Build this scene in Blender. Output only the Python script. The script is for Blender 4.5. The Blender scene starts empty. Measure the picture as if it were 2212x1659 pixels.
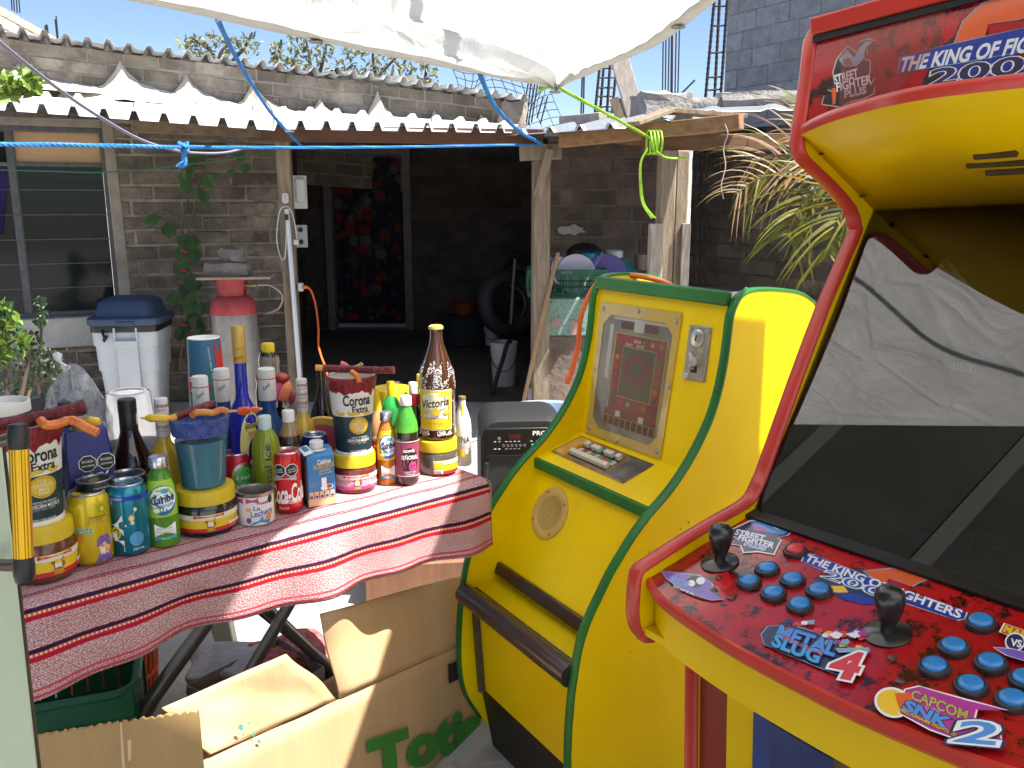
import bpy, math, random
import numpy as np
from mathutils import Matrix, Vector
random.seed(7)
R = math.radians
C = bpy.context.scene.collection
scn = bpy.context.scene
# ------------------------------------------------------------------ camera, sky, sun, exposure
CAM_H, PITCH, FOC = 1.35, R(12), 1850.0          # focal length in units of a 2212 px wide frame
cam = bpy.data.objects.new('camera', bpy.data.cameras.new('camera'))
C.objects.link(cam); scn.camera = cam
cam.location = (0, 0, CAM_H); cam.rotation_euler = (R(90) - PITCH, 0, 0)
cam.data.sensor_width = 36; cam.data.lens = FOC / 2212 * 36
cam.data.clip_start = .05; cam.data.clip_end = 500
SUN_EL, SUN_AZ = R(61.9), math.atan2(-.186, .5)    # azimuth measured from +X
sdir = Vector((math.cos(SUN_EL) * math.cos(SUN_AZ), math.cos(SUN_EL) * math.sin(SUN_AZ), math.sin(SUN_EL)))
world = bpy.data.worlds.new('World'); scn.world = world; world.use_nodes = True
wn = world.node_tree; bgn = wn.nodes['Background']
sky = wn.nodes.new('ShaderNodeTexSky'); sky.sky_type = 'NISHITA'; sky.sun_disc = False
sky.sun_elevation = SUN_EL; sky.sun_rotation = R(90) - SUN_AZ
sky.dust_density = 2.2; sky.air_density = 1.0; sky.ozone_density = 1.4; sky.altitude = 2200
hs = wn.nodes.new('ShaderNodeHueSaturation'); hs.inputs['Saturation'].default_value = 1.0; wn.links.new(sky.outputs[0], hs.inputs['Color']); wn.links.new(hs.outputs[0], bgn.inputs[0]); bgn.inputs[1].default_value = .07
sl = bpy.data.lights.new('sun', 'SUN'); sl.energy = 5; sl.angle = R(.53); sl.color = (1, .95, .87)
so = bpy.data.objects.new('sun', sl); C.objects.link(so)
so.rotation_euler = sdir.to_track_quat('Z', 'Y').to_euler(); so.location = (4, -3, 9)
scn.view_settings.view_transform = 'Standard'; scn.view_settings.look = 'None'
scn.view_settings.exposure = 1.55; scn.view_settings.gamma = 1
scn.cycles.max_bounces = 10; scn.cycles.transparent_max_bounces = 12
scn.cycles.caustics_reflective = False; scn.cycles.caustics_refractive = False
scn.cycles.sample_clamp_indirect = 6
try: scn.cycles.use_denoising = True
except Exception: pass
# ------------------------------------------------------------------ pixel -> point helpers (real distances given)
CP, SP = math.cos(PITCH), math.sin(PITCH)
def ray(u, v):
 x, t = (u - 1106) / FOC, (v - 829.5) / FOC
 return Vector((x, CP - t * SP, -(SP + t * CP)))
CO = Vector((0, 0, CAM_H))
def at(u, v, y): r = ray(u, v); return CO + r * (y / r.y)
def on(u, v, z): r = ray(u, v); return CO + r * ((z - CAM_H) / r.z)
def pln(u, v, P, n): r = ray(u, v); return CO + r * ((Vector(P) - CO).dot(n) / r.dot(n))
def px(P): return (P.y * CP - (P.z - CAM_H) * SP) / FOC            # metres per frame unit at P
def q(i, j, x, y): return 553 * i + x / 4, 414.75 * j + y / 4
# ------------------------------------------------------------------ materials
MATS = {}
def M(n, c, r=.5, metal=0, c2=None, var=0, sc=10, bump=0, bs=60, trans=0, ior=1.45, coat=0, isl=0,
      stretch=None, lo=.35, hi=.65, spec=.5, alpha=1, det=6, c3=None, sc3=3, lo3=.5, hi3=.65, emis=0, sss=0):
 if n in MATS: return MATS[n]
 m = bpy.data.materials.new(n); MATS[n] = m; m.use_nodes = True
 nt = m.node_tree; N = nt.nodes; L = nt.links; b = N['Principled BSDF']
 c = tuple(c) + (1,)
 b.inputs['Base Color'].default_value = c
 b.inputs['Roughness'].default_value = r; b.inputs['Metallic'].default_value = metal
 b.inputs['IOR'].default_value = ior; b.inputs['Transmission Weight'].default_value = trans
 b.inputs['Coat Weight'].default_value = coat; b.inputs['Coat Roughness'].default_value = .05
 b.inputs['Specular IOR Level'].default_value = spec; b.inputs['Alpha'].default_value = alpha
 if emis:
  b.inputs['Emission Color'].default_value = c; b.inputs['Emission Strength'].default_value = emis
 vec = None
 if var or c2 or bump or c3:
  tc = N.new('ShaderNodeTexCoord'); mp = N.new('ShaderNodeMapping')
  L.new(tc.outputs['Object'], mp.inputs[0]); vec = mp.outputs[0]
  if stretch: mp.inputs['Scale'].default_value = stretch
 src = None
 if var or c2:
  c2 = tuple(c2) + (1,) if c2 else tuple(x * (1 - var) for x in c[:3]) + (1,)
  nz = N.new('ShaderNodeTexNoise'); nz.inputs['Scale'].default_value = sc; nz.inputs['Detail'].default_value = det
  nz.inputs['Roughness'].default_value = .65
  L.new(vec, nz.inputs['Vector'])
  rp = N.new('ShaderNodeValToRGB'); rp.color_ramp.elements[0].position = lo; rp.color_ramp.elements[1].position = hi
  rp.color_ramp.elements[0].color = c2; rp.color_ramp.elements[1].color = c
  L.new(nz.outputs['Fac'], rp.inputs[0]); src = rp.outputs[0]
 if c3:
  nz = N.new('ShaderNodeTexNoise'); nz.inputs['Scale'].default_value = sc3; nz.inputs['Detail'].default_value = 8
  nz.inputs['Roughness'].default_value = .7; L.new(vec, nz.inputs['Vector'])
  mr = N.new('ShaderNodeMapRange'); mr.inputs[1].default_value = lo3; mr.inputs[2].default_value = hi3
  L.new(nz.outputs['Fac'], mr.inputs[0])
  mx = N.new('ShaderNodeMix'); mx.data_type = 'RGBA'
  L.new(mr.outputs[0], mx.inputs[0])
  if src: L.new(src, mx.inputs[6])
  else: mx.inputs[6].default_value = c
  mx.inputs[7].default_value = tuple(c3) + (1,); src = mx.outputs[2]
 if isl:
  g = N.new('ShaderNodeNewGeometry'); mr = N.new('ShaderNodeMapRange')
  mr.inputs[3].default_value = 1 - isl; mr.inputs[4].default_value = 1 + isl * .8
  L.new(g.outputs['Random Per Island'], mr.inputs[0])
  mx = N.new('ShaderNodeMix'); mx.data_type = 'RGBA'; mx.blend_type = 'MULTIPLY'; mx.inputs[0].default_value = 1
  if src: L.new(src, mx.inputs[6])
  else: mx.inputs[6].default_value = c
  cb = N.new('ShaderNodeCombineColor')
  for i in range(3): L.new(mr.outputs[0], cb.inputs[i])
  L.new(cb.outputs[0], mx.inputs[7]); src = mx.outputs[2]
 if src: L.new(src, b.inputs['Base Color'])
 if bump:
  nz = N.new('ShaderNodeTexNoise'); nz.inputs['Scale'].default_value = bs; nz.inputs['Detail'].default_value = 6
  L.new(vec, nz.inputs['Vector'])
  bp = N.new('ShaderNodeBump'); bp.inputs['Strength'].default_value = min(1, bump); bp.inputs['Distance'].default_value = .01
  L.new(nz.outputs['Fac'], bp.inputs['Height']); L.new(bp.outputs[0], b.inputs['Normal'])
 return m
# ------------------------------------------------------------------ mesh builder
REC = {}
class MB:
 def __init__(s): s.v = []; s.f = []; s.m = []; s.uv = []; s.hasuv = False
 def add(s, vs, fs, mi=0, uvs=None):
  o = len(s.v); s.v += [tuple(x) for x in vs]
  for k, f in enumerate(fs):
   s.f.append([i + o for i in f]); s.m.append(mi if isinstance(mi, int) else mi[k])
   s.uv.append([uvs[i] for i in f] if uvs else [(0, 0)] * len(f))
  if uvs: s.hasuv = True
  return s
 def box(s, c, d, rot=None, mi=0, jit=0):
  vs = []
  for z in (-1, 1):
   for x, y in ((-1, -1), (1, -1), (1, 1), (-1, 1)):
    p = Vector((x * d[0] / 2 + random.uniform(-jit, jit), y * d[1] / 2 + random.uniform(-jit, jit), z * d[2] / 2 + random.uniform(-jit, jit)))
    if rot is not None: p = rot @ p
    vs.append(p + Vector(c))
  return s.add(vs, [(3, 2, 1, 0), (4, 5, 6, 7), (0, 1, 5, 4), (1, 2, 6, 5), (2, 3, 7, 6), (3, 0, 4, 7)], mi)
 def hexa(s, b, t, mi=0):                       # four bottom points, four top points
  return s.add(list(b) + list(t), [(3, 2, 1, 0), (4, 5, 6, 7), (0, 1, 5, 4), (1, 2, 6, 5), (2, 3, 7, 6), (3, 0, 4, 7)], mi)
 def beam(s, a, b, w, h, mi=0, up=(0, 0, 1)):
  a, b = Vector(a), Vector(b); d = (b - a).normalized(); sd = d.cross(Vector(up)).normalized(); u = sd.cross(d)
  c = [(-1, -1), (1, -1), (1, 1), (-1, 1)]
  return s.hexa([a + sd * w / 2 * i + u * h / 2 * j for i, j in c], [b + sd * w / 2 * i + u * h / 2 * j for i, j in c], mi)
 def tube(s, pts, r, n=8, mi=0, cap=True):
  pts = [Vector(p) for p in pts]; k = len(pts); rs = r if isinstance(r, (list, tuple)) else [r] * k
  t = [(pts[min(i + 1, k - 1)] - pts[max(i - 1, 0)]).normalized() for i in range(k)]
  ref = Vector((0, 0, 1)) if abs(t[0].z) < .9 else Vector((1, 0, 0))
  nrm = t[0].cross(ref).normalized(); vs = []
  for i in range(k):
   nrm = (nrm - t[i] * nrm.dot(t[i])).normalized(); bn = t[i].cross(nrm)
   for j in range(n):
    a = 2 * math.pi * j / n; vs.append(pts[i] + (nrm * math.cos(a) + bn * math.sin(a)) * rs[i])
  fs = [(i * n + j, i * n + (j + 1) % n, (i + 1) * n + (j + 1) % n, (i + 1) * n + j) for i in range(k - 1) for j in range(n)]
  if cap: fs += [tuple(range(n - 1, -1, -1)), tuple(range((k - 1) * n, k * n))]
  return s.add(vs, fs, mi)
 def lathe(s, pr, n=24, mi=0, mat=None, o=(0, 0, 0), sx=1, sy=1):
  vs = []
  for r_, z in pr:
   for j in range(n):
    a = 2 * math.pi * j / n; p = Vector((r_ * sx * math.cos(a), r_ * sy * math.sin(a), z))
    if mat is not None: p = mat @ p
    vs.append(p + Vector(o))
  k = len(pr); fs = []; ms = []
  for i in range(k - 1):
   for j in range(n):
    fs.append((i * n + j, i * n + (j + 1) % n, (i + 1) * n + (j + 1) % n, (i + 1) * n + j)); ms.append(mi if isinstance(mi, int) else mi[i])
  if pr[0][0] > 1e-4: fs.append(tuple(range(n - 1, -1, -1))); ms.append(mi if isinstance(mi, int) else mi[0])
  if pr[-1][0] > 1e-4: fs.append(tuple(range((k - 1) * n, k * n))); ms.append(mi if isinstance(mi, int) else mi[-1])
  return s.add(vs, fs, ms)
 def prism(s, poly, O, ux, uy, h, mi=0, mside=None):
  O, ux, uy = Vector(O), Vector(ux), Vector(uy); n = ux.cross(uy).normalized(); k = len(poly)
  vs = [O + ux * a + uy * b for a, b in poly] + [O + ux * a + uy * b + n * h for a, b in poly]
  fs = [tuple(range(k - 1, -1, -1)), tuple(range(k, 2 * k))] + [(i, (i + 1) % k, k + (i + 1) % k, k + i) for i in range(k)]
  return s.add(vs, fs, [mi, mi] + [mi if mside is None else mside] * k)
 def grid(s, fn, nu, nv, mi=0, uvfn=None):
  vs = [fn(i / nu, j / nv) for j in range(nv + 1) for i in range(nu + 1)]
  uv = [uvfn(i / nu, j / nv) for j in range(nv + 1) for i in range(nu + 1)] if uvfn else None
  w = nu + 1
  return s.add(vs, [(j * w + i, j * w + i + 1, (j + 1) * w + i + 1, (j + 1) * w + i) for j in range(nv) for i in range(nu)], mi, uv)
 def patch(s, r, phi, wid, z0, z1, mi=0, r1=None, n=10):   # label wrapped on a cylinder or cone
  r1 = r if r1 is None else r1; h = wid / 2 / max(r, r1)
  def fn(a, b):
   rr = r + (r1 - r) * b; g = phi - h + 2 * h * a
   return (rr * math.cos(g), rr * math.sin(g), z0 + (z1 - z0) * b)
  return s.grid(fn, n, 1, mi)
 def text(s, t, O, X, Y, lift=.0006, mi=0, off=0, shear=0):
  vs, fs = txt(t, off, shear); O, X, Y = Vector(O), Vector(X), Vector(Y); n = X.cross(Y).normalized()
  return s.add([O + X * a + Y * b + n * lift for a, b in vs], fs, mi)
 def textcyl(s, t, rf, phi, z0, w, h, mi=0, off=0, shear=0, rot=0, lift=.0008):
  vs, fs = txt(t, off, shear); out = []
  for a, b in vs:
   x, y = (a - .5) * w, (b - .5) * h
   if rot: x, y = x * math.cos(rot) - y * math.sin(rot), x * math.sin(rot) + y * math.cos(rot)
   z = z0 + y; r_ = (rf(z) if callable(rf) else rf) + lift; g = phi + x / r_
   out.append((r_ * math.cos(g), r_ * math.sin(g), z))
  return s.add(out, fs, mi)
 def build(s, name, mats, parent=None, world=False, smooth=40, bevel=0, solid=0, sub=0, loc=None, bseg=2):
  vs = [Vector(v) for v in s.v]; o = bpy.data.objects.new(name, None)
  base = Vector((0, 0, 0))
  if parent is not None:
   if world: inv = REC[parent].inverted(); vs = [inv @ v for v in vs]
  elif loc is None and vs:
   xs = [v.x for v in vs]; ys = [v.y for v in vs]
   base = Vector(((min(xs) + max(xs)) / 2, (min(ys) + max(ys)) / 2, min(v.z for v in vs))); vs = [v - base for v in vs]
  elif loc is not None: base = Vector(loc)
  me = bpy.data.meshes.new(name); me.from_pydata([tuple(v) for v in vs], [], s.f); 
  o = bpy.data.objects.new(name, me); C.objects.link(o)
  mats = mats if isinstance(mats, (list, tuple)) else [mats]
  for m in mats: me.materials.append(m)
  me.polygons.foreach_set('material_index', s.m)
  if s.hasuv:
   ul = me.uv_layers.new(name='UVMap'); flat = [c for f in s.uv for p in f for c in p]; ul.data.foreach_set('uv', flat)
  me.update()
  if smooth:
   me.shade_smooth(); me.set_sharp_from_angle(angle=R(smooth))
  if solid:
   md = o.modifiers.new('solid', 'SOLIDIFY'); md.thickness = solid; md.offset = 0
  if bevel:
   md = o.modifiers.new('bevel', 'BEVEL'); md.width = bevel; md.segments = bseg; md.limit_method = 'ANGLE'; md.angle_limit = R(40)
  if sub:
   md = o.modifiers.new('sub', 'SUBSURF'); md.levels = sub; md.render_levels = sub
  if parent is not None: o.parent = parent; REC[o] = REC[parent]
  else: o.location = base; REC[o] = Matrix.Translation(base)
  return o
TXT = {}
def txt(t, off=0, shear=0):
 k = (t, off, shear)
 if k in TXT: return TXT[k]
 def mk(of):
  cu = bpy.data.curves.new('lettering', 'FONT'); cu.body = t; cu.size = 1; cu.offset = of; cu.shear = shear; cu.resolution_u = 3
  ob = bpy.data.objects.new('lettering', cu); C.objects.link(ob)
  dg = bpy.context.evaluated_depsgraph_get(); dg.update()
  me = bpy.data.meshes.new_from_object(ob.evaluated_get(dg))
  vs = [(v.co.x, v.co.y) for v in me.vertices]; fs = [tuple(p.vertices) for p in me.polygons]
  bpy.data.objects.remove(ob); bpy.data.curves.remove(cu); bpy.data.meshes.remove(me)
  return vs, fs
 vs0, fs0 = mk(0)
 x0 = min(a for a, b in vs0); x1 = max(a for a, b in vs0); y0 = min(b for a, b in vs0); y1 = max(b for a, b in vs0)
 vs, fs = mk(off) if off else (vs0, fs0)
 TXT[k] = ([((a - x0) / (x1 - x0), (b - y0) / (y1 - y0)) for a, b in vs], fs)
 return TXT[k]
def tag(o, label=None, cat=None, group=None, kind=None):
 if label: o['label'] = label
 if cat: o['category'] = cat
 if group: o['group'] = group
 if kind: o['kind'] = kind
 return o
def thing(name, label, cat, loc=(0, 0, 0), rotz=0, group=None):
 o = bpy.data.objects.new(name, None); C.objects.link(o); o.empty_display_size = .05
 o.location = loc; o.rotation_euler = (0, 0, rotz)
 REC[o] = Matrix.Translation(Vector(loc)) @ Matrix.Rotation(rotz, 4, 'Z')
 return tag(o, label, cat, group, 'thing')
def rotm(z=0, x=0, y=0): return (Matrix.Rotation(z, 3, 'Z') @ Matrix.Rotation(y, 3, 'Y') @ Matrix.Rotation(x, 3, 'X'))
def curve(pts, n=6):                               # Catmull-Rom through points
 P = [Vector(p) for p in pts]; P = [P[0] * 2 - P[1]] + P + [P[-1] * 2 - P[-2]]; out = []
 for i in range(1, len(P) - 2):
  a, b, c, d = P[i - 1:i + 3]
  for k in range(n):
   t = k / n; out.append(.5 * ((2 * b) + (c - a) * t + (2 * a - 5 * b + 4 * c - d) * t * t + (3 * b - a - 3 * c + d) * t ** 3))
 out.append(P[-2]); return out
def curve2(pts, n=5): return [(p.x, p.y) for p in curve([(a, b, 0) for a, b in pts], n)]
# common materials
brick_m = M('grey_brick', (.185, .15, .12), .92, c2=(.09, .074, .06), sc=9, bump=1, bs=55, isl=.32, c3=(.28, .24, .195), sc3=3.5)
mortar_m = M('mortar', (.36, .315, .26), .95, c2=(.18, .15, .12), sc=9, bump=1, bs=30, c3=(.10, .085, .075), sc3=2.5, lo3=.55, hi3=.7)
wood_m = M('weathered_wood', (.33, .26, .19), .8, c2=(.19, .145, .10), sc=5, stretch=(9, 9, 1.2), bump=.5, bs=30)
timber_m = M('fresh_timber', (.36, .20, .10), .75, c2=(.22, .11, .05), sc=4, stretch=(1.5, 8, 8), bump=.3, bs=30)
def brickwall(mb, O, xd, L, h, bl, bh, mt, th=.14, slope=0, holes=(), jit=.004, proud=.007, half=True, wob=.006):
 O = Vector(O); xd = Vector(xd).normalized(); nrm = Vector((xd.y, -xd.x, 0))   # faces right-hand side of xd (camera side)
 rot = Matrix((xd, -nrm, (0, 0, 1))).transposed()
 def P(x, z, n=0): return O + xd * x + Vector((0, 0, z + slope * x)) + nrm * n
 def clear(x0, x1, z0, z1): return all(x1 <= a or x0 >= b or z1 <= c or z0 >= d for a, b, c, d in holes)
 xs = sorted({0, L} | {e for a, b, c, d in holes for e in (a, b) if 0 < e < L}); zs = sorted({0, h} | {e for a, b, c, d in holes for e in (c, d) if 0 < e < h})
 for i in range(len(xs) - 1):
  for j in range(len(zs) - 1):
   x0, x1, z0, z1 = xs[i], xs[i + 1], zs[j], zs[j + 1]
   if clear(x0 + .001, x1 - .001, z0 + .001, z1 - .001):
    mb.hexa([P(x0, z0), P(x1, z0), P(x1, z0, -th), P(x0, z0, -th)], [P(x0, z1), P(x1, z1), P(x1, z1, -th), P(x0, z1, -th)], 1)
 k = 0; z = mt / 2
 while z + bh * .6 < h:
  x = -(bl / 2 if k % 2 else 0) + random.uniform(-.03, .03)
  while x < L:
   b = bl * random.uniform(.88, 1.1); x0, x1 = max(x, 0.004), min(x + b, L - .004); z1 = min(z + bh, h)
   if x1 - x0 > .05:
    segs = [(x0, x1)]
    for a, bb, c, d in holes:
     if z1 > c and z < d:
      ns = []
      for s0, s1 in segs:
       if s1 <= a or s0 >= bb: ns.append((s0, s1))
       else:
        if a - s0 > .04: ns.append((s0, a - .006))
        if s1 - bb > .04: ns.append((bb + .006, s1))
      segs = ns
    for s0, s1 in segs:
     w = wob; pr = proud * random.uniform(.3, 1.5); dz0 = random.uniform(-w, w) * .6; dz1 = random.uniform(-w, w) * .6
     j = lambda: random.uniform(-w, w)
     f = [P(s0 + j() * .5, z + dz0 + j() * .4, pr), P(s1 + j() * .5, z + dz1 + j() * .4, pr), P(s1 + j() * .5, z1 + dz1 + j() * .4, pr), P(s0 + j() * .5, z1 + dz0 + j() * .4, pr)]
     ins = .007
     bk = [P(s0 - ins * .6, z - ins * .4, -.004), P(s1 + ins * .6, z - ins * .4, -.004), P(s1 + ins * .6, z1 + ins * .4, -.004), P(s0 - ins * .6, z1 + ins * .4, -.004)]
     mb.add(f + bk, [(0, 1, 2, 3), (4, 5, 1, 0), (5, 6, 2, 1), (6, 7, 3, 2), (7, 4, 0, 3)], 0)
   x += b + mt
  z += bh + mt; k += 1
 return mb
def corr(mb, FL, FR, RL, RR, n, dep, ridge=.38, nv=6, mi=0, sag=0, jit=0):
 FL, FR, RL, RR = map(Vector, (FL, FR, RL, RR)); nrm = (FR - FL).cross(RL - FL).normalized()
 prof = []
 for k in range(n):
  for a, h in ((0, 0), (.5 - ridge / 2, 0), (.5 - ridge / 5, 1), (.5 + ridge / 5, 1), (.5 + ridge / 2, 0)): prof.append(((k + a) / n, h))
 prof.append((1, 0)); w = len(prof); vs = []
 for j in range(nv + 1):
  b = j / nv
  for a, h in prof:
   p = (FL * (1 - a) + FR * a) * (1 - b) + (RL * (1 - a) + RR * a) * b
   vs.append(p + nrm * (h * dep - sag * math.sin(math.pi * a) + random.uniform(-jit, jit)))
 return mb.add(vs, [(j * w + i, j * w + i + 1, (j + 1) * w + i + 1, (j + 1) * w + i) for j in range(nv) for i in range(w - 1)], mi)
def rock(c, d, rotz=0, seed=0, n=10, rough=.18, flat=.0):
 rnd = random.Random(seed); mb = MB(); vs = []; 
 import bmesh
 bm = bmesh.new(); bmesh.ops.create_cube(bm, size=1); bmesh.ops.subdivide_edges(bm, edges=bm.edges[:], cuts=3, use_grid_fill=True)
 rt = Matrix.Rotation(rotz, 3, 'Z')
 for v in bm.verts:
  p = v.co.copy(); s_ = p.normalized() * .62; p = p.lerp(s_, .35)
  p = Vector((p.x * d[0], p.y * d[1], p.z * d[2])); p += Vector([rnd.uniform(-1, 1) * rough * min(d) * .5 for _ in range(3)])
  vs.append(rt @ p + Vector(c))
 bm.verts.index_update(); mb.add(vs, [[v.index for v in f.verts] for f in bm.faces]); bm.free(); return mb
# ------------------------------------------------------------------ ground
conc_m = M('concrete_ground', (.50, .48, .45), .9, c2=(.36, .345, .325), sc=2.5, bump=.5, bs=45, c3=(.17, .155, .14), sc3=5, lo3=.6, hi3=.75)
g = MB(); g.grid(lambda a, b: (-100 + 200 * a, -20 + 220 * b, 0), 20, 20)
tag(g.build('ground', conc_m, loc=(0, 0, 0)), kind='structure')
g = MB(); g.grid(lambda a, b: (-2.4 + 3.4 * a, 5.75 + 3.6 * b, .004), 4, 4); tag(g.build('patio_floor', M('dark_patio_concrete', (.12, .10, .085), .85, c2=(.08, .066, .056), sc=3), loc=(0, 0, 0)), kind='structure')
# ------------------------------------------------------------------ the low brick house (front wall, patio, kitchen corner, roof)
house = thing('brick_house', 'low grey brick house with open dark patio and white corrugated roof', 'house', (-1.4, 6, 0))
d1 = Vector((.92, .39, 0)).normalized(); n1 = Vector((d1.y, -d1.x, 0)); O1 = Vector((-2.1, 5.9, 0)) - d1 * 2.1
def w1(u, v): p = pln(u, v, O1, n1); return (p - O1).dot(d1), p.z
wx1, wz0 = w1(262, 600)[0], w1(150, 683)[1]; wz1 = w1(130, 274)[1]; wx0 = wx1 - 1.15
L1 = w1(612, 500)[0]
mb = MB(); brickwall(mb, O1, d1, L1, 1.86, .285, .075, .022, wob=.011, proud=.010, holes=[(wx0, wx1, wz0, wz1)])
mb.build('front_wall', [brick_m, mortar_m], house, world=True)
def W1(x, z, n=0): return O1 + d1 * x + n1 * n + Vector((0, 0, z))
plaster_m = M('old_plaster', (.33, .29, .24), .9, c2=(.20, .175, .15), sc=5, bump=.5, bs=30)
mb = MB()
mb.hexa([W1(wx1 - .02, wz0 - .02, -.03), W1(wx1 + .055, wz0 - .02, -.03), W1(wx1 + .055, wz0 - .02, .016), W1(wx1 - .02, wz0 - .02, .016)],
  [W1(wx1 - .03, wz1 + .05, -.03), W1(wx1 + .035, wz1 + .05, -.03), W1(wx1 + .035, wz1 + .05, .016), W1(wx1 - .03, wz1 + .05, .016)])
mb.build('window_jamb', plaster_m, house, world=True, bevel=.006)
mb = MB(); mb.hexa([W1(wx0 - .2, wz1 + .005, -.03), W1(wx1 - .035, wz1 + .005, -.03), W1(wx1 - .035, wz1 + .005, .013), W1(wx0 - .2, wz1 + .005, .013)],
                   [W1(wx0 - .2, wz1 + .05, -.03), W1(wx1 - .035, wz1 + .05, -.03), W1(wx1 - .035, wz1 + .05, .013), W1(wx0 - .2, wz1 + .05, .013)])
mb.hexa([W1(0, wz1 + .053, .006), W1(wx1 + .4, wz1 + .053, .006), W1(wx1 + .4, wz1 + .053, .02), W1(0, wz1 + .053, .02)],
  [W1(0, 1.85, .006), W1(wx1 + .4, 1.85, .006), W1(wx1 + .4, 1.85, .02), W1(0, 1.85, .02)])
mb.build('window_lintel', plaster_m, house, world=True, bevel=.005)
wht_plaster = M('whitewash', (.50, .49, .46), .9, c2=(.33, .32, .30), sc=6, bump=.6, bs=25)
mb = MB(); mb.hexa([W1(0, wz0 - .2, .004), W1(wx1 + .05, wz0 - .2, .004), W1(wx1 + .05, wz0 - .2, .03), W1(0, wz0 - .2, .03)],
                   [W1(0, wz0 - .005, .004), W1(wx1 + .03, wz0 - .005, .004), W1(wx1 + .03, wz0 - .005, .05), W1(0, wz0 - .005, .05)])
mb.build('window_sill', wht_plaster, house, world=True, bevel=.008)
# window
iron_m = M('grey_window_iron', (.10, .105, .11), .6, var=.4, sc=20)
win_m = M('dark_window_glass', (.010, .013, .014), .08, spec=.25)
mb = MB()
def bar(x0, x1, z0, z1, n0, n1_): mb.hexa([W1(x0, z0, n0), W1(x1, z0, n0), W1(x1, z0, n1_), W1(x0, z0, n1_)], [W1(x0, z1, n0), W1(x1, z1, n0), W1(x1, z1, n1_), W1(x0, z1, n1_)])
bar(wx0, wx1 - .023, wz1 - .03, wz1, -.07, -.01); bar(wx0, wx1 - .023, wz0, wz0 + .03, -.07, -.01); bar(wx1 - .05, wx1 - .023, wz0 + .03, wz1 - .03, -.07, -.01)
mx = w1(48, 560)[0]; bar(mx - .022, mx + .022, wz0 + .03, wz1 - .03, -.07, -.012)
bar(wx0, wx1 - .05, w1(130, 356)[1] - .012, w1(130, 356)[1] + .012, -.066, -.016)
wf = mb.build('window', iron_m, house, world=True, bevel=.003)
mb = MB()
zt = w1(130, 356)[1]; nsl = 6
for k in range(nsl):
 z0 = wz0 + .03 + (zt - wz0 - .03) * k / nsl; z1 = wz0 + .03 + (zt - wz0 - .03) * (k + 1) / nsl
 for xa, xb in ((wx0, mx - .024), (mx + .024, wx1 - .052)):
  mb.hexa([W1(xa, z0 + .002, -.030), W1(xb, z0 + .002, -.030), W1(xb, z0 + .002, -.036), W1(xa, z0 + .002, -.036)],
    [W1(xa, z1 - .002, -.031), W1(xb, z1 - .002, -.031), W1(xb, z1 - .002, -.037), W1(xa, z1 - .002, -.037)])
mb.build('pane', win_m, wf, world=True, smooth=0)
mb = MB()
for k in range(1, nsl):
 z0 = wz0 + .03 + (zt - wz0 - .03) * k / nsl; mb.box(W1((wx0 + wx1) / 2, z0, -.026), (wx1 - wx0 - .06, .006, .006), rotm(math.atan2(d1.y, d1.x)))
mb.build('slat_rail', iron_m, wf, world=True)
card_m = M('cardboard', (.50, .33, .185), .85, c2=(.44, .285, .155), sc=3, stretch=(1, 1, 14), bump=.12, bs=60, c3=(.33, .20, .105), sc3=4, lo3=.62, hi3=.8)
mb = MB(); bar(mx + .03, wx1 - .054, zt + .016, wz1 - .034, -.05, -.045); mb.build('cardboard_pane', card_m, wf, world=True)
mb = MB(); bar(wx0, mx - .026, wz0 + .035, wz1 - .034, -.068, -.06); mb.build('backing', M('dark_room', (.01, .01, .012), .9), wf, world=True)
cur_m = M('purple_curtain', (.035, .02, .12), .9, var=.5, sc=12)
mb = MB(); x0 = w1(-20, 400)[0]; x1 = w1(22, 400)[0]
mb.grid(lambda a, b: W1(x0 + (x1 - x0) * a * (1 - .7 * b), zt - .02 - (zt - w1(5, 500)[1]) * b, -.024 + .006 * math.sin(a * 20)), 16, 4)
mb.build('window_curtain', cur_m, wf, world=True)
# patio walls
E1 = O1 + d1 * L1
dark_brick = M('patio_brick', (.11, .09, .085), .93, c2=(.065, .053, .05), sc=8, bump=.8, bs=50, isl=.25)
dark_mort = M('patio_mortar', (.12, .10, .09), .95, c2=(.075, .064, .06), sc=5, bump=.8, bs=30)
BWx0, BWx1, BWy = -2.5, 1.2, 9.2
mb = MB()
dl = w1
DX0 = at(717, 500, BWy).x; DX1 = at(877, 500, BWy).x; DZ = at(790, 336, BWy).z
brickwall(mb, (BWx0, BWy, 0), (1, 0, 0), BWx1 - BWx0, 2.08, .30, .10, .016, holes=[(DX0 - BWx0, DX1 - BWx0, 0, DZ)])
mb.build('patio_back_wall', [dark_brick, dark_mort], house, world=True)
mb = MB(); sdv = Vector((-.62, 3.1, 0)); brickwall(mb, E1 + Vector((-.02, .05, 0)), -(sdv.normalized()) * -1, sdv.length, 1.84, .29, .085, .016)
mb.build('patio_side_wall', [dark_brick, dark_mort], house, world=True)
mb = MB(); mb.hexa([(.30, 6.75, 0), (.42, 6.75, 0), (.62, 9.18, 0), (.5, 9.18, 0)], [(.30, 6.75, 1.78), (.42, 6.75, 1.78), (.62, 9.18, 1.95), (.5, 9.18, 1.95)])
mb.build('patio_side_wall', dark_mort, house, world=True)
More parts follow.
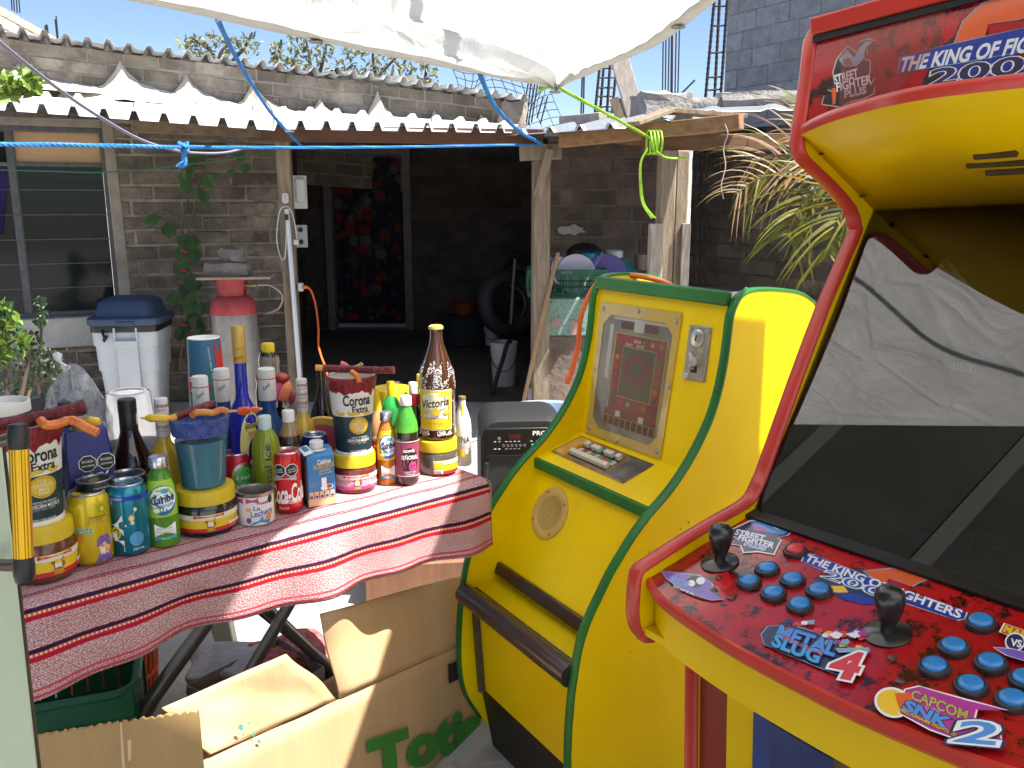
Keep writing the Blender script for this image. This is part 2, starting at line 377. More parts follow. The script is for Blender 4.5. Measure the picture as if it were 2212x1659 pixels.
# door opening: frame, flowered curtain, dark room behind
frame_m = M('painted_door_frame', (.22, .20, .20), .7, var=.25, sc=9)
mb = MB(); fw = .085
mb.box((DX0 - fw / 2 + .02, BWy - .02, DZ / 2), (fw, .1, DZ)); mb.box((DX1 + fw / 2 - .02, BWy - .02, DZ / 2), (fw, .1, DZ)); mb.box(((DX0 + DX1) / 2, BWy - .02, DZ + .04), (DX1 - DX0 + 2 * fw - .04, .1, .085))
df = mb.build('door_frame', frame_m, house, world=True, bevel=.004)
def curtain_mat():
 m = bpy.data.materials.new('flowered_curtain'); m.use_nodes = True; nt = m.node_tree; N = nt.nodes; L = nt.links; b = N['Principled BSDF']
 tc = N.new('ShaderNodeTexCoord'); prev = None
 base = (.018, .014, .03, 1)
 for sc_, th, col, off in ((6.5, .30, (.17, .02, .018, 1), 0), (5.5, .25, (.10, .09, .10, 1), 7.3), (9, .22, (.03, .06, .05, 1), 3.1)):
  mp = N.new('ShaderNodeMapping'); mp.inputs['Location'].default_value = (off, 0, off * 1.7); L.new(tc.outputs['Object'], mp.inputs[0])
  nz = N.new('ShaderNodeTexNoise'); nz.inputs['Scale'].default_value = 14; L.new(mp.outputs[0], nz.inputs[0])
  ad = N.new('ShaderNodeMix'); ad.data_type = 'RGBA'; ad.inputs[0].default_value = .06; L.new(mp.outputs[0], ad.inputs[6]); L.new(nz.outputs['Color'], ad.inputs[7])
  vo = N.new('ShaderNodeTexVoronoi'); vo.inputs['Scale'].default_value = sc_; L.new(ad.outputs[2], vo.inputs['Vector'])
  mr = N.new('ShaderNodeMapRange'); mr.inputs[1].default_value = th; mr.inputs[2].default_value = th + .12; mr.inputs[3].default_value = 1; mr.inputs[4].default_value = 0
  L.new(vo.outputs['Distance'], mr.inputs[0])
  mx = N.new('ShaderNodeMix'); mx.data_type = 'RGBA'; L.new(mr.outputs[0], mx.inputs[0])
  if prev is None: mx.inputs[6].default_value = base
  else: L.new(prev, mx.inputs[6])
  mx.inputs[7].default_value = col; prev = mx.outputs[2]
 L.new(prev, b.inputs['Base Color']); b.inputs['Roughness'].default_value = .9
 return m
cx0, cx1 = DX0 + .03, DX1 - .05
mb = MB(); mb.grid(lambda a, b: (cx0 + (cx1 - cx0) * a, BWy + .03 + .02 * math.sin(a * 28) * (.4 + b), DZ - .02 - (DZ - .12) * b), 60, 6)
mb.build('door_curtain', curtain_mat(), house, world=True)
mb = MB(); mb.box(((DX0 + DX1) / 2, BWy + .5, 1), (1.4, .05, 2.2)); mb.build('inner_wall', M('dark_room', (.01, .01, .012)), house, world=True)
# kitchen corner: wall, low counter wall with terrazzo strip
kit_brick = M('kitchen_brick', (.15, .115, .095), .9, c2=(.09, .068, .056), sc=7, bump=.9, bs=45, isl=.3, c3=(.24, .20, .165), sc3=3, lo3=.55, hi3=.7)
kit_mort = M('kitchen_mortar', (.17, .135, .115), .95, c2=(.12, .095, .08), sc=6, bump=1, bs=30)
KX0 = at(1183, 450, 6.7).x; KX1 = at(1475, 450, 6.7).x
mb = MB(); brickwall(mb, (KX0, 6.7, 0), (1, 0, 0), KX1 - KX0, 1.83, .30, .098, .022, wob=.009, proud=.009)
pz = at(1235, 497, 6.7)
mb.build('kitchen_wall', [kit_brick, kit_mort], house, world=True)
mb = MB(); rr = random.Random(3)
pl = [(math.cos(a / 14 * 6.283) * .115 * rr.uniform(.6, 1.15), math.sin(a / 14 * 6.283) * .045 * rr.uniform(.5, 1.2)) for a in range(14)]
mb.prism(pl, pz + Vector((0, -.014, 0)), (1, 0, 0), (0, 0, 1), .01); mb.build('plaster_patch', M('white_patch', (.42, .40, .38), .9, var=.3, sc=20), house, world=True)
ct = at(1165, 645, 5.35); cz = ct.z; cx_ = ct.x
plas2 = M('brown_plaster', (.24, .185, .15), .92, c2=(.15, .115, .095), sc=6, bump=.7, bs=28, c3=(.09, .065, .055), sc3=4, lo3=.58, hi3=.72)
tz = at(1200, 725, 5.35).z
mb = MB(); mb.box((cx_ + .75, 5.45, tz / 2), (1.5, .16, tz)); mb.build('counter_wall', plas2, house, world=True, bevel=.01)
terr_m = M('green_terrazzo', (.22, .36, .31), .5, c2=(.06, .09, .08), sc=70, lo=.38, hi=.44)
mb = MB(); mb.box((cx_ + .75, 5.45, (tz + cz) / 2), (1.5, .2, cz - tz)); ts = mb.build('counter_edge', terr_m, house, world=True, bevel=.006)
mb = MB()
for u0, v0, pts in ((1200, 693, ((-13, 9), (-2, -8), (11, -6), (12, 16), (0, 14))), (1243, 702, ((-11, -12), (12, -6), (12, 22), (-11, 20))), (1172, 688, ((0, -14), (8, -20), (8, 12), (2, 10)))):
 c0 = at(u0, v0, 5.348); k = px(c0); mb.prism([(a * k, -b * k) for a, b in reversed(pts)], (c0.x, 5.348, c0.z), (1, 0, 0), (0, 0, 1), .003)
mb.build('pink_chip', M('pink_tile', (.45, .30, .28), .5, var=.2, sc=30), ts, world=True, smooth=0)
mb = MB(); mb.box((cx_ + .75, 5.85, cz - .02), (1.5, .62, .035)); mb.build('counter_top', M('counter_slab', (.16, .12, .11), .8, var=.3), house, world=True)
# posts
mb = MB(); p1x = -1.418; mb.box((p1x, 5.5, .88), (.085, .085, 1.76), rotm(.1)); mb.build('post', wood_m, house, world=True, bevel=.006)
P2 = at(1168, 500, 5.2); P3 = at(1449, 500, 4.7)
mb = MB(); zt2 = at(1168, 345, 5.2).z; mb.box((P2.x, 5.2, zt2 / 2), (.10, .09, zt2), rotm(.15)); mb.build('post', wood_m, house, world=True, bevel=.006)
mb = MB(); a0 = at(1122, 331, 5.17); a1 = at(1213, 327, 5.17); mb.beam(a0, a1, .09, .088); mb.build('post_head', wood_m, house, world=True, bevel=.005)
mb = MB(); mb.beam(at(1188, 322, 5.09), at(1160, 425, 5.1), .05, .07, up=(0, 1, 0)); mb.build('brace', wood_m, house, world=True, bevel=.004)
zt3 = at(1449, 325, 4.7).z
mb = MB(); mb.box((P3.x - .035, 4.7, zt3 / 2), (.085, .09, zt3), rotm(.12)); mb.box((P3.x + .045, 4.72, zt3 / 2), (.068, .09, zt3), rotm(.12)); mb.build('post', wood_m, house, world=True, bevel=.007)
wood2 = M('pale_board', (.42, .37, .33), .8, c2=(.26, .215, .185), sc=5, stretch=(9, 9, 1.2), bump=.4, bs=40, c3=(.07, .05, .045), sc3=22, lo3=.68, hi3=.72)
mb = MB(); za = at(1415, 483, 4.62).z; xa = at(1416, 540, 4.62).x; xb = at(1480, 540, 4.66).x
mb.box((xa, 4.63, za / 2), (.075, .04, za), rotm(.2)); mb.build('side_board', wood2, house, world=True, bevel=.004)
mb = MB(); mb.box((xb, 4.66, za / 2), (.045, .06, za), rotm(-.1)); mb.build('side_board', wood2, house, world=True, bevel=.004)
# beams under the roof edge
mb = MB(); mb.beam(at(285, 272, 4.98), at(612, 287, 5.42), .05, .07); mb.build('roof_beam', M('dusty_timber', (.20, .145, .10), .8, c2=(.11, .075, .05), sc=4, stretch=(1.5, 8, 8)), house, world=True, bevel=.004)
mb = MB(); mb.beam(at(560, 288, 5.36), at(1175, 297, 5.17), .06, .09); mb.build('roof_beam', M('red_brown_timber', (.14, .065, .04), .75, c2=(.09, .045, .03), sc=4, stretch=(1.5, 8, 8)), house, world=True, bevel=.004)
mb = MB(); b0, b1 = at(1213, 304, 5.05), at(1602, 263, 4.45); mb.beam(b0, b1, .07, .075); mb.build('roof_beam', timber_m, house, world=True, bevel=.004)
mb = MB(); mb.beam(at(1388, 308, 4.72), at(1800, 305, 4.9), .06, .085); mb.build('roof_beam', M('dark_timber', (.17, .09, .05), .8, c2=(.11, .055, .03), sc=4, stretch=(1.5, 8, 8)), house, world=True, bevel=.004)
# white corrugated roof with nails, grey sheets over the kitchen corner
white_sheet = M('white_corrugated_sheet', (.62, .64, .67), .45, c2=(.52, .54, .57), sc=3)
FL, FR, RL, RR = at(-80, 232, 4.42), at(1105, 292, 4.95), at(-80, 196, 7.9), at(1120, 272, 9.7)
FM = FL.lerp(FR, .56); FM2 = at(635, 285, FM.y); RM = RL.lerp(RR, .55)
mb = MB(); corr(mb, FL, FM2, RL, RM, 11, .045, sag=.0); rf1 = mb.build('corrugated_roof', white_sheet, house, world=True, solid=.002, smooth=0)
mb = MB(); up = Vector((0, 0, .012)); corr(mb, FM2 + up - (FM2 - FL) * .02, FR + up, RM + up, RR + up, 9, .045, jit=.0); rf2 = mb.build('corrugated_roof', white_sheet, house, world=True, solid=.002, smooth=0)
nail_m = M('rusty_nail', (.20, .17, .15), .6, .5)
for rf_, A, B, Cc_, D_, nn in ((rf1, FL, FM2, RL, RM, 11), (rf2, FM2, FR, RM, RR, 9)):
 mb = MB()
 for k in range(1, nn, 2):
  a = (k + .5) / nn; b = .10 + .5 * ((k * 7) % 5) / 5
  p = A.lerp(B, a).lerp(Cc_.lerp(D_, a), b) + Vector((0, 0, .03)); mb.tube([p, p + Vector((random.uniform(-.01, .01), 0, .05))], .004, 5); mb.lathe([(.018, 0), (.014, .006)], 8, o=p)
 mb.build('nail', nail_m, rf_, world=True)
grey_sheet = M('grey_sheet_metal', (.42, .45, .50), .35, .6, c2=(.34, .36, .40), sc=4)
mb = MB(); corr(mb, at(1095, 293, 5.0), at(1350, 277, 4.66), at(1130, 285, 6.6), at(1437, 251, 5.9), 4, .03, ridge=.3); mb.build('sheet_roof', grey_sheet, house, world=True, solid=.002)
mb = MB(); a, b, c, d = at(1350, 277, 4.66), at(1450, 262, 4.6), at(1437, 251, 5.9), at(1462, 248, 5.8)
mb.grid(lambda s, t: (a.lerp(b, s)).lerp(c.lerp(d, s), t) + Vector((0, 0, .035 * math.sin(s * 3.14))), 10, 3); mb.build('sheet_roof', grey_sheet, house, world=True, solid=.002)
mb = MB(); corr(mb, at(1465, 243, 5.2), at(1850, 236, 5.6), at(1474, 236, 6.6), at(1850, 216, 7), 3, .012, ridge=.3); mb.build('sheet_roof', grey_sheet, house, world=True, solid=.002)
mb = MB(); mb.beam(at(1365, 268, 4.55), at(1448, 237, 4.7), .11, .022); mb.build('roof_board', wood_m, house, world=True, bevel=.003)
mb = MB(); mb.beam(at(1440, 240, 4.7), at(1606, 252, 4.75), .12, .024); mb.build('roof_board', wood_m, house, world=True, bevel=.003)
mb = MB(); mb.hexa([(-.4, 6.1, 1.79), (1.9, 6.1, 1.79), (1.9, 9.3, 1.97), (-.4, 9.3, 1.97)], [(-.4, 6.1, 1.81), (1.9, 6.1, 1.81), (1.9, 9.3, 1.99), (-.4, 9.3, 1.99)]); mb.build('sheet_roof', grey_sheet, house, world=True)  # hidden sheet added to keep the sun off the patio back wall
mb = MB(); mb.beam(at(1375, 304, 4.9), at(1215, 290, 6.2), .05, .05); mb.beam(at(1455, 290, 4.9), at(1480, 270, 6.6), .05, .05); mb.build('rafter', timber_m, house, world=True)
# ------------------------------------------------------------------ tall neighbour: upper brick wall with its own sheet roof
up_h = thing('brick_building', 'taller weathered brick wall behind the white roof, topped with a wavy grey sheet', 'building', (-2, 8.7, 0))
A = at(-170, 62, 7.55); B = at(1128, 222, 10.0); A0 = Vector((A.x, A.y, 0)); B0 = Vector((B.x, B.y, 0)); LL = (B0 - A0).length; sl_ = (B.z - A.z) / LL
pale_brick = M('pale_weathered_brick', (.27, .225, .18), .93, c2=(.16, .13, .10), sc=5, bump=.9, bs=45, isl=.3, c3=(.38, .335, .275), sc3=1.6, lo3=.48, hi3=.62)
pale_mort = M('pale_mortar', (.40, .35, .29), .95, c2=(.26, .225, .185), sc=4, bump=1, bs=30, c3=(.11, .095, .085), sc3=2.2, lo3=.55, hi3=.68)
hh = 1.05
mb = MB(); brickwall(mb, A0 + Vector((0, 0, A.z - hh)), (B0 - A0), LL, hh, .28, .098, .02, slope=sl_, wob=.012, proud=.008, th=.2)
mb.build('wall', [pale_brick, pale_mort], up_h, world=True)
du = (B0 - A0).normalized(); nu_ = Vector((du.y, -du.x, 0))
# mortar fillets along the joint of roof and wall
mb = MB(); rr = random.Random(11)
for u, v, wd, ht in ((45, 172, .9, .16), (265, 200, 1.0, .30), (405, 216, .9, .26), (548, 232, .7, .28), (690, 242, .5, .16), (815, 270, .9, .36), (935, 275, .6, .2), (1035, 280, .4, .2), (1075, 280, .35, .2)):
 p = pln(u, v, A0, nu_) + nu_ * .05
 prof = [(-1, 0), (-.6, .12), (-.3, .3), (-.1, .72), (0, 1), (.1, .70), (.3, .42), (.6, .22), (1.3, 0)]
 top = [p + du * (a * wd / 2) + Vector((0, 0, b * ht - .03 + rr.uniform(-.008, .008))) for a, b in prof]
 bot = [p + du * (a * wd / 2 * 1.1) + nu_ * (.12 + .24 * b) + Vector((0, 0, -.10)) for a, b in prof]
 m2 = MB(); m2.add(top + bot, [(i, len(prof) + i, len(prof) + i + 1, i + 1) for i in range(len(prof) - 1)], 0); mb.add(m2.v, m2.f)
mb.build('mortar_fillet', M('pale_fillet', (.62, .57, .48), .95, c2=(.50, .45, .38), sc=9, bump=.8, bs=30), up_h, world=True, smooth=0)
roof_m = M('old_grey_sheet', (.36, .36, .36), .6, c2=(.20, .195, .19), sc=5, c3=(.13, .12, .115), sc3=3)
ft = .22
FLu = A + nu_ * ft + Vector((0, 0, .03)); FRu = B + nu_ * ft + Vector((0, 0, .0)); RLu = A - nu_ * 1.2 + Vector((0, 0, .02)); RRu = B - nu_ * 1.2 + Vector((0, 0, .02))
mb = MB(); corr(mb, FLu, FLu.lerp(FRu, .62), RLu, RLu.lerp(RRu, .62), 21, .05, ridge=.5, jit=.008); mb.build('sheet_roof', roof_m, up_h, world=True, solid=.004)
mb = MB(); z_ = Vector((0, 0, .03)); corr(mb, FLu.lerp(FRu, .6) + z_, FRu, RLu.lerp(RRu, .6) + z_, RRu, 13, .05, ridge=.5, jit=.01); mb.build('sheet_roof', roof_m, up_h, world=True, solid=.004)
p = at(1100, 232, 9.9); tag(rock(p + Vector((.02, .1, -.08)), (.3, .25, .3), .4, 5).build('broken_wall_stub', pale_mort), 'broken rough stub of masonry at the end of the upper wall', 'masonry stub')
p = at(855, 172, 9.6); mb = MB(); mb.box(p + Vector((0, .25, .0)), (.34, .15, .12), rotm(.3), jit=.008); tag(mb.build('brick', M('pinkish_brick', (.40, .33, .28), .9, var=.3, bump=.6)), 'single loose brick lying flat on top of the upper sheet roof', 'brick')
# ------------------------------------------------------------------ far pale building at the upper left
fb = thing('block_building', 'distant sunlit cream block wall rising at the upper left corner', 'building', (-9, 17, 0))
pA = at(-130, -60, 12.5); pB = at(132, 88, 19); A2 = Vector((pA.x, pA.y, 0)); L2 = (Vector((pB.x, pB.y, 0)) - A2).length
mb = MB(); brickwall(mb, A2 + Vector((0, 0, 0)) + Vector((0, 0, pA.z - 3)), Vector((pB.x, pB.y, 0)) - A2, L2, 3, .36, .16, .03, slope=(pB.z - pA.z) / L2, wob=.014, th=.2)
cream_b = M('cream_block', (.56, .47, .38), .95, c2=(.44, .36, .29), sc=3, isl=.18, bump=.6, bs=20)
mb.build('wall', [cream_b, M('dark_joint', (.30, .25, .20), .95, var=.4, sc=3)], fb, world=True)
rebar_m = M('rusty_rebar', (.055, .042, .045), .75, .3, var=.4, sc=60)
def rods(name, label, items, y, r=.008, group='bare rebar rods against the sky'):
 t = None
 for (u0, v0, u1, v1) in items:
  mb = MB(); mb.tube([at(u0, v0, y), at(u1, v1, y)], r, 5)
  if t is None:
   b = at(u0, v0, y); t = thing(name, label, 'rebar', b, group=group)
  mb.build('rod', rebar_m, t, world=True)
rods('rebar_bundle', 'four thin rebar rods on the cream wall at the far upper left', [(26, 22, 24, -10), (31, 25, 29, -10), (37, 28, 35, -10), (43, 28, 40, -10)], 14, .01)
rods('rebar_bundle', 'three short rebar rods at the low end of the cream wall', [(98, 68, 97, 55), (101, 70, 100, 52), (104, 72, 102, 54)], 17, .012)
rods('rebar_bundle', 'pair of rebar rods standing right of the cream wall', [(126, 88, 121, 34), (124, 88, 119, 42)], 18, .014)
rods('rebar_bundle', 'tall bunch of parallel rebar rods right of the leaning plank', [(1431, 216, 1433, 60), (1437, 216, 1439, 60), (1443, 216, 1446, 60), (1449, 213, 1451, 60), (1452, 213, 1453, 60), (1458, 212, 1461, 60), (1464, 214, 1468, 60)], 12, .010)
rods('rebar_bundle', 'thin rebar rods standing behind the wire mesh at the left', [(1124, 274, 1143, 170), (1136, 274, 1148, 170), (1141, 270, 1157, 170), (1148, 265, 1163, 170), (1160, 255, 1173, 210), (1167, 268, 1183, 208)], 11, .010)
rods('rebar_bundle', 'pair of rebar rods between wire mesh and rebar cage', [(1255, 250, 1258, 160), (1260, 250, 1262, 160)], 11, .011)
rods('rebar_bundle', 'single slanting rod leaning out beside the tall rods', [(1462, 212, 1501, 173)], 11, .012)
def cage(label, pts4, y, y2, rings, r):
 t = thing('rebar_cage', label, 'rebar cage', at(pts4[0][0], pts4[0][1], y), group='tied rebar column cages on the roofs')
 lines = []
 for k, (u0, v0, u1, v1) in enumerate(pts4):
  yy = y if k % 2 == 0 else y2
  a, b = at(u0, v0, yy), at(u1, v1, yy); lines.append((a, b)); mb = MB()
  n = 40; mb.tube([a.lerp(b, i / n) for i in range(n + 1)], [r * (1.25 if i % 2 else .95) for i in range(n + 1)], 6); mb.build('bar', rebar_m, t, world=True)
 for f in rings:
  ps = [a.lerp(b, f) for a, b in lines]; od = [0, 2, 3, 1] if len(ps) == 4 else [0, 1, 2]
  mb = MB(); mb.tube([ps[i] for i in od] + [ps[od[0]]], r * .6, 5); mb.build('stirrup', rebar_m, t, world=True)
  mb.v and None
cage('tall twisted rebar cage beside the tall grey block wall', [(1523, 222, 1544, -10), (1543, 222, 1555, -10), (1556, 220, 1572, -10)], 8.6, 8.75, (.12, .24, .47, .72, .9), .014)
cage('squat rebar cage standing left of the leaning plank', [(1285, 246, 1298, 120), (1296, 246, 1306, 120), (1311, 246, 1319, 120), (1322, 246, 1334, 120)], 8.2, 8.45, (.04, .12, .3, .45, .62, .78), .013)
# wire mesh
mb = MB(); rr = random.Random(5)
def wm(a, b): return at(978 + 225 * a + 12 * math.sin(b * 5 + a * 9), 150 + 128 * b + 10 * math.sin(a * 11), 10.6 + .15 * math.sin(a * 7 + b * 4))
for i in range(15): mb.tube([wm(i / 14, j / 10) for j in range(11)], .0045, 4)
for j in range(9): mb.tube([wm(i / 20, j / 8) for i in range(21)], .0045, 4)
tag(mb.build('wire_mesh', rebar_m), 'sagging torn wire mesh fence against the sky under the tarp', 'wire mesh')
# plank, scraps and rubble on the right roofs
mb = MB(); mb.beam(at(1339, 130, 6.6), at(1375, 258, 6.5), .13, .05, up=(0, 1, .1)); tag(mb.build('wood_plank', wood2, bevel=.004), 'thick leaning wooden plank beside the squat rebar cage', 'plank')
mb = MB(); mb.beam(at(1326, 212, 6.9), at(1340, 256, 6.9), .07, .03, up=(0, 1, 0)); tag(mb.build('wood_scrap', wood_m), 'short split pale wood scrap at the foot of the rebar cage', 'wood scrap')
mb = MB(); mb.beam(at(1345, 210, 6.8), at(1362, 258, 6.8), .06, .04, up=(0, 1, 0)); tag(mb.build('wood_scrap', M('dark_wood', (.06, .05, .05), .8)), 'short dark wood scrap against the leaning plank', 'wood scrap')
rub_m = M('concrete_rubble', (.36, .33, .31), .95, c2=(.25, .23, .215), sc=14, bump=1, bs=35)
for (u, v, y, d, rz, sd, lb) in ((1428, 237, 6.0, (.36, .24, .21), .3, 1, 'big chunk of grey concrete rubble beside the leaning plank'),
                                 (1525, 229, 6.7, (.46, .25, .09), .1, 2, 'flat pinkish lump of rubble between big chunk and tall wall'),
                                 (1635, 219, 6.7, (.62, .3, .12), .0, 3, 'flat slab of rubble at the foot of the tall grey wall')):
 tag(rock(at(u, v, y), d, rz, sd).build('rubble_chunk', rub_m), lb, 'rubble')
mb = MB(); mb.beam(at(1225, 262, 7.2), at(1312, 254, 6.9), .2, .07); tag(mb.build('block_slab', M('old_block', (.42, .37, .33), .9, var=.35, bump=.7), bevel=.008), 'old flat block lying under the squat rebar cage', 'block')
# ------------------------------------------------------------------ tall grey block wall and lower wall at the right
blk_m = M('grey_cement_block', (.27, .285, .315), .95, c2=(.19, .20, .225), sc=10, bump=1, bs=60, isl=.14)
blk_j = M('grey_cement_joint', (.22, .235, .255), .95, c2=(.14, .15, .17), sc=8, bump=1, bs=40)
tw = thing('block_building', 'tall bare grey cement block wall rising behind the arcade cabinet', 'building', (3, 9, 0))
T0 = at(1569, 100, 10.0); td = Vector((.51, -.86, 0)).normalized()
mb = MB(); brickwall(mb, (T0.x, T0.y, 1.6), td, 6.2, 3.2, .40, .175, .018, th=.25, wob=.008, proud=.006); mb.build('wall', [blk_m, blk_j], tw, world=True)
lw = thing('block_wall', 'low grey block wall with faded blue paint behind the palm', 'wall', (2, 6, 0))
Lo = at(1492, 450, 7.2); ld = Vector((.62, -.78, 0)).normalized()
tan_b = M('brown_grey_block', (.15, .125, .10), .93, c2=(.095, .08, .066), sc=8, bump=.9, bs=45, isl=.28, c3=(.22, .185, .15), sc3=2.5)
mb = MB(); brickwall(mb, (Lo.x, Lo.y, 0), ld, 3.3, 1.9, .30, .10, .014, wob=.006); mb.build('wall', [tan_b, M('lower_joint', (.13, .11, .09), .95, var=.4, bump=.8)], lw, world=True)
ln = Vector((ld.y, -ld.x, 0)); mb = MB()
for (u0, v0, ru, rv, sd) in ((1725, 370, 50, 42, 1), (1690, 490, 40, 60, 2), (1745, 560, 30, 30, 3)):
 rr = random.Random(sd); pts = []
 for k in range(22):
  a = k / 22 * 6.283; f = rr.uniform(.55, 1.1); P_ = pln(u0 + ru * f * math.cos(a), v0 + rv * f * math.sin(a), (Lo.x, Lo.y, 0), ln) + ln * .019; pts.append(P_)
 mb.add(pts, [tuple(range(22))])
 mb.add([p_ - ln * .012 for p_ in pts], [tuple(range(22))])
mb.build('faded_paint', M('faded_blue_paint', (.075, .105, .13), .9, c2=(.13, .115, .10), sc=9, bump=.6, bs=30), lw, world=True, smooth=0)
cage('dark rebar cage in the corner behind the kitchen post', [(1500, 640, 1502, 330), (1512, 640, 1515, 330), (1522, 640, 1526, 330)], 6.6, 6.75, (.2, .4, .6, .8), .009)
# ------------------------------------------------------------------ white tarps overhead
def tarp_mat(n, wr=1.0):
 m = bpy.data.materials.new(n); m.use_nodes = True; nt = m.node_tree; N = nt.nodes; L = nt.links
 N.remove(N['Principled BSDF']); out = N['Material Output']
 df_ = N.new('ShaderNodeBsdfDiffuse'); tr = N.new('ShaderNodeBsdfTranslucent'); mx = N.new('ShaderNodeMixShader'); mx.inputs[0].default_value = .68
 df_.inputs[0].default_value = (.84, .84, .83, 1); tr.inputs[0].default_value = (.95, .94, .91, 1)
 tc = N.new('ShaderNodeTexCoord'); nz = N.new('ShaderNodeTexNoise'); nz.inputs['Scale'].default_value = 5; nz.inputs['Detail'].default_value = 9; nz.inputs['Roughness'].default_value = .62
 nz.inputs['Distortion'].default_value = 1.2
 vo = N.new('ShaderNodeTexVoronoi'); vo.feature = 'DISTANCE_TO_EDGE'; vo.inputs['Scale'].default_value = 3.2; vo.inputs['Randomness'].default_value = 1
 L.new(tc.outputs['Object'], nz.inputs[0]); L.new(tc.outputs['Object'], vo.inputs['Vector'])
 mr = N.new('ShaderNodeMapRange'); mr.inputs[2].default_value = .05; L.new(vo.outputs['Distance'], mr.inputs[0])
 ad = N.new('ShaderNodeMath'); ad.operation = 'MULTIPLY_ADD'; ad.inputs[1].default_value = .12; L.new(mr.outputs[0], ad.inputs[0]); L.new(nz.outputs['Fac'], ad.inputs[2])
 bp = N.new('ShaderNodeBump'); bp.inputs['Strength'].default_value = .55 * wr; bp.inputs['Distance'].default_value = .05; L.new(ad.outputs[0], bp.inputs['Height'])
 L.new(bp.outputs[0], df_.inputs['Normal']); L.new(bp.outputs[0], tr.inputs['Normal'])
 L.new(df_.outputs[0], mx.inputs[1]); L.new(tr.outputs[0], mx.inputs[2]); L.new(mx.outputs[0], out.inputs[0])
 return m
tarp_m = tarp_mat('white_tarp')
hem_m = M('tarp_hem', (.70, .69, .66), .7, c2=(.62, .61, .58), sc=20)
Cn = at(1203, 186, 3.3)
le = curve([Cn, at(1106, 171, 3.2), at(983, 147, 3.05), at(830, 117, 2.88), at(673, 82, 2.72), at(553, 57, 2.62), at(287, -1, 2.5), at(-60, -60, 2.4)], 5)
re = curve([Cn, at(1268, 160, 3.22), at(1310, 141, 3.15), at(1351, 125, 3.05), at(1418, 95, 2.9), at(1476, 55, 2.78), at(1546, -1, 2.6), at(1620, -60, 2.42)], 5)
nT = min(len(le), len(re)) - 1
def tA(s, t):
 k = t * nT; i = min(int(k), nT - 1); f = k - i
 a, b = le[i].lerp(le[i + 1], f), re[i].lerp(re[i + 1], f); p = a.lerp(b, s)
 e = math.sin(math.pi * s)
 p = p + Vector((0, 0, e * t * .10 - .012 * math.sin(s * 9 + t * 3) * e + .022 * e * math.sin(math.hypot(s * 4, t * 6) * 3.2 + s * 15)))
 p.z += .035 * max(0, 1 - abs(s - .62) * 12) * t * (1 - t * .3)
 return p
tarp = thing('tarp', 'white plastic tarp stretched overhead, its pointed corner hanging into view', 'tarp', Cn)
mb = MB(); mb.grid(tA, 70, 60); mb.build('sheet', tarp_m, tarp, world=True, solid=.0012)
for edge, s0 in ((le, 0), (re, 1)):
 mb = MB(); inn = []
 for i in range(nT + 1):
  t = i / nT; a = tA(s0, t); wdt = .055 + .004 * math.sin(i * 2.1); L_ = (tA(.98 if s0 else .02, max(t, .02)) - tA(s0, max(t, .02))); L_ = L_.normalized() if L_.length > 1e-5 else Vector((0, -1, 0))
  d_ = (L_ * .75 + Vector((0, -.5, 0))).normalized() if s0 == 0 else (L_ * .75 + Vector((0, -.5, 0))).normalized()
  inn.append((a + Vector((0, 0, -.004)), a + d_ * min(wdt, t * .5 + .002) + Vector((0, 0, -.007))))
 vs = [p for ab in inn for p in ab]; mb.add(vs, [(2 * i, 2 * i + 1, 2 * i + 3, 2 * i + 2) for i in range(nT)]); mb.build('hem', hem_m, tarp, world=True, solid=.002)
met_m = M('brass_grommet', (.30, .28, .25), .35, .9)
for (u, v, s_, t_) in ((681, 76, .012, .56), (1466, 56, .985, .68), (1199, 183, .4, .02)):
 k = min(range(400), key=lambda n_: (lambda p_: abs(u - (1106 + p_.x / (p_.y * CP - (p_.z - CAM_H) * SP) * FOC)))(tA(s_, n_ / 400)))
 p = tA(s_, k / 400) + Vector((0, 0, -.012)); mb = MB(); n = 20
 mb.lathe([(.009, -.002), (.012, -.004), (.019, -.003), (.022, 0), (.019, .003), (.009, .003), (.009, -.002)], n, o=p); mb.build('grommet', met_m, tarp, world=True)
B_poly = [(0, -2.2), (5.5, -2.2), (5.5, 3.5), (1.5, 3.3), (1.35, 1.525), (1.155, 1.527), (1.02, 1.574), (.93, 1.525), (.95, 1.75), (.80, 1.98), (.66, 2.0), (.55, 1.95), (.56, 1.5), (.64, .98), (.18, .93), (.245, 1.25), (.30, 1.43), (.30, 1.95), (.13, 2.1), (.13, 2.36), (-1.85, 2.32), (0, .52)]  # unseen tarp: slit and outline shaped to place the sun patches below
mb = MB(); mb.prism(B_poly, (0, 0, 2.1), (1, 0, 0), (0, 1, 0), .002)
tag(mb.build('tarp', tarp_mat('second_white_tarp', 1.8), smooth=0), 'second white tarp with a ragged slit, over the arcade cabinet and the camera', 'tarp')
nw = thing('reflection_wall', 'dark neighbouring house wall mirrored in the arcade screen', 'wall', (-2.5, .4, 0)); mb = MB(); mb.box((-3.3, .3, 2.7), (.15, 5.4, 5.4)); mb.build('wall', M('dark_green_wall', (.045, .05, .035), .9, var=.4, sc=2), nw, world=True)  # unseen wall, added so the lower screen reflection stays dark
mb = MB()
for y_ in (-1.4, -.5, .4, 1.3, 2.2): mb.box((-3.21, y_, 2.6), (.03, .10, 5.1))
mb.build('batten', M('wall_batten', (.10, .10, .08), .8), nw, world=True)
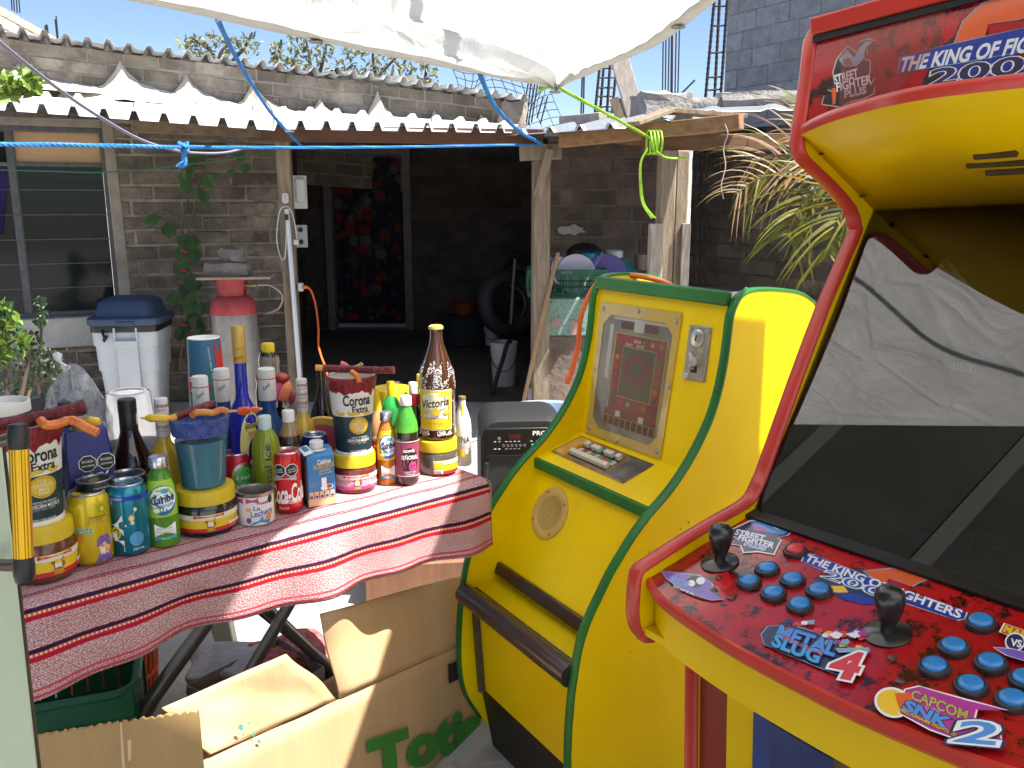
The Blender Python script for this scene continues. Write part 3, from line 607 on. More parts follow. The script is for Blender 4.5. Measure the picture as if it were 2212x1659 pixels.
# ------------------------------------------------------------------ ropes and cables
def rope(mb, pts, r, pitch=None, n=6, strands=3, seg=6):
 P = curve(pts, 14); pitch = pitch or r * 9
 d = [0]
 for a, b in zip(P, P[1:]): d.append(d[-1] + (b - a).length)
 tot = d[-1]; N_ = max(8, int(tot / pitch * 7)); N_ = min(N_, 420); S = []
 k = 0
 for i in range(N_ + 1):
  s = tot * i / N_
  while k < len(d) - 2 and d[k + 1] < s: k += 1
  f = (s - d[k]) / max(1e-9, d[k + 1] - d[k]); S.append(P[k].lerp(P[k + 1], f))
 for st in range(strands):
  out = []
  for i, p in enumerate(S):
   t = (S[min(i + 1, N_)] - S[max(i - 1, 0)]).normalized(); a_ = t.cross(Vector((0, .3, 1))).normalized(); b_ = t.cross(a_)
   g = 6.283 * (tot * i / N_ / pitch + st / strands); out.append(p + (a_ * math.cos(g) + b_ * math.sin(g)) * r * .55)
  mb.tube(out, r * .55, 5)
 return mb
blue_r = M('blue_rope', (.03, .22, .60), .6, var=.3, sc=80)
lime_r = M('lime_rope', (.30, .56, .03), .6, var=.25, sc=60)
def ropeobj(name, label, pts, r, mat, cat='rope', strands=3):
 mb = MB(); rope(mb, pts, r, strands=strands) if strands else mb.tube(curve(pts, 10), r, 6); return tag(mb.build(name, mat), label, cat)
ropeobj('blue_rope', 'rope resting on the second tarp, a dark line in the screen reflection', [(-.55, 1.95, 2.116), (-.43, 1.72, 2.116), (-.50, 1.42, 2.116), (-.43, 1.18, 2.116), (-.36, .9, 2.116)], .010, blue_r)
ropeobj('blue_rope', 'blue rope from the tarp edge down to the eave at the light post', [at(470, 42, 2.6), at(500, 105, 3.1), at(540, 175, 3.7), at(590, 250, 4.4), at(652, 317, 5.2)], .008, blue_r)
ropeobj('string', 'thin tan string hanging beside the left blue rope', [at(470, 45, 2.6), at(505, 110, 3.2), at(555, 195, 4), at(588, 240, 4.6), at(590, 282, 5.0)], .004, M('tan_string', (.40, .31, .22), .8), 'string', 0)
ropeobj('blue_rope', 'blue rope from the tarp down to the post head at centre', [at(1036, 158, 3.1), at(1060, 215, 3.6), at(1085, 248, 4), at(1125, 286, 4.6), at(1172, 312, 5.08)], .009, blue_r)
ln_ = thing('blue_rope', 'long level blue clothes line with a frayed knot, across the front of the house', 'rope', at(398, 318, 3.3))
mb = MB(); rope(mb, [at(-40, 311, 2.6), at(200, 314, 2.95), at(398, 318, 3.25), at(640, 319, 4.0), at(900, 317, 4.6), at(1172, 312, 5.08)], .0072); mb.build('line', blue_r, ln_, world=True)
kp = at(398, 318, 3.25); mb = MB(); mb.tube([kp + Vector((-.016, -.012, .014)), kp + Vector((.016, -.016, .0)), kp + Vector((0, .0, -.024)), kp + Vector((-.016, -.01, 0)), kp + Vector((.012, .006, .016)), kp + Vector((.014, -.012, -.018))], .008, 7); mb.build('knot', blue_r, ln_, world=True)
mb = MB(); rr = random.Random(4)
for k in range(16):
 a = rr.uniform(-1, 1); mb.tube([kp + Vector((a * .006, -.01, -.02)), kp + Vector((a * .012, -.012, -.05)), kp + Vector((a * .022 - .014, rr.uniform(-.02, .01), rr.uniform(-.075, -.058)))], .0022, 4)
mb.build('frayed_end', M('bright_blue_fibre', (.06, .30, .75), .6), ln_, world=True)
gr = thing('lime_rope', 'bright lime green rope from the tarp corner, knotted round the kitchen beam', 'rope', at(1400, 300, 4.6))
mb = MB(); rope(mb, [at(1203, 187, 3.3), at(1270, 224, 3.75), at(1340, 262, 4.2), at(1402, 297, 4.6)], .0075); mb.build('line', lime_r, gr, world=True)
mb = MB(); c0 = at(1416, 305, 4.5)
for k in range(4):
 x = .018 * k; mb.tube(curve([c0 + Vector((x - .03, -.02, .045)), c0 + Vector((x - .028, -.05, 0)), c0 + Vector((x - .03, -.02, -.055)), c0 + Vector((x - .03, .09, -.05)), c0 + Vector((x - .03, .09, .05)), c0 + Vector((x - .03, -.02, .045))], 4), .0055, 6)
mb.tube(curve([at(1418, 327, 4.42), at(1440, 341, 4.55), at(1485, 342, 4.6)], 4), .006, 5); mb.build('knot', lime_r, gr, world=True)
mb = MB()
for k in range(5):
 o_ = (k - 2) * 1.8; mb.tube(curve([at(1398 + o_ * .4, 322, 4.45), at(1384 + o_ * .5, 352, 4.45), at(1384 + o_ * .7, 400, 4.46), at(1390 + o_ * .8, 440, 4.46), at(1412 + o_ * 1.4, 470 + abs(o_) * .5, 4.44)], 5), .0022, 5)
mb.build('tail', lime_r, gr, world=True)
mb = MB()
for k in range(10): mb.tube(curve([at(1200, 186, 3.28), at(1185 - k, 186 + k * .6, 3.27), at(1168 - k * .6, 192 + rr.uniform(-4, 8), 3.26)], 3), .002, 4)
mb.build('frayed_end', lime_r, gr, world=True)
ropeobj('string', 'pale thin string dangling from the sawn beam end', [at(1566, 268, 4.4), at(1572, 290, 4.4), at(1563, 320, 4.42), at(1567, 360, 4.42), at(1558, 400, 4.42), at(1563, 430, 4.42)], .003, M('pale_string', (.45, .38, .36), .8), 'string', 0)
ropeobj('cable', 'grey cable sagging from the upper left and ending over the wall', [at(-30, 62, 2.6), at(0, 92, 2.7), at(110, 180, 3.1), at(200, 243, 3.4), at(300, 300, 3.8), at(380, 325, 4.1), at(440, 331, 4.3), at(490, 329, 4.45), at(535, 318, 4.6)], .0065, M('grey_cable', (.22, .21, .27), .5), 'cable', 0)
ropeobj('cord', 'thin dark green cord strung across the window and wall', [at(-30, 366, 4.6), at(120, 370, 4.7), at(250, 371, 4.8), at(450, 350, 5.1), at(600, 326, 5.35)], .004, M('green_cord', (.04, .12, .05), .6), 'cord', 0)
ropeobj('blue_rope', 'blue rope lying over the top of the tarp, seen only as a dark wavy line', [at(905, -60, 2.55) + Vector((0, 0, .22)), at(934, 0, 2.62) + Vector((0, 0, .17)), at(958, 55, 2.76) + Vector((0, 0, .13)), at(985, 100, 2.88) + Vector((0, 0, .09)), at(1006, 143, 3.02) + Vector((0, 0, .05))], .012, blue_r)
# ------------------------------------------------------------------ plants
def leaf(mb, p, d, n, ln, wd, mi=0, curl=.15, fold=.25):
 d = d.normalized(); s = d.cross(n).normalized(); n = s.cross(d)
 a, b, c, e = p, p + d * ln * .35 - n * curl * ln * .1, p + d * ln * .7 - n * curl * ln * .3, p + d * ln - n * curl * ln
 f = n * fold * wd
 vs = [a, b + s * wd * .5 + f, c + s * wd * .42 + f, e, c - s * wd * .42 + f, b - s * wd * .5 + f, b, c]
 mb.add(vs, [(0, 6, 1), (6, 7, 2, 1), (7, 3, 2), (0, 5, 6), (5, 4, 7, 6), (4, 3, 7)], mi)
def leaf_mat(n, c, c2, tl=.35):
 m = M(n, c, .45, c2=c2, sc=12, isl=.3); nt = m.node_tree; N = nt.nodes; L = nt.links
 b = N['Principled BSDF']; tr = N.new('ShaderNodeBsdfTranslucent'); mx = N.new('ShaderNodeMixShader'); mx.inputs[0].default_value = tl
 src = b.inputs['Base Color'].links[0].from_socket; L.new(src, tr.inputs[0])
 L.new(b.outputs[0], mx.inputs[1]); L.new(tr.outputs[0], mx.inputs[2]); L.new(mx.outputs[0], N['Material Output'].inputs[0]); return m
lf_lime = leaf_mat('lime_leaf', (.20, .30, .04), (.12, .20, .03)); lf_dark = leaf_mat('dark_leaf', (.022, .05, .016), (.012, .03, .01), .15)
lf_vine = leaf_mat('vine_leaf', (.055, .13, .025), (.03, .075, .02), .25); lf_grey = leaf_mat('grey_green_leaf', (.15, .17, .10), (.09, .11, .07)); lf_yel = leaf_mat('yellow_leaf', (.34, .31, .08), (.26, .25, .08))
lf_palm = leaf_mat('palm_leaf', (.22, .20, .02), (.10, .12, .02)); lf_dry = leaf_mat('dry_palm_leaf', (.36, .22, .12), (.20, .11, .07), .2); lf_backlit = leaf_mat('backlit_leaf', (.50, .30, .015), (.32, .2, .02), .5)  # golden palm blades: light from behind is put into the leaf colour
stem_m = M('brown_stem', (.10, .07, .05), .8, var=.3); gst_m = M('green_stem', (.08, .10, .04), .7)
def rv(r): return Vector((r.uniform(-1, 1), r.uniform(-1, 1), r.uniform(-1, 1)))
def bush(name, label, cat, cl, y, mats, seed, stems, n=60, ln=.05, wd=.022, dep=.25, group=None):
 """cl: list of (u, v, ru, rv) leaf clouds; stems: list of pixel polylines"""
 rr = random.Random(seed); b = at(stems[0][0][0], stems[0][0][1], y) if stems else at(cl[0][0], cl[0][1], y)
 t = thing(name, label, cat, b, group=group); mb = MB()
 for st in stems: mb.tube(curve([at(u, v, y + rr.uniform(-.05, .05)) for u, v in st], 4), [(.006 + .006 * (1 - i / (4 * (len(st) - 1)))) * y / 5 for i in range(4 * (len(st) - 1) + 1)], 5)
 if stems: mb.build('stem', stem_m, t, world=True)
 mb = MB()
 for (u, v, ru, rv_) in cl:
  for k in range(n):
   a = rr.uniform(0, 6.283); f = math.sqrt(rr.random()); p = at(u + ru * f * math.cos(a), v + rv_ * f * math.sin(a), y + rr.uniform(-dep, dep))
   s_ = rr.uniform(.6, 1.25); leaf(mb, p, rv(rr) + Vector((0, 0, .3)), rv(rr) + Vector((0, -.3, .8)), ln * s_, wd * s_, rr.randrange(len(mats)))
 mb.build('foliage', mats, t, world=True, smooth=0); return t
bush('shrub', 'sparse flowering branch above the roof between the two blue ropes left', 'shrub', [(412, 95, 22, 20), (460, 92, 24, 18), (500, 98, 16, 20), (540, 100, 22, 26), (440, 118, 20, 9)], 11, [lf_grey, lf_grey, lf_yel], 1, [[(470, 135), (455, 110), (430, 92), (412, 80)], [(470, 135), (480, 108), (505, 90)], [(500, 135), (530, 100), (545, 70)]], 60, .085, .03, group='sparse shrubs behind the upper roof')
bush('shrub', 'grey green shrub above the middle of the upper roof', 'shrub', [(595, 120, 12, 26), (640, 100, 22, 24), (700, 105, 24, 22), (670, 130, 34, 22), (740, 150, 30, 14), (630, 140, 18, 14)], 11, [lf_grey, lf_grey, lf_grey, lf_yel], 2, [[(590, 150), (600, 120), (608, 85)], [(670, 160), (668, 120), (660, 84)], [(690, 160), (700, 120), (705, 96)]], 60, .085, .032, group='sparse shrubs behind the upper roof')
bush('shrub', 'leafy shrub above the upper roof, just left of the wire mesh', 'shrub', [(770, 112, 28, 14), (830, 135, 30, 22), (880, 150, 24, 18), (925, 160, 22, 28), (800, 160, 34, 12), (910, 185, 22, 10)], 11, [lf_grey, lf_grey, lf_grey, lf_yel], 3, [[(810, 172), (835, 145), (858, 122)], [(812, 172), (806, 130), (806, 110)], [(914, 195), (920, 160), (922, 135)], [(845, 170), (850, 140)]], 60, .085, .032, group='sparse shrubs behind the upper roof')
bush('tree_branch', 'bright lime leaves of a branch poking in at the far left edge', 'branch', [(12, 180, 22, 14), (48, 178, 24, 14), (72, 184, 14, 12), (20, 205, 14, 8)], 3.4, [lf_lime], 4, [[(-40, 205), (20, 195), (75, 188)]], 26, .055, .034, .08)
bush('rose_bush', 'sunlit lime green rose bush at the left edge below the window', 'bush', [(6, 680, 22, 24), (25, 705, 20, 16), (48, 738, 16, 10), (10, 745, 18, 18), (4, 690, 10, 26), (5, 775, 10, 14)], 3.6, [lf_lime, lf_lime, lf_vine], 5, [[(16, 860), (8, 780), (6, 700), (0, 650)], [(14, 840), (10, 760), (40, 730)], [(45, 860), (60, 790), (65, 750)]], 26, .05, .028, .08)
bush('jade_plant', 'dark small leaved jade plant spreading under the window', 'plant', [(30, 800, 50, 60), (95, 780, 34, 34), (60, 750, 34, 30), (110, 800, 40, 24), (90, 690, 8, 22), (88, 655, 5, 8), (60, 830, 60, 30)], 4.3, [lf_dark, lf_dark, lf_dark], 6, [[(85, 850), (86, 760), (90, 700), (88, 650)], [(60, 860), (80, 800), (112, 775)], [(40, 860), (45, 800)]], 90, .028, .02, .22)
# vine on the brick wall
vt = thing('climbing_vine', 'heart leaved climbing vine trained up a cane on the brick wall', 'vine', at(405, 800, 5.7)); mb = MB(); rr = random.Random(8)
vm = [[(402, 790), (400, 700), (396, 600), (392, 520), (402, 440), (430, 400), (440, 370)], [(392, 540), (370, 490), (345, 470), (330, 465)], [(400, 520), (420, 450), (428, 400)]]
for st in vm: mb.tube(curve([at(u, v, 5.72) for u, v in st], 4), .006, 5)
mb.build('stem', gst_m, vt, world=True)
mb = MB(); mb.tube([at(388, 800, 5.68), at(402, 660, 5.7), at(393, 495, 5.74)], .007, 6); mb.build('cane', M('brown_cane', (.30, .16, .08), .7), vt, world=True)
mb = MB()
for v in (540, 583, 610, 645, 700): mb.tube([at(390, v, 5.66), at(405, v + 4, 5.66)], .008, 5)
mb.build('red_tie', M('red_tie', (.50, .04, .04), .5), vt, world=True)
mb = MB()
LV = [(445, 385, 22), (425, 345, 18), (440, 330, 14), (395, 350, 16), (408, 365, 18), (410, 395, 20), (390, 380, 15), (430, 410, 18), (440, 420, 18), (332, 470, 20), (362, 490, 22), (405, 515, 24), (390, 540, 22), (418, 520, 18), (425, 545, 24), (398, 575, 24), (412, 600, 26), (395, 620, 20), (430, 610, 18), (385, 640, 22), (408, 650, 26), (420, 640, 18), (435, 660, 20), (415, 680, 22), (430, 690, 22), (405, 700, 20), (395, 718, 18), (438, 705, 18), (448, 440, 14), (520, 335, 16), (535, 360, 16), (500, 370, 12)]
for u, v, s_ in LV:
 p = at(u, v - s_ * .5, 5.66 + rr.uniform(-.05, .03)); k = px(p)
 leaf(mb, p, Vector((rr.uniform(-.5, .5), -.25, -1)), Vector((rr.uniform(-.4, .4), -1, .3)), s_ * 1.7 * k, s_ * 1.45 * k, 0, .12, .12)
mb.build('foliage', lf_vine, vt, world=True, smooth=0)
# palm
pt = thing('palm', 'drooping palm with half dried fronds beside the arcade cabinet', 'palm', at(1800, 640, 4.6))
rr = random.Random(12)
def frond(path, y0, y1, nl, ll, mats, droop=.9, wd=.016, seed=0):
 r2 = random.Random(seed); P = curve([at(u, v, y0 + (y1 - y0) * i / (len(path) - 1)) for i, (u, v) in enumerate(path)], 8); fb_ = MB(); sp_ = MB()
 sp_.tube(P, [.008 * (1 - .7 * i / (len(P) - 1)) for i in range(len(P))], 5)
 for k in range(nl):
  f = .15 + .85 * k / (nl - 1); i = min(int(f * (len(P) - 1)), len(P) - 2); p = P[i]; t = (P[i + 1] - P[i]).normalized(); sd = t.cross(Vector((0, -1, .2))).normalized()
  for sg in (-1, 1):
   l_ = ll * (1 - .55 * abs(f - .45)) * r2.uniform(.75, 1.2); d = (t * .75 + sd * sg * .75 + Vector((r2.uniform(-.12, .12), r2.uniform(-.3, .3), r2.uniform(-.1, .15)))).normalized()
   pts = []; q_ = p.copy(); dd = d.copy()
   for s_ in range(7): pts.append(q_.copy()); q_ = q_ + dd * l_ / 6; dd = (dd + Vector((0, 0, -droop * .17))).normalized()
   vs = []; w_ = wd * r2.uniform(.5, .95)
   sdn = d.cross(Vector((r2.uniform(-.4, .4), -1, .5))).normalized()
   for s_, x in enumerate(pts):
    h = w_ * (1, .95, .85, .7, .5, .3, .03)[s_] * .5; vs += [x + sdn * h, x - sdn * h]
   mi = r2.choices(range(len(mats)), [3, 1.5, 1][:len(mats)])[0]
   fb_.add(vs, [(2 * a, 2 * a + 1, 2 * a + 3, 2 * a + 2) for a in range(6)], mi)
 sp_.build('frond_stalk', gst_m, pt, world=True); fb_.build('frond', mats, pt, world=True, smooth=0)
frond([(1850, 400), (1800, 360), (1740, 338), (1680, 335), (1620, 350)], 4.4, 4.5, 20, .42, [lf_dry, lf_palm, lf_backlit], .9, seed=1)
frond([(1860, 420), (1810, 400), (1760, 410), (1725, 450), (1700, 510)], 4.3, 4.3, 18, .40, [lf_palm, lf_palm, lf_backlit], 1.0, .02, seed=2)
frond([(1850, 380), (1790, 320), (1745, 270), (1730, 215)], 4.6, 4.7, 14, .26, [lf_palm, lf_backlit, lf_dry], .5, .024, seed=3)
frond([(1850, 410), (1790, 385), (1720, 372), (1640, 385), (1590, 420)], 4.5, 4.4, 18, .34, [lf_dry, lf_palm], 1.2, .012, seed=4)
frond([(1880, 440), (1840, 440), (1805, 480), (1790, 560)], 4.2, 4.2, 16, .42, [lf_palm, lf_palm, lf_backlit], 1.0, .022, seed=6)
mb = MB(); mb.tube([at(1860, 760, 4.5), at(1855, 560, 4.5), at(1860, 400, 4.5)], [.06, .05, .03], 8); mb.build('trunk', M('palm_trunk', (.16, .09, .04), .8, var=.4), pt, world=True)
# ------------------------------------------------------------------ things along the brick wall
def loft(mb, rings, mi=0, cap0=True, cap1=True):
 k = len(rings); n = len(rings[0]); vs = [p for r_ in rings for p in r_]
 fs = [(i * n + j, i * n + (j + 1) % n, (i + 1) * n + (j + 1) % n, (i + 1) * n + j) for i in range(k - 1) for j in range(n)]
 if cap0: fs.append(tuple(range(n - 1, -1, -1)))
 if cap1: fs.append(tuple(range((k - 1) * n, k * n)))
 return mb.add(vs, fs, mi)
def rsq(w, d, r, z, n=6, o=(0, 0)):
 r = min(r, w / 2, d / 2); out = []
 for cx_, cy_, a0 in ((w / 2 - r, d / 2 - r, 0), (-w / 2 + r, d / 2 - r, 1), (-w / 2 + r, -d / 2 + r, 2), (w / 2 - r, -d / 2 + r, 3)):
  for k in range(n + 1):
   a = (a0 + k / n) * math.pi / 2; out.append((o[0] + cx_ + r * math.cos(a), o[1] + cy_ + r * math.sin(a), z))
 return out
b0 = at(286, 700, 5.27); b0.z = 0; zl = at(286, 700, 5.05).z; zt_ = at(286, 655, 5.27).z
tb = thing('trash_can', 'pale grey square trash can with a dark blue lid under the window', 'trash can', b0, .12); tb.scale = (.84, .84, 1)
plg = M('pale_grey_plastic', (.50, .54, .58), .45, var=.12, sc=4); blul = M('navy_lid', (.035, .065, .13), .5, var=.2, sc=5)
mb = MB(); H_ = zl - .02; loft(mb, [rsq(.33, .33, .06, 0), rsq(.35, .35, .06, .02), rsq(.40, .40, .06, H_ * .55), rsq(.42, .42, .06, H_ * .56), rsq(.43, .43, .06, H_ * .80), rsq(.45, .45, .06, H_ * .81), rsq(.46, .46, .06, H_)])
body = mb.build('body', plg, tb, smooth=35)
mb = MB(); mb.box((.02, -.228, H_ * .48), (.15, .02, H_ * .8)); mb.build('front_rib', plg, tb, bevel=.006)
mb = MB(); mb.box((.02, -.243, H_ - .10), (.16, .035, .035)); mb.box((-.055, -.236, H_ - .06), (.014, .03, .11)); mb.box((.095, -.236, H_ - .06), (.014, .03, .11)); mb.build('handle', plg, tb, bevel=.004)
mb = MB(); loft(mb, [rsq(.47, .47, .07, H_ - .035), rsq(.475, .475, .07, H_ - .03), rsq(.475, .475, .07, H_ + .005)], cap0=False, cap1=False); mb.tube(curve([(-.14, -.24, H_ - .02), (-.12, -.255, H_ - .06), (-.13, -.25, H_ - .085), (-.10, -.25, H_ - .05)], 3), [.01] * 10, 6); mb.build('bin_bag', M('black_bag', (.012, .012, .014), .3, bump=.5, bs=20), tb)
mb = MB(); hl = zt_ - zl; loft(mb, [rsq(.50, .50, .09, H_ + .006), rsq(.51, .51, .09, H_ + .012), rsq(.51, .51, .09, H_ + .045), rsq(.49, .49, .09, H_ + .052), rsq(.42, .42, .08, H_ + .06), rsq(.38, .38, .1, H_ + .06 + hl * .8), rsq(.30, .30, .1, H_ + .06 + hl)]); lid = mb.build('lid', blul, tb, smooth=50)
mb = MB(); mb.box((0, -.10, H_ + .05 + hl * .78), (.20, .14, .05), rotm(0, .35)); mb.box((.03, -.255, H_ + .02), (.13, .014, .03)); mb.build('lid_flap', blul, lid, bevel=.01)
# gas cylinder
g0 = at(507, 700, 5.2); gz = lambda v: at(507, v, 5.2).z
gt = thing('gas_cylinder', 'silver gas cylinder with red shoulder and collar by the brick wall', 'gas cylinder', (g0.x, g0.y, 0)); gr_ = .135
silv = M('silver_paint', (.30, .295, .29), .45, .3, c2=(.19, .18, .175), sc=6, c3=(.16, .11, .09), sc3=8, lo3=.6, hi3=.75); red_p = M('worn_red_paint', (.42, .055, .06), .6, c2=(.27, .04, .045), sc=14, c3=(.30, .16, .14), sc3=9, lo3=.6, hi3=.75)
za_, zb_ = gz(677), gz(645)
mb = MB(); mb.lathe([(gr_ * .8, 0), (gr_ * .85, .02), (gr_ * .97, .04), (gr_, .08), (gr_, za_)], 32); mb.build('tank', silv, gt)
mb = MB(); mb.lathe([(gr_ + .001, za_ + .0005), (gr_ + .001, za_ + .03), (gr_ * .93, zb_ - .01), (gr_ * .72, zb_ + .015), (gr_ * .5, zb_ + .025)], 32); mb.build('shoulder', red_p, gt)
mb = MB(); zc_ = gz(602)
n = 40
for k in range(n):
 a0, a1 = k / n * 6.283, (k + 1) / n * 6.283
 if 2.6 < a0 < 3.4 or 5.9 < a0 < 6.15: continue
 r0, r1 = gr_ * .60, gr_ * .68
 P_ = [(r0 * math.cos(a), r0 * math.sin(a), zb_ + .02) for a in (a0, a1)] + [(r1 * math.cos(a), r1 * math.sin(a), zc_) for a in (a1, a0)]
 Q_ = [(x * .93, y * .93, z) for x, y, z in P_]; mb.add(P_ + Q_, [(0, 1, 2, 3), (7, 6, 5, 4), (0, 4, 5, 1), (1, 5, 6, 2), (2, 6, 7, 3), (3, 7, 4, 0)])
mb.lathe([(gr_ * .70, zc_ - .012), (gr_ * .71, zc_), (gr_ * .62, zc_)], 32); mb.build('collar', red_p, gt)
mb = MB(); mb.lathe([(.018, zb_ + .02), (.018, zb_ + .10), (.03, zb_ + .10), (.03, zb_ + .13), (.012, zb_ + .15)], 12); mb.tube([(.02, 0, zb_ + .08), (.16, -.03, zb_ + .085)], .012, 8); mb.build('valve', M('brass_valve', (.32, .27, .18), .4, .8), gt)
mb = MB(); mb.tube(curve([(.16, -.03, zb_ + .085), (.24, -.02, zb_ + .08), (.30, 0, zb_ + .02), (.27, .02, zb_ - .06), (.18, .05, zb_ - .10)], 6), .006, 6); mb.build('hose', M('grey_hose', (.25, .24, .22), .5), gt)
mb = MB(); mb.box(at(512, 597, 5.2), (.42, .30, .014), rotm(.15)); tag(mb.build('board', M('thin_board', (.36, .27, .18), .8, var=.3), bevel=.002), 'thin board balanced on top of the gas cylinder', 'board')
tag(rock(at(494, 581, 5.17), (.26, .16, .085), .1, 21).build('stone', M('grey_stone', (.22, .20, .185), .95, var=.35, sc=14, bump=.8)), 'long flat stone lying on the board over the gas cylinder', 'stone')
tag(rock(at(501, 551, 5.17), (.13, .10, .085), -.5, 22).build('stone', MATS['grey_stone']), 'small angular stone on top of the long flat stone', 'stone')
# post fittings
offw = M('offwhite_plastic', (.60, .60, .60), .4, var=.1); blk = M('black_plastic', (.015, .015, .017), .4); redm = M('red_plastic', (.50, .03, .03), .4)
bx = thing('electric_box', 'white breaker box with rounded cover high beside the light post', 'electric box', at(647, 415, 5.75))
k = px(at(647, 415, 5.75)); mb = MB(); mb.box((0, 0, 0), (30 * k, .07, 70 * k), rotm(.3)); mb.build('case', offw, bx, bevel=.004)
mb = MB(); mb.box((.02, -.05, .01), (20 * k, .035, 52 * k), rotm(.3)); mb.build('cover', offw, bx, bevel=.014, bseg=4)
bx = thing('fuse_box', 'small grey box with two black knockout holes beside the light post', 'electric box', at(650, 510, 5.75))
mb = MB(); mb.box((0, 0, 0), (28 * k, .05, 48 * k), rotm(.2)); mb.build('case', M('grey_box', (.36, .38, .40), .5), bx, bevel=.003)
mb = MB(); mt = Matrix.Rotation(.2, 3, 'Z') @ Matrix.Rotation(R(90), 3, 'X')
for z in (-12, 14): mb.lathe([(.017, .024), (.017, .027), (0.0001, .027)], 14, mat=mt, o=(0, 0, z * k))
mb.build('knockout', blk, bx)
bx = thing('light_switch', 'white wall switch mounted on the light post', 'switch', at(617, 428, 5.44)); k = px(at(617, 428, 5.44))
mb = MB(); loft(mb, [[(x, -y_, z_) for x, z_, y_ in rsq(14 * k, 22 * k, 5 * k, yy)] for yy in (0, .012)]); mb.build('plate', offw, bx, bevel=.002)
mb = MB(); mb.box((0, -.015, 0), (5 * k, .006, 11 * k)); mb.build('rocker', M('rocker_white', (.5, .5, .5), .3), bx, bevel=.001)
lt = thing('tube_light', 'long white tube lamp fixed to the light post', 'tube light', at(640, 790, 5.42))
ta, tb_ = at(620, 452, 5.43), at(648, 820, 5.43)
mb = MB(); mb.beam(ta, tb_, .03, .022, up=(0, 1, 0)); mb.build('housing', M('lamp_aluminium', (.55, .58, .64), .3, .3), lt, world=True, bevel=.003)
mb = MB(); off_ = Vector((0, -.014, 0)); mb.beam(ta + off_, tb_ + off_, .014, .008, up=(0, 1, 0)); mb.build('diffuser', M('lamp_diffuser', (.70, .74, .82), .3), lt, world=True)
mb = MB(); mb.box(at(619, 469, 5.40), (.02, .02, .035)); mb.build('lamp_switch', blk, lt, world=True, bevel=.003)
wc = thing('white_cord', 'white lamp cord looping from the switch, plug hanging loose', 'cord', at(640, 522, 5.4))
mb = MB(); mb.tube(curve([at(619, 445, 5.42), at(606, 452, 5.41), at(600, 480, 5.41), at(598, 520, 5.41), at(606, 555, 5.41), at(615, 558, 5.41), at(618, 520, 5.41), at(619, 470, 5.41)], 6), .004, 6); mb.tube(curve([at(621, 446, 5.42), at(631, 460, 5.42), at(638, 490, 5.42), at(641, 515, 5.42)], 6), .004, 6); mb.build('cable', offw, wc, world=True)
mb = MB(); mb.box(at(640, 523, 5.42), (.03, .022, .032), rotm(.1)); mb.build('plug', offw, wc, world=True, bevel=.003)
bx = thing('socket', 'white power socket on the side of the light post', 'socket', at(650, 620, 5.44)); mb = MB(); mb.box((0, 0, 0), (.032, .03, .052)); mb.build('case', offw, bx, bevel=.004)
mb = MB(); mb.box((0.0, -.0155, .0), (.02, .003, .02)); mb.build('face_plate', offw, bx)
org = M('orange_cord', (.75, .14, .03), .45)
oc = thing('extension_cord', 'orange extension cord plugged into the post socket, hanging down', 'cord', at(656, 620, 5.42))
mb = MB(); mb.tube(curve([at(665, 621, 5.41), at(674, 632, 5.4), at(683, 665, 5.35), at(688, 710, 5.2), at(688, 745, 5.1), at(694, 770, 5.0), at(705, 800, 4.95), at(712, 840, 4.9)], 8), .0065, 7); mb.build('cable', org, oc, world=True)
mb = MB(); mb.tube([at(654, 620, 5.42), at(661, 620, 5.41), at(666, 621, 5.41)], [.012, .011, .006], 8); mb.build('plug', org, oc, world=True)
# ------------------------------------------------------------------ inside the patio
def bucket(label, u, vt, vb, y, w, strap=False, mat=None):
 t0 = at(u, vt, y); bz = at(u, vb, y).z; k = px(t0); h = t0.z - max(bz, 0); r_ = w * k / 2
 t = thing('bucket', label, 'bucket', (t0.x, y, max(bz, 0))); m_ = mat or M('white_bucket', (.50, .50, .50), .4, var=.12)
 mb = MB(); mb.lathe([(r_ * .82, 0), (r_ * .96, h * .8), (r_, h * .8), (r_ * 1.02, h * .86), (r_ * .97, h * .86), (r_, h * .95), (r_ * 1.03, h), (r_ * .95, h), (r_ * .93, h * .9), (r_ * .78, .02), (0.0001, .02)], 28); mb.build('body', m_, t)
 mb = MB(); mb.tube(curve([(-r_, 0, h * .72), (-r_ * .7, -r_ * .8, h * .5), (0, -r_ * 1.1, h * .38), (r_ * .7, -r_ * .8, h * .5), (r_, 0, h * .72)], 5), .004, 5); mb.build('handle', M('bucket_wire', (.08, .08, .08), .5), t)
 return t
bucket('white bucket with a black tube leaning in it on the patio', 1088, 738, 836, 6.3, 58); bucket('smaller white bucket standing behind the first in the dark patio', 1064, 706, 745, 7.9, 38)
mb = MB(); mb.tube(curve([at(1103, 738, 6.15), at(1096, 742, 6.12), at(1085, 780, 6.05), at(1072, 820, 6.0), at(1066, 850, 5.95)], 5), .016, 8); tag(mb.build('black_tube', blk), 'black rubber tube hooked over the rim of the white bucket', 'tube')
t0 = at(1003, 665, 8.2); t = thing('basin', 'dull red plastic basin on a dark stool at the back of the patio', 'basin', t0)
mb = MB(); mb.lathe([(.10, -.06), (.115, .05), (.13, .055), (.125, .06), (.105, .05), (.09, -.05), (.0001, -.05)], 24); mb.build('bowl', M('dull_red_plastic', (.20, .03, .02), .5), t)
mb = MB(); mb.box((-.13, 0, .05), (.04, .05, .01)); mb.box((.13, 0, .05), (.04, .05, .01)); mb.build('handle', MATS['dull_red_plastic'], t, bevel=.003)
t = thing('stool', 'dark cloth covered stool under the red basin', 'stool', (t0.x, t0.y, 0)); sz = t0.z - .065
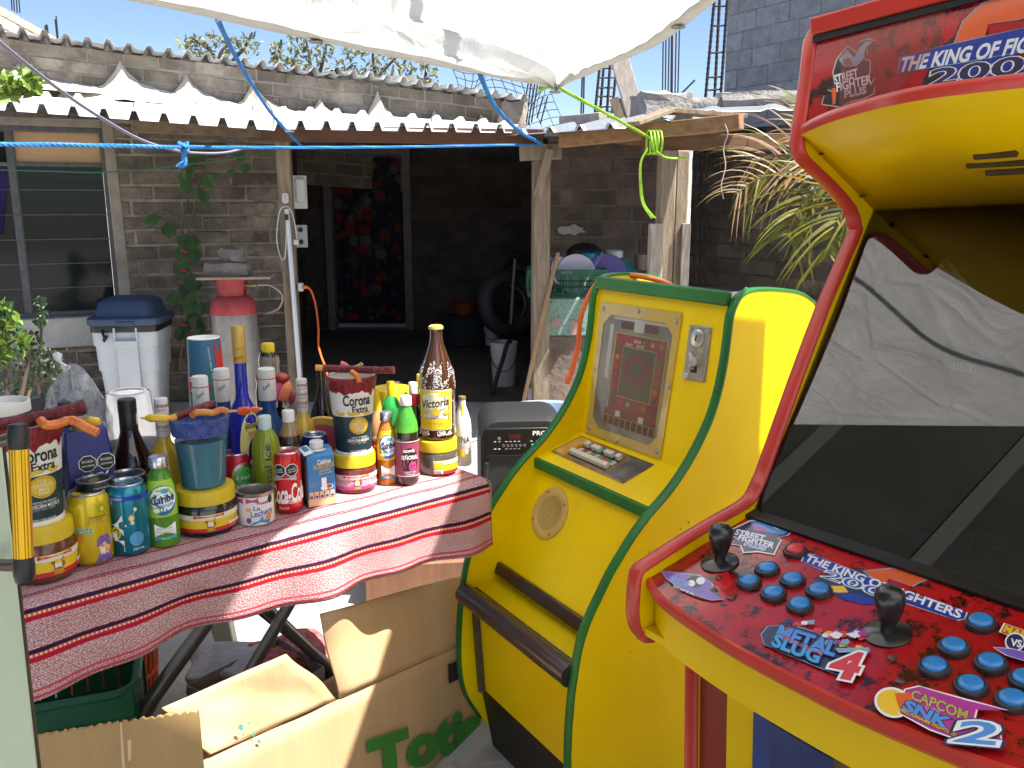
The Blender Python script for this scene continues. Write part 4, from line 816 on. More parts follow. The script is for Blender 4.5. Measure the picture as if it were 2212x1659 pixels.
mb = MB(); rr = random.Random(9); rings = [[(.19 * f * math.cos(a / 28 * 6.283) * (1 + .06 * math.sin(a * 1.8) * (1.3 - f)), .19 * f * math.sin(a / 28 * 6.283), z) for a in range(28)] for f, z in ((1.25, .02), (1.15, sz * .5), (1.02, sz * .92), (.9, sz))]; loft(mb, rings); mb.build('cloth', M('dark_cloth', (.02, .025, .03), .9), t)
mb = MB(); mb.box((0, 0, .01), (.3, .3, .018)); mb.build('base', blk, t)
def torus(mb, c, R_, r_, mat, n=32, m=10):
 vs = []
 for i in range(n):
  for j in range(m):
   a, b = 6.283 * i / n, 6.283 * j / m; vs.append(mat @ Vector(((R_ + r_ * math.cos(b)) * math.cos(a), (R_ + r_ * math.cos(b)) * math.sin(a), r_ * math.sin(b))) + Vector(c))
 return mb.add(vs, [(i * m + j, ((i + 1) % n) * m + j, ((i + 1) % n) * m + (j + 1) % m, i * m + (j + 1) % m) for i in range(n) for j in range(m)])
rub = M('tyre_rubber', (.02, .02, .022), .6, bump=.6, bs=40)
for u, v, y, R_, lb in ((1100, 655, 7.2, .30, 'big black tyre leaning against the patio wall'), (1118, 600, 7.5, .24, 'smaller black tyre stacked above the big one')):
 p = at(u, v, y); t = thing('tyre', lb, 'tyre', (p.x, p.y, p.z - R_), group='black tyres in the patio')
 mb = MB(); torus(mb, (0, 0, R_), R_ * .75, R_ * .25, rotm(.5) @ Matrix.Rotation(R(78), 3, 'X')); mb.build('tread', rub, t)
 mb = MB(); torus(mb, (0, 0, R_), R_ * .52, R_ * .05, rotm(.5) @ Matrix.Rotation(R(78), 3, 'X')); mb.build('rim', M('dull_rim', (.10, .10, .11), .5, .5), t)
mb = MB(); mb.tube([at(1103, 700, 7.0), at(1112, 560, 7.2)], .012, 6); tag(mb.build('stick', wood_m), 'thin stick standing upright beside the tyres', 'stick')
bk = thing('broom', 'wooden broom leaning against the low counter wall', 'broom', at(1130, 880, 5.0))
mb = MB(); mb.tube([at(1205, 546, 5.2), at(1165, 715, 5.08), at(1128, 882, 5.0)], .0135, 10); mb.build('broom_stick', M('stick_wood', (.38, .24, .12), .6, var=.2, stretch=(9, 9, 1)), bk, world=True)
mb = MB(); p = at(1124, 905, 4.98); mb.hexa([p + Vector((-.14, -.03, -.22)), p + Vector((.14, -.03, -.22)), p + Vector((.14, .03, -.22)), p + Vector((-.14, .03, -.22))], [p + Vector((-.11, -.02, .03)), p + Vector((.11, -.02, .03)), p + Vector((.11, .02, .03)), p + Vector((-.11, .02, .03))]); mb.build('broom_head', M('straw', (.30, .24, .12), .9, var=.4, sc=30), bk, world=True)
mb = MB(); mb.tube(curve([at(1168, 838, 5.24), at(1156, 840, 5.22), at(1149, 846, 5.21), at(1148, 858, 5.2), at(1149, 866, 5.2)], 4), .026, 12); tag(mb.build('drain_pipe', M('grey_pvc', (.42, .42, .43), .5)), 'grey plastic drain elbow sticking out of the counter wall', 'pipe')
# black loudspeaker and blue tub
s0 = at(1105, 915, 3.0); sk = px(s0); sp = thing('loudspeaker', 'black party loudspeaker behind the table end, control panel up', 'loudspeaker', (s0.x + .03, 3.1, 0), R(4))
sz1 = at(1105, 896, 3.0).z; sz0 = 0
spk = M('speaker_plastic', (.018, .018, .019), .55, bump=.15, bs=200); pan_m = M('speaker_panel', (.006, .006, .007), .35)
mb = MB(); w_, dpt = .32, .30
loft(mb, [[(x, y_, z_) for x, z_, y_ in [(a, b + sz1 / 2, c) for a, b, c in rsq(w_ * f, sz1 * (1 if f > .95 else .96), .07, yy)]] for f, yy in ((.94, -dpt / 2), (1, -dpt / 2 + .03), (.98, dpt / 2 - .04), (.9, dpt / 2))]); mb.build('cabinet', spk, sp, smooth=30)
zc = sz1 - .085
mb = MB(); mb.box((.0, -dpt / 2 - .004, zc), (.27, .012, .105)); pn = mb.build('control_panel', pan_m, sp, bevel=.012, bseg=3)
wl = M('white_lettering', (.75, .75, .75), .5); yf = -dpt / 2 - .0105
mb = MB(); mb.text('PRO', (.035, yf, zc + .024), (.048, 0, 0), (0, 0, .016), off=.02); mb.build('lettering', wl, pn)
mb = MB(); mt = Matrix.Rotation(R(90), 3, 'X'); mb.lathe([(.030, 0), (.030, .006), (.026, .012), (.0001, .012)], 24, mat=mt, o=(.09, yf, zc - .008)); kn = mb.build('knob', blk, pn)
mb = MB()
for a in range(14):
 g_ = a / 14 * 6.283; c_ = Vector((.09 + .021 * math.cos(g_), yf - .0125, zc - .008 + .021 * math.sin(g_))); mb.box(c_, (.004, .001, .012), Matrix.Rotation(-g_ + R(90), 3, 'Y'))
mb.lathe([(.033, 0), (.0345, 0), (.0345, .002), (.033, .002), (.033, 0)], 28, mat=mt, o=(.09, yf, zc - .008)); mb.build('dial_marks', wl, kn)
mb = MB()
for x in (-.07, -.055, -.04, -.025, -.01, .005): mb.lathe([(.005, 0), (.0045, .008), (.0001, .008)], 10, mat=mt, o=(x, yf, zc - .012))
mb.build('small_knob', M('grey_knob', (.08, .08, .085), .4), pn)
mb = MB(); mb.lathe([(.006, 0), (.006, .003), (.0001, .003)], 12, mat=mt, o=(-.085, yf, zc + .015)); mb.build('jack', M('jack_metal', (.4, .4, .4), .3, .8), pn)
mb = MB(); mb.box((-.03, yf - .001, zc + .02), (.045, .002, .018)); mb.build('display', M('dark_red_display', (.05, .01, .012), .2), pn)
mb = MB(); mb.box((.04, yf - .002, zc - .012), (.02, .004, .01)); mb.build('usb_key', M('teal_plastic', (.05, .35, .38), .4), pn)
mb = MB()
for x in (-.10, -.085, -.06, -.045, -.03, -.015, .03, .05): mb.box((x, yf - .0005, zc - .024), (.009, .001, .002)); mb.box((x, yf - .0005, zc + .003), (.008, .001, .0018))
mb.build('marking', wl, pn)
mb = MB(); mb.tube(curve([(-.13, -dpt / 2 - .012, sz1 - .16), (-.13, -dpt / 2 - .012, sz1 - .30), (0, -dpt / 2 - .012, sz1 - .36), (.13, -dpt / 2 - .012, sz1 - .30), (.13, -dpt / 2 - .012, sz1 - .16)], 5), .008, 8); mb.build('grille_rim', spk, sp)
mb = MB(); mb.lathe([(.11, 0), (.115, .012), (.095, .014), (.04, .004), (.0001, .012)], 30, mat=mt, o=(0, -dpt / 2, sz1 - .33)); mb.build('woofer', M('woofer', (.012, .012, .012), .6), sp)
p = at(1180, 893, 3.5); t = thing('plastic_tub', 'light blue round plastic tub behind the loudspeaker', 'tub', (p.x, p.y, 0))
mb = MB(); mb.lathe([(.18, 0), (.215, p.z - .02), (.225, p.z - .015), (.225, p.z), (.205, p.z), (.2, p.z - .03), (.165, .02), (.0001, .02)], 36); mb.build('bowl', M('powder_blue_plastic', (.28, .38, .55), .4), t)
mb = MB(); mb.tube([(.225 * math.cos(a / 20 * 6.283), .225 * math.sin(a / 20 * 6.283), p.z) for a in range(21)], .006, 6); mb.build('rim', MATS['powder_blue_plastic'], t)
# crate with dishes on the counter
c0 = at(1216, 652, 5.42); cr = thing('plastic_crate', 'dark green slatted plastic crate full of dishes on the counter', 'crate', (c0.x + .03, 5.62, cz), .0)
grn = M('green_crate', (.02, .13, .065), .5, var=.2, sc=6); k = px(c0); cw, cd, ch = .50, .34, (at(1216, 583, 5.42).z - cz)
def crate_mesh(mb, w, d, h, ns=9, rows=3, t_=.006):
 for (ox, oy, L_, a) in ((0, -d / 2, w, 0), (0, d / 2, w, 0), (-w / 2, 0, d, 1), (w / 2, 0, d, 1)):
  def bb(x, z, sx, sz_):
   mb.box((ox + (0 if a else x), oy + (x if a else 0), z), ((t_ if a else sx), (sx if a else t_), sz_))
  bb(0, h - h * .1, L_, h * .2); bb(0, h * .08, L_, h * .16)
  for r_ in range(1, rows): bb(0, h * .16 + (h * .64) * r_ / rows, L_, .012)
  n_ = max(4, int(ns * L_ / w) * 3)
  for k_ in range(n_ + 1): bb(-L_ / 2 + L_ * k_ / n_, h * .48, .006 if k_ % 3 else .016, h * .66)
 mb.box((0, 0, .006), (w, d, .01))
mb = MB(); crate_mesh(mb, cw, cd, ch); mb.build('frame', grn, cr)
mb = MB(); mb.text('ARCA', (-.04, -cd / 2 - .004, ch * .84), (.07, 0, 0), (0, 0, .018)); mb.build('lettering', M('pale_scratch', (.30, .36, .33), .7), cr)
mt90 = Matrix.Rotation(R(80), 3, 'X')
def dish(name, label, cat, u, v, y, prof, mat, mtx=None, group=None):
 mb = MB(); mb.lathe(prof, 24, mat=mtx); o = mb.build(name, mat, loc=at(u, v, y)); return tag(o, label, cat, group)
lil = M('lilac_plate', (.48, .48, .60), .35); plate = lambda r: [(.0001, 0), (r * .6, .002), (r, .02), (r * 1.0, .024), (r * .6, .008), (.0001, .006)]
dish('plate', 'pale plate standing at the left end of the green crate', 'plate', 1183, 586, 5.5, plate(.09), lil, rotm(.9) @ mt90, 'pale plates in the green crate')
dish('plate', 'second pale plate standing edgewise behind the broom stick', 'plate', 1208, 586, 5.5, plate(.09), lil, rotm(.7) @ mt90, 'pale plates in the green crate')
dish('plate', 'wide pale plate standing face on in the green crate', 'plate', 1244, 592, 5.5, plate(.125), lil, mt90, 'pale plates in the green crate')
dish('bowl', 'deep violet bowl lying at the right of the green crate', 'bowl', 1310, 592, 5.6, plate(.13), M('violet_bowl', (.10, .08, .30), .4), mt90)
cup_p = lambda r, h: [(r * .8, 0), (r, h), (r * .93, h), (r * .74, .006), (.0001, .006)]
dish('cup', 'bright turquoise cup standing in the crate', 'cup', 1272, 584, 5.65, cup_p(.055, .11), M('turquoise', (.02, .25, .42), .35))
dish('cup', 'dark green cup standing beside the turquoise one', 'cup', 1292, 580, 5.75, cup_p(.05, .11), M('dark_green_cup', (.01, .12, .10), .4))
dish('cup', 'navy cup behind the turquoise one', 'cup', 1275, 574, 5.85, cup_p(.05, .11), M('navy_cup', (.02, .03, .10), .4))
dish('cup', 'small grey cup at the right of the dishes', 'cup', 1305, 586, 5.7, cup_p(.04, .09), M('grey_cup', (.18, .19, .24), .4))
p = at(1248, 577, 5.62); t = thing('food_box', 'yellow and red cardboard food box behind the plates', 'box', p, -.2)
mb = MB(); mb.box((0, 0, 0), (.16, .06, .125)); mb.build('carton', M('yellow_box', (.55, .38, .04), .6), t, bevel=.002)
mb = MB(); mb.box((0, -.031, -.045), (.158, .003, .03)); mb.box((.0, -.031, .05), (.158, .003, .02)); mb.box((.02, -.0312, .005), (.05, .003, .03)); mb.text('MIEL', (-.07, -.0335, -.055), (.06, 0, 0), (0, 0, .018), mi=1); mb.build('print', [M('red_print', (.42, .04, .02), .6), M('cream_print', (.7, .6, .4), .6)], t)
p = at(1327, 572, 5.75); t = thing('jar', 'clear jar with a white lid behind the dishes', 'jar', p)
mb = MB(); mb.lathe([(.06, -.12), (.075, -.09), (.07, .0), (.05, .04), (.05, .05)], 20); mb.build('body', M('smoky_plastic', (.16, .14, .14), .2, trans=.3), t)
mb = MB(); mb.lathe([(.055, .05), (.058, .09), (.04, .1), (.0001, .1)], 20); mb.build('lid', offw, t)
dish('mug', 'dark cup at the right end of the dishes', 'mug', 1385, 582, 5.7, cup_p(.05, .1), M('brown_mug', (.14, .10, .09), .4))
dish('lid', 'faint teal lid propped among the dishes at the right', 'lid', 1345, 590, 5.75, plate(.10), M('teal_lid', (.03, .17, .22), .4), mt90)
dish('blender_base', 'dark rounded appliance back behind the food box', 'appliance', 1262, 590, 5.95, [(.11, 0), (.13, .1), (.12, .16), (.07, .2), (.0001, .21)], blk)
# ------------------------------------------------------------------ folding table and striped cloth
T = .745
e1, e2 = on(100, 1292, T), on(1052, 1036, T); td_ = (e2 - e1).normalized(); tn = Vector((-td_.y, td_.x, 0)); e0 = e1 - td_ * .42; TL = (e2 - e0).length; TD = .62
tab = thing('folding_table', 'folding table with crossed metal legs under the striped cloth', 'table', e0.lerp(e2, .5) + tn * .3 - Vector((0, 0, T)))
mb = MB(); o = Vector((0, 0, -.006)); a, b, c, d = e0 + tn * .012 + o, e2 + tn * .012 - td_ * .012 + o, e2 + tn * TD - td_ * .012 + o, e0 + tn * TD + o; dn = Vector((0, 0, -.035))
mb.hexa([a + dn, b + dn, c + dn, d + dn], [a, b, c, d]); mb.build('tabletop', M('table_white', (.55, .54, .52), .5, var=.15), tab, world=True)
steel = M('leg_steel', (.30, .29, .28), .3, .8, var=.3, sc=8)
def tp(s, w, z): return e0 + td_ * s + tn * w + Vector((0, 0, z - T))
def onleg(u, v, w):           # point of a pixel ray on the vertical plane at table depth w
 return pln(u, v, tp(0, w, 0), tn)
for pts, r_ in (([onleg(478, 1300, .5), onleg(303, 1545, .5)], .019), ([onleg(650, 1262, .46), onleg(540, 1450, .46)], .016), ([onleg(540, 1280, .5), onleg(770, 1500, .5)], .016), ([onleg(528, 1290, .56), onleg(650, 1390, .56)], .013)):
 mb = MB(); d_ = (pts[1] - pts[0]).normalized(); e_ = pts[0] - d_ * .12; f_ = pts[1]
 while f_.z > .015: f_ = f_ + d_ * .01
 mb.tube([e_, f_], r_, 10); mb.build('leg', steel, tab, world=True)
def cloth_mat():
 m = bpy.data.materials.new('striped_weave'); m.use_nodes = True; nt = m.node_tree; N = nt.nodes; L = nt.links; b = N['Principled BSDF']; b.inputs['Roughness'].default_value = .95; b.inputs['Specular IOR Level'].default_value = .1
 uv = N.new('ShaderNodeUVMap'); sp_ = N.new('ShaderNodeSeparateXYZ'); L.new(uv.outputs[0], sp_.inputs[0])
 def math_(op, a, b_=None, c_=None):
  n = N.new('ShaderNodeMath'); n.operation = op
  for i, x in enumerate((a, b_, c_)):
   if x is None: continue
   if isinstance(x, (int, float)): n.inputs[i].default_value = x
   else: L.new(x, n.inputs[i])
  return n.outputs[0]
 u, v = sp_.outputs[0], sp_.outputs[1]
 # weave: two crossed sines broken by noise
 wu = math_('SINE', math_('MULTIPLY', u, 1250)); wv = math_('SINE', math_('MULTIPLY', v, 1250)); wv_ = math_('MULTIPLY', wu, wv)
 nz = N.new('ShaderNodeTexNoise'); nz.inputs['Scale'].default_value = 330; nz.inputs['Detail'].default_value = 2; L.new(uv.outputs[0], nz.inputs[0])
 nz2 = N.new('ShaderNodeTexNoise'); nz2.inputs['Scale'].default_value = 9; nz2.inputs['Detail'].default_value = 4; L.new(uv.outputs[0], nz2.inputs[0])
 k = math_('ADD', math_('MULTIPLY', wv_, .30), math_('MULTIPLY_ADD', nz.outputs['Fac'], 2.6, -.95)); k = math_('ADD', k, math_('MULTIPLY_ADD', nz2.outputs['Fac'], .8, -.4))
 base = N.new('ShaderNodeMix'); base.data_type = 'RGBA'; base.clamp_factor = True; L.new(k, base.inputs[0]); base.inputs[6].default_value = (.34, .11, .125, 1); base.inputs[7].default_value = (.68, .56, .55, 1)
 rp = N.new('ShaderNodeValToRGB'); rp.color_ramp.interpolation = 'CONSTANT'
 lo, hi = -.10, .15; nzv = N.new('ShaderNodeTexNoise'); nzv.inputs['Scale'].default_value = 60; L.new(uv.outputs[0], nzv.inputs[0])
 vv = math_('ADD', v, math_('MULTIPLY_ADD', nzv.outputs['Fac'], .0025, -.00125))
 t_ = math_('MULTIPLY_ADD', vv, 1 / (hi - lo), -lo / (hi - lo)); L.new(t_, rp.inputs[0])
 W_, DK, RD, OR, PK = (0, 0, 0, 0), (.045, .012, .045, 1), (.40, .012, .035, 1), (.55, .13, .06, 1), (.48, .06, .09, 1)
 st = [(-.10, W_), (-.078, RD), (-.073, W_), (-.034, DK), (-.0305, W_), (-.027, RD), (-.022, W_), (.006, DK), (.0125, OR), (.0175, RD), (.025, W_), (.066, DK), (.0725, OR), (.0775, RD), (.085, W_), (.124, PK), (.128, W_), (.134, PK), (.1375, W_)]
 cr_ = rp.color_ramp
 for i, (p_, c_) in enumerate(st):
  e = cr_.elements[i] if i < 2 else cr_.elements.new((p_ - lo) / (hi - lo))
  e.position = (p_ - lo) / (hi - lo); e.color = c_
 # dotted pale stitches inside the orange line
 mx = N.new('ShaderNodeMix'); mx.data_type = 'RGBA'; L.new(rp.outputs['Alpha'], mx.inputs[0]); L.new(base.outputs[2], mx.inputs[6]); L.new(rp.outputs[0], mx.inputs[7])
 dots = math_('MULTIPLY', math_('GREATER_THAN', math_('SINE', math_('MULTIPLY', u, 900)), .1), 1)
 inb = None
 for c_ in (.0155, .0755):
  q_ = math_('LESS_THAN', math_('ABSOLUTE', math_('SUBTRACT', v, c_)), .0017); inb = q_ if inb is None else math_('ADD', inb, q_)
 m2 = N.new('ShaderNodeMix'); m2.data_type = 'RGBA'; L.new(math_('MULTIPLY', inb, dots), m2.inputs[0]); L.new(mx.outputs[2], m2.inputs[6]); m2.inputs[7].default_value = (.75, .55, .42, 1)
 L.new(m2.outputs[2], b.inputs['Base Color'])
 bp = N.new('ShaderNodeBump'); bp.inputs['Strength'].default_value = .5; bp.inputs['Distance'].default_value = .002; L.new(k, bp.inputs['Height']); L.new(bp.outputs[0], b.inputs['Normal'])
 return m
DROP = .142
def clothp(a, b):
 s = TL * a; w = -TD + (TD + DROP) * b          # w<0 on top, >0 hanging
 ex = max(0, s - (TL - .0))
 if w <= -.012: p = tp(s, -w, T); p.z += .0012 * math.sin(s * 31 + w * 40)
 else:
  h = w + .012; ar = .02
  if h < ar * 1.57: g = h / ar; off, dz = .012 - ar * math.sin(g), -ar * (1 - math.cos(g))
  else: off, dz = .012 - ar, -ar - (h - ar * 1.57)
  wav = max(0, (h - .02)) * (.12 * math.sin(s * 15 + 1.2) + .07 * math.sin(s * 37) + .08 * math.sin(s * 7.3))
  p = tp(s, off - wav - .05 * max(0, h - .03), T + dz); p.z -= .006 * math.sin(s * 5.5 + .6) * min(1, max(0, h) / .12) 
 return p
mb = MB(); mb.grid(clothp, 190, 70, 0, lambda a, b: (TL * a, -TD + (TD + DROP) * b))
def endp(a, b):               # the short end hanging at the right
 w = -TD + TD * b; h = .10 * a; return tp(TL + .012 * math.sin(min(1, a * 5) * 1.57) + .01 * a * math.sin(w * 30), -w, T - max(0, h - .003))
mb.grid(endp, 12, 30, 0, lambda a, b: (TL + .10 * a, -TD + TD * b))
tag(mb.build('tablecloth', cloth_mat(), solid=.0025), 'pink and white woven cloth with red and navy stripes draped over the table', 'tablecloth')
# ------------------------------------------------------------------ drinks on the table
def front(u, vb, r):
 p = on(u, vb, T); d_ = Vector((p.x, p.y, 0)).normalized(); return p + d_ * r * .96
def yf(u):                    # depth of the table edge seen at frame column u
 best = min(range(400), key=lambda i: abs(1106 + (lambda p: p.x / (p.y * CP - (p.z - CAM_H) * SP))(tp(TL * i / 399, 0, T)) * FOC - u)); return tp(TL * best / 399, 0, T).y + .06
def tpos(u, y, z=T): p = at(u, 900, y); q_ = (u - 1106) / FOC * (y * CP - (z + .08 - CAM_H) * SP); return Vector((q_, y, z))
def zt_at(u, v, y): return at(u, v, y).z
def face(p): return math.atan2(-p.y, -p.x)
glass_kw = dict(r=.06, spec=.6, coat=.6)
alu = M('can_aluminium', (.62, .63, .66), .25, .9); alu_d = M('can_top_dark', (.30, .31, .34), .3, .9)
white_t = M('white_print', (.80, .80, .78), .5); black_t = M('black_print', (.015, .015, .015), .5); gold_t = M('gold_print', (.62, .43, .03), .45); yel_t = M('yellow_print', (.70, .50, .02), .5)
red_t = M('red_label', (.52, .02, .03), .5); blue_t = M('blue_label', (.02, .12, .42), .45); navy_t = M('navy_print', (.015, .03, .14), .45); green_t = M('green_label', (.05, .35, .05), .45); pink_t = M('pink_label', (.55, .05, .22), .5); cream_t = M('cream_label', (.72, .66, .52), .55); purple_t = M('purple_print', (.16, .10, .34), .5); lime_t = M('lime_label', (.32, .52, .03), .45); sky_t = M('sky_label', (.03, .30, .58), .45); orange_t = M('orange_print', (.72, .22, .02), .5); grey_t = M('grey_print', (.40, .40, .41), .5); brown_t = M('brown_print', (.28, .09, .03), .5); skin_t = M('tan_print', (.72, .42, .22), .5)
def mkbottle(name, label, cat, pos, h, r, prof, mat, group=None, n=28):
 t = thing(name, label, cat, pos, group=group); mb = MB(); mb.lathe([(a * r, b * h) for a, b in prof], n); mb.build('body', mat, t, smooth=50); return t
def lat(t, name, prof, mat, n=24, smooth=40, **k):
 mb = MB(); mb.lathe(prof, n); return mb.build(name, mat, t, smooth=smooth)
def lab(t, name, rf, phi, wid, z0, z1, mat, dphi=0, n=14, lift=.0005, parent=None):
 mb = MB(); r0, r1 = (rf(z0), rf(z1)) if callable(rf) else (rf, rf)
 k = 4 if callable(rf) else 1
 for i in range(k):
  za, zb = z0 + (z1 - z0) * i / k, z0 + (z1 - z0) * (i + 1) / k; ra, rb = (rf(za), rf(zb)) if callable(rf) else (rf, rf)
  mb.patch(ra + lift, phi + dphi, wid * max(ra, rb) / max(r0, r1), za, zb, r1=rb + lift, n=n)
 return mb.build(name, mat, parent or t, smooth=60)
def let(t, rf, phi, items, lift=.0011, name='lettering'):
 """items: (text, dx along the surface in m, z centre, width, height, material, {off, shear, rot})"""
 mb = MB(); mats = []
 for tx, dx, z, w, h, m_, kw in items:
  if m_ not in mats: mats.append(m_)
  r0 = rf(z) if callable(rf) else rf
  mb.textcyl(tx, rf, phi + dx / r0, z, w, h, mats.index(m_), lift=lift + kw.pop('up', 0), **kw)
 return mb.build(name, mats, t, smooth=0)
def blob(t, name, rf, phi, shapes, lift=.0008):
 """flat printed shapes bent on the surface: (polygon of (dx, z), material)"""
 mb = MB(); mats = []
 for i_, (pl_, m_) in enumerate(shapes):
  if m_ not in mats: mats.append(m_)
  cx_ = sum(a for a, b in pl_) / len(pl_); cz_ = sum(b for a, b in pl_) / len(pl_); rings = [pl_, [((a + cx_) / 2, (b + cz_) / 2) for a, b in pl_]]; k = len(pl_); vs = []
  for rg in rings + [[(cx_, cz_)]]:
   for a, b in rg:
    r_ = (rf(b) if callable(rf) else rf) + lift + i_ * .00006; g_ = phi + a / r_; vs.append((r_ * math.cos(g_), r_ * math.sin(g_), b))
  fs = [(i, (i + 1) % k, k + (i + 1) % k, k + i) for i in range(k)] + [(k + i, k + (i + 1) % k, 2 * k) for i in range(k)]
  mb.add(vs, fs, mats.index(m_))
 return mb.build(name, mats, t, smooth=60)
def ell(cx_, cz_, rx, rz, n=24, rot=0): return [(cx_ + rx * math.cos(a / n * 6.283) * math.cos(rot) - rz * math.sin(a / n * 6.283) * math.sin(rot), cz_ + rx * math.cos(a / n * 6.283) * math.sin(rot) + rz * math.sin(a / n * 6.283) * math.cos(rot)) for a in range(n)]
def octa(cx_, cz_, r_): return [(cx_ + r_ * math.cos(R(22.5 + 45 * i)), cz_ + r_ * math.sin(R(22.5 + 45 * i))) for i in range(8)]
def rect(x0, z0, x1, z1): return [(x0, z0), (x1, z0), (x1, z1), (x0, z1)]
def can(label, pos, h, r, mat, topm=alu, slim=False, tabm=None):
 t = thing('drink_can', label, 'can', pos); mb = MB(); nk = .82 if not slim else .9
 mb.lathe([(r * .72, .0), (r * .80, .002), (r * .97, .009), (r, .013), (r, h - .016), (r * .985, h - .012), (r * nk, h - .003)], 36); mb.build('body', mat, t, smooth=50)
 mb = MB(); mb.lathe([(r * nk, h - .0035), (r * nk + .0012, h - .001), (r * nk, h + .0005), (r * nk - .0025, h), (r * nk - .004, h - .005), (.0001, h - .0045)], 36); mb.build('lid', topm, t, smooth=50)
 mb = MB(); mb.prism([(x, y) for x, y, z in rsq(r * .42, r * .75, r * .2, 0, 4)], (0, 0, h - .004), (1, 0, 0), (0, 1, 0), .0015); mb.build('tab', tabm or topm, t); return t
yel_lid = M('yellow_lid', (.62, .44, .02), .4, var=.08, sc=30)
def jar(label, pos, h, r, mat, labels, phi, dphi=0):
 t = thing('sauce_jar', label, 'jar', pos, group='yellow lidded sauce jars'); hb = h * .72
 mb = MB(); mb.lathe([(r * .86, 0), (r * .96, .006), (r, .016), (r, hb * .80), (r * .97, hb * .90), (r * .90, hb)], 40); mb.build('body', mat, t, smooth=50)
 mb = MB(); mb.lathe([(r * .985, hb - .002), (r * .99, h - .006), (r * .955, h - .001), (r * .90, h), (.0001, h)], 48); mb.build('lid', yel_lid, t, smooth=40); return t
def jar_label(t, r, hb, phi, c_top, c_mid, c_bot, dphi, w, z0=.2, z1=.72, part=False, word='SALGAMIX', tint=brown_t):
 za, zb = hb * z0, hb * z1; dz = zb - za; p_ = phi + dphi
 l_ = lab(t, 'label', r, p_, w, za, zb, c_mid, n=20)
 shp = [(rect(-w / 2, za, w / 2, za + dz * .22), c_bot), (rect(-w / 2, za + dz * .70, w / 2, zb), c_top)]
 shp2 = []
 for a, b in shp:
  n_ = 10; x0, x1 = a[0][0], a[1][0]; za_, zb_ = a[0][1], a[2][1]
  for i in range(n_): shp2.append((rect(x0 + (x1 - x0) * i / n_, za_, x0 + (x1 - x0) * (i + 1) / n_, zb_), b))
 yb = w * (.12 if not part else .3)
 shp2 += [(rect(-w / 2 + .002, za + dz * .36, -w / 2 + yb, zb - dz * .05), yel_t), (rect(-w / 2 + .002, za + dz * .06, -w / 2 + yb, za + dz * .33), white_t)]
 for i in range(6): shp2.append((rect(-w / 2 + .003 + i * (yb - .006) / 6, za + dz * .08, -w / 2 + .003 + i * (yb - .006) / 6 + (yb - .006) / 11, za + dz * .31), black_t))
 if not part:
  cxm = w * .03; s_ = dz * .17
  shp2 += [(rect(cxm - .03, zb - dz * .17, cxm + .026, zb - dz * .01), red_t), (ell(cxm, za + dz * .60, s_ * .8, s_ * .7), yel_t), (rect(cxm - s_ * 1.1, za + dz * .27, cxm + s_ * 1.1, za + dz * .64), tint), (rect(cxm - s_ * .9, za + dz * .33, cxm + s_ * .9, za + dz * .59), cream_t), (ell(cxm - s_ * 1.3, za + dz * .62, s_ * .45, s_ * .45), tint), (ell(cxm + s_ * 1.3, za + dz * .48, s_ * .45, s_ * .7), tint), ([(cxm + s_ * .7, za + dz * .62), (cxm + s_, za + dz * .62), (cxm + s_ * 1.7, za + dz * .8), (cxm + s_ * 1.4, za + dz * .82)], tint)]
  for i in range(4): shp2.append((rect(w * .27 + i * w * .055, za + dz * .24, w * .27 + i * w * .055 + w * .042, za + dz * .40), white_t))
 blob(t, 'label_print', r, p_, shp2, .0008)
 if not part:
  let(t, r, p_, [(word, cxm, zb - dz * .09, .05, dz * .10, yel_t, dict(off=.015)), ('Fruti', cxm, za + dz * .515, s_ * 1.5, dz * .10, tint, dict(off=.03)), ('Mich', cxm, za + dz * .40, s_ * 1.5, dz * .10, tint, dict(off=.03)), ('SABOR', cxm, za + dz * .205, s_ * 2.2, dz * .08, yel_t, dict(off=.03)), ('CHAMOY', cxm, za + dz * .11, s_ * 2.6, dz * .08, yel_t, dict(off=.03)), ('Cont. Net 1.2 kg', w * .36, za + dz * .12, w * .2, dz * .06, white_t, {})], lift=.0022)
choc = M('red_brown_sauce', (.16, .045, .02), .2, coat=.5, var=.3, sc=20); dkg = M('dark_green_sauce', (.012, .02, .018), .15, coat=.6); grn_s = M('grey_green_sauce', (.07, .065, .05), .2, c2=(.11, .09, .085), sc=9, coat=.5); red_s = M('red_jelly_sauce', (.14, .03, .022), .2, coat=.5, var=.3)
def dims(u, y, w, vt, z0=T):
 p = tpos(u, y, z0); k = px(p + Vector((0, 0, .06))); h = zt_at(u, vt, y) - z0; p = Vector(((u - 1106) / FOC * (y * CP - (z0 + h * .65 - CAM_H) * SP), y, z0)); return p, w * k / 2, h
# --- jars in the front row
def jar_at(label, u, vb, w, vt, mat):
 p = front(u, vb, .05); k = px(p); r = w * k / 2; p = front(u, vb, r); h = zt_at(u, vt, p.y) - T; return jar(label, p, h, r, mat, None, face(p)), p, r, h
J1, j1p, j1r, j1h = jar_at('yellow lidded jar of red brown sauce at the far left of the table', 103, 1264, 128, 1120, choc); jar_label(J1, j1r, j1h * .72, face(j1p), cream_t, yel_t, red_t, .28, .165)
J2, j2p, j2r, j2h = jar_at('yellow lidded jar of dark green sauce under the blue drink', 451, 1163, 125, 1046, dkg); jar_label(J2, j2r, j2h * .72, face(j2p), cream_t, yel_t, red_t, .02, .15)
J3, j3p, j3r, j3h = jar_at('yellow lidded jar with a pink label under the white beer cup', 768, 1070, 92, 974, red_s); jar_label(J3, j3r, j3h * .72, face(j3p), M('pale_pink', (.70, .50, .55), .5), M('mid_pink', (.66, .36, .40), .5, var=.35, sc=200), pink_t, .03, .125, tint=M('wine_print', (.30, .02, .10), .5))
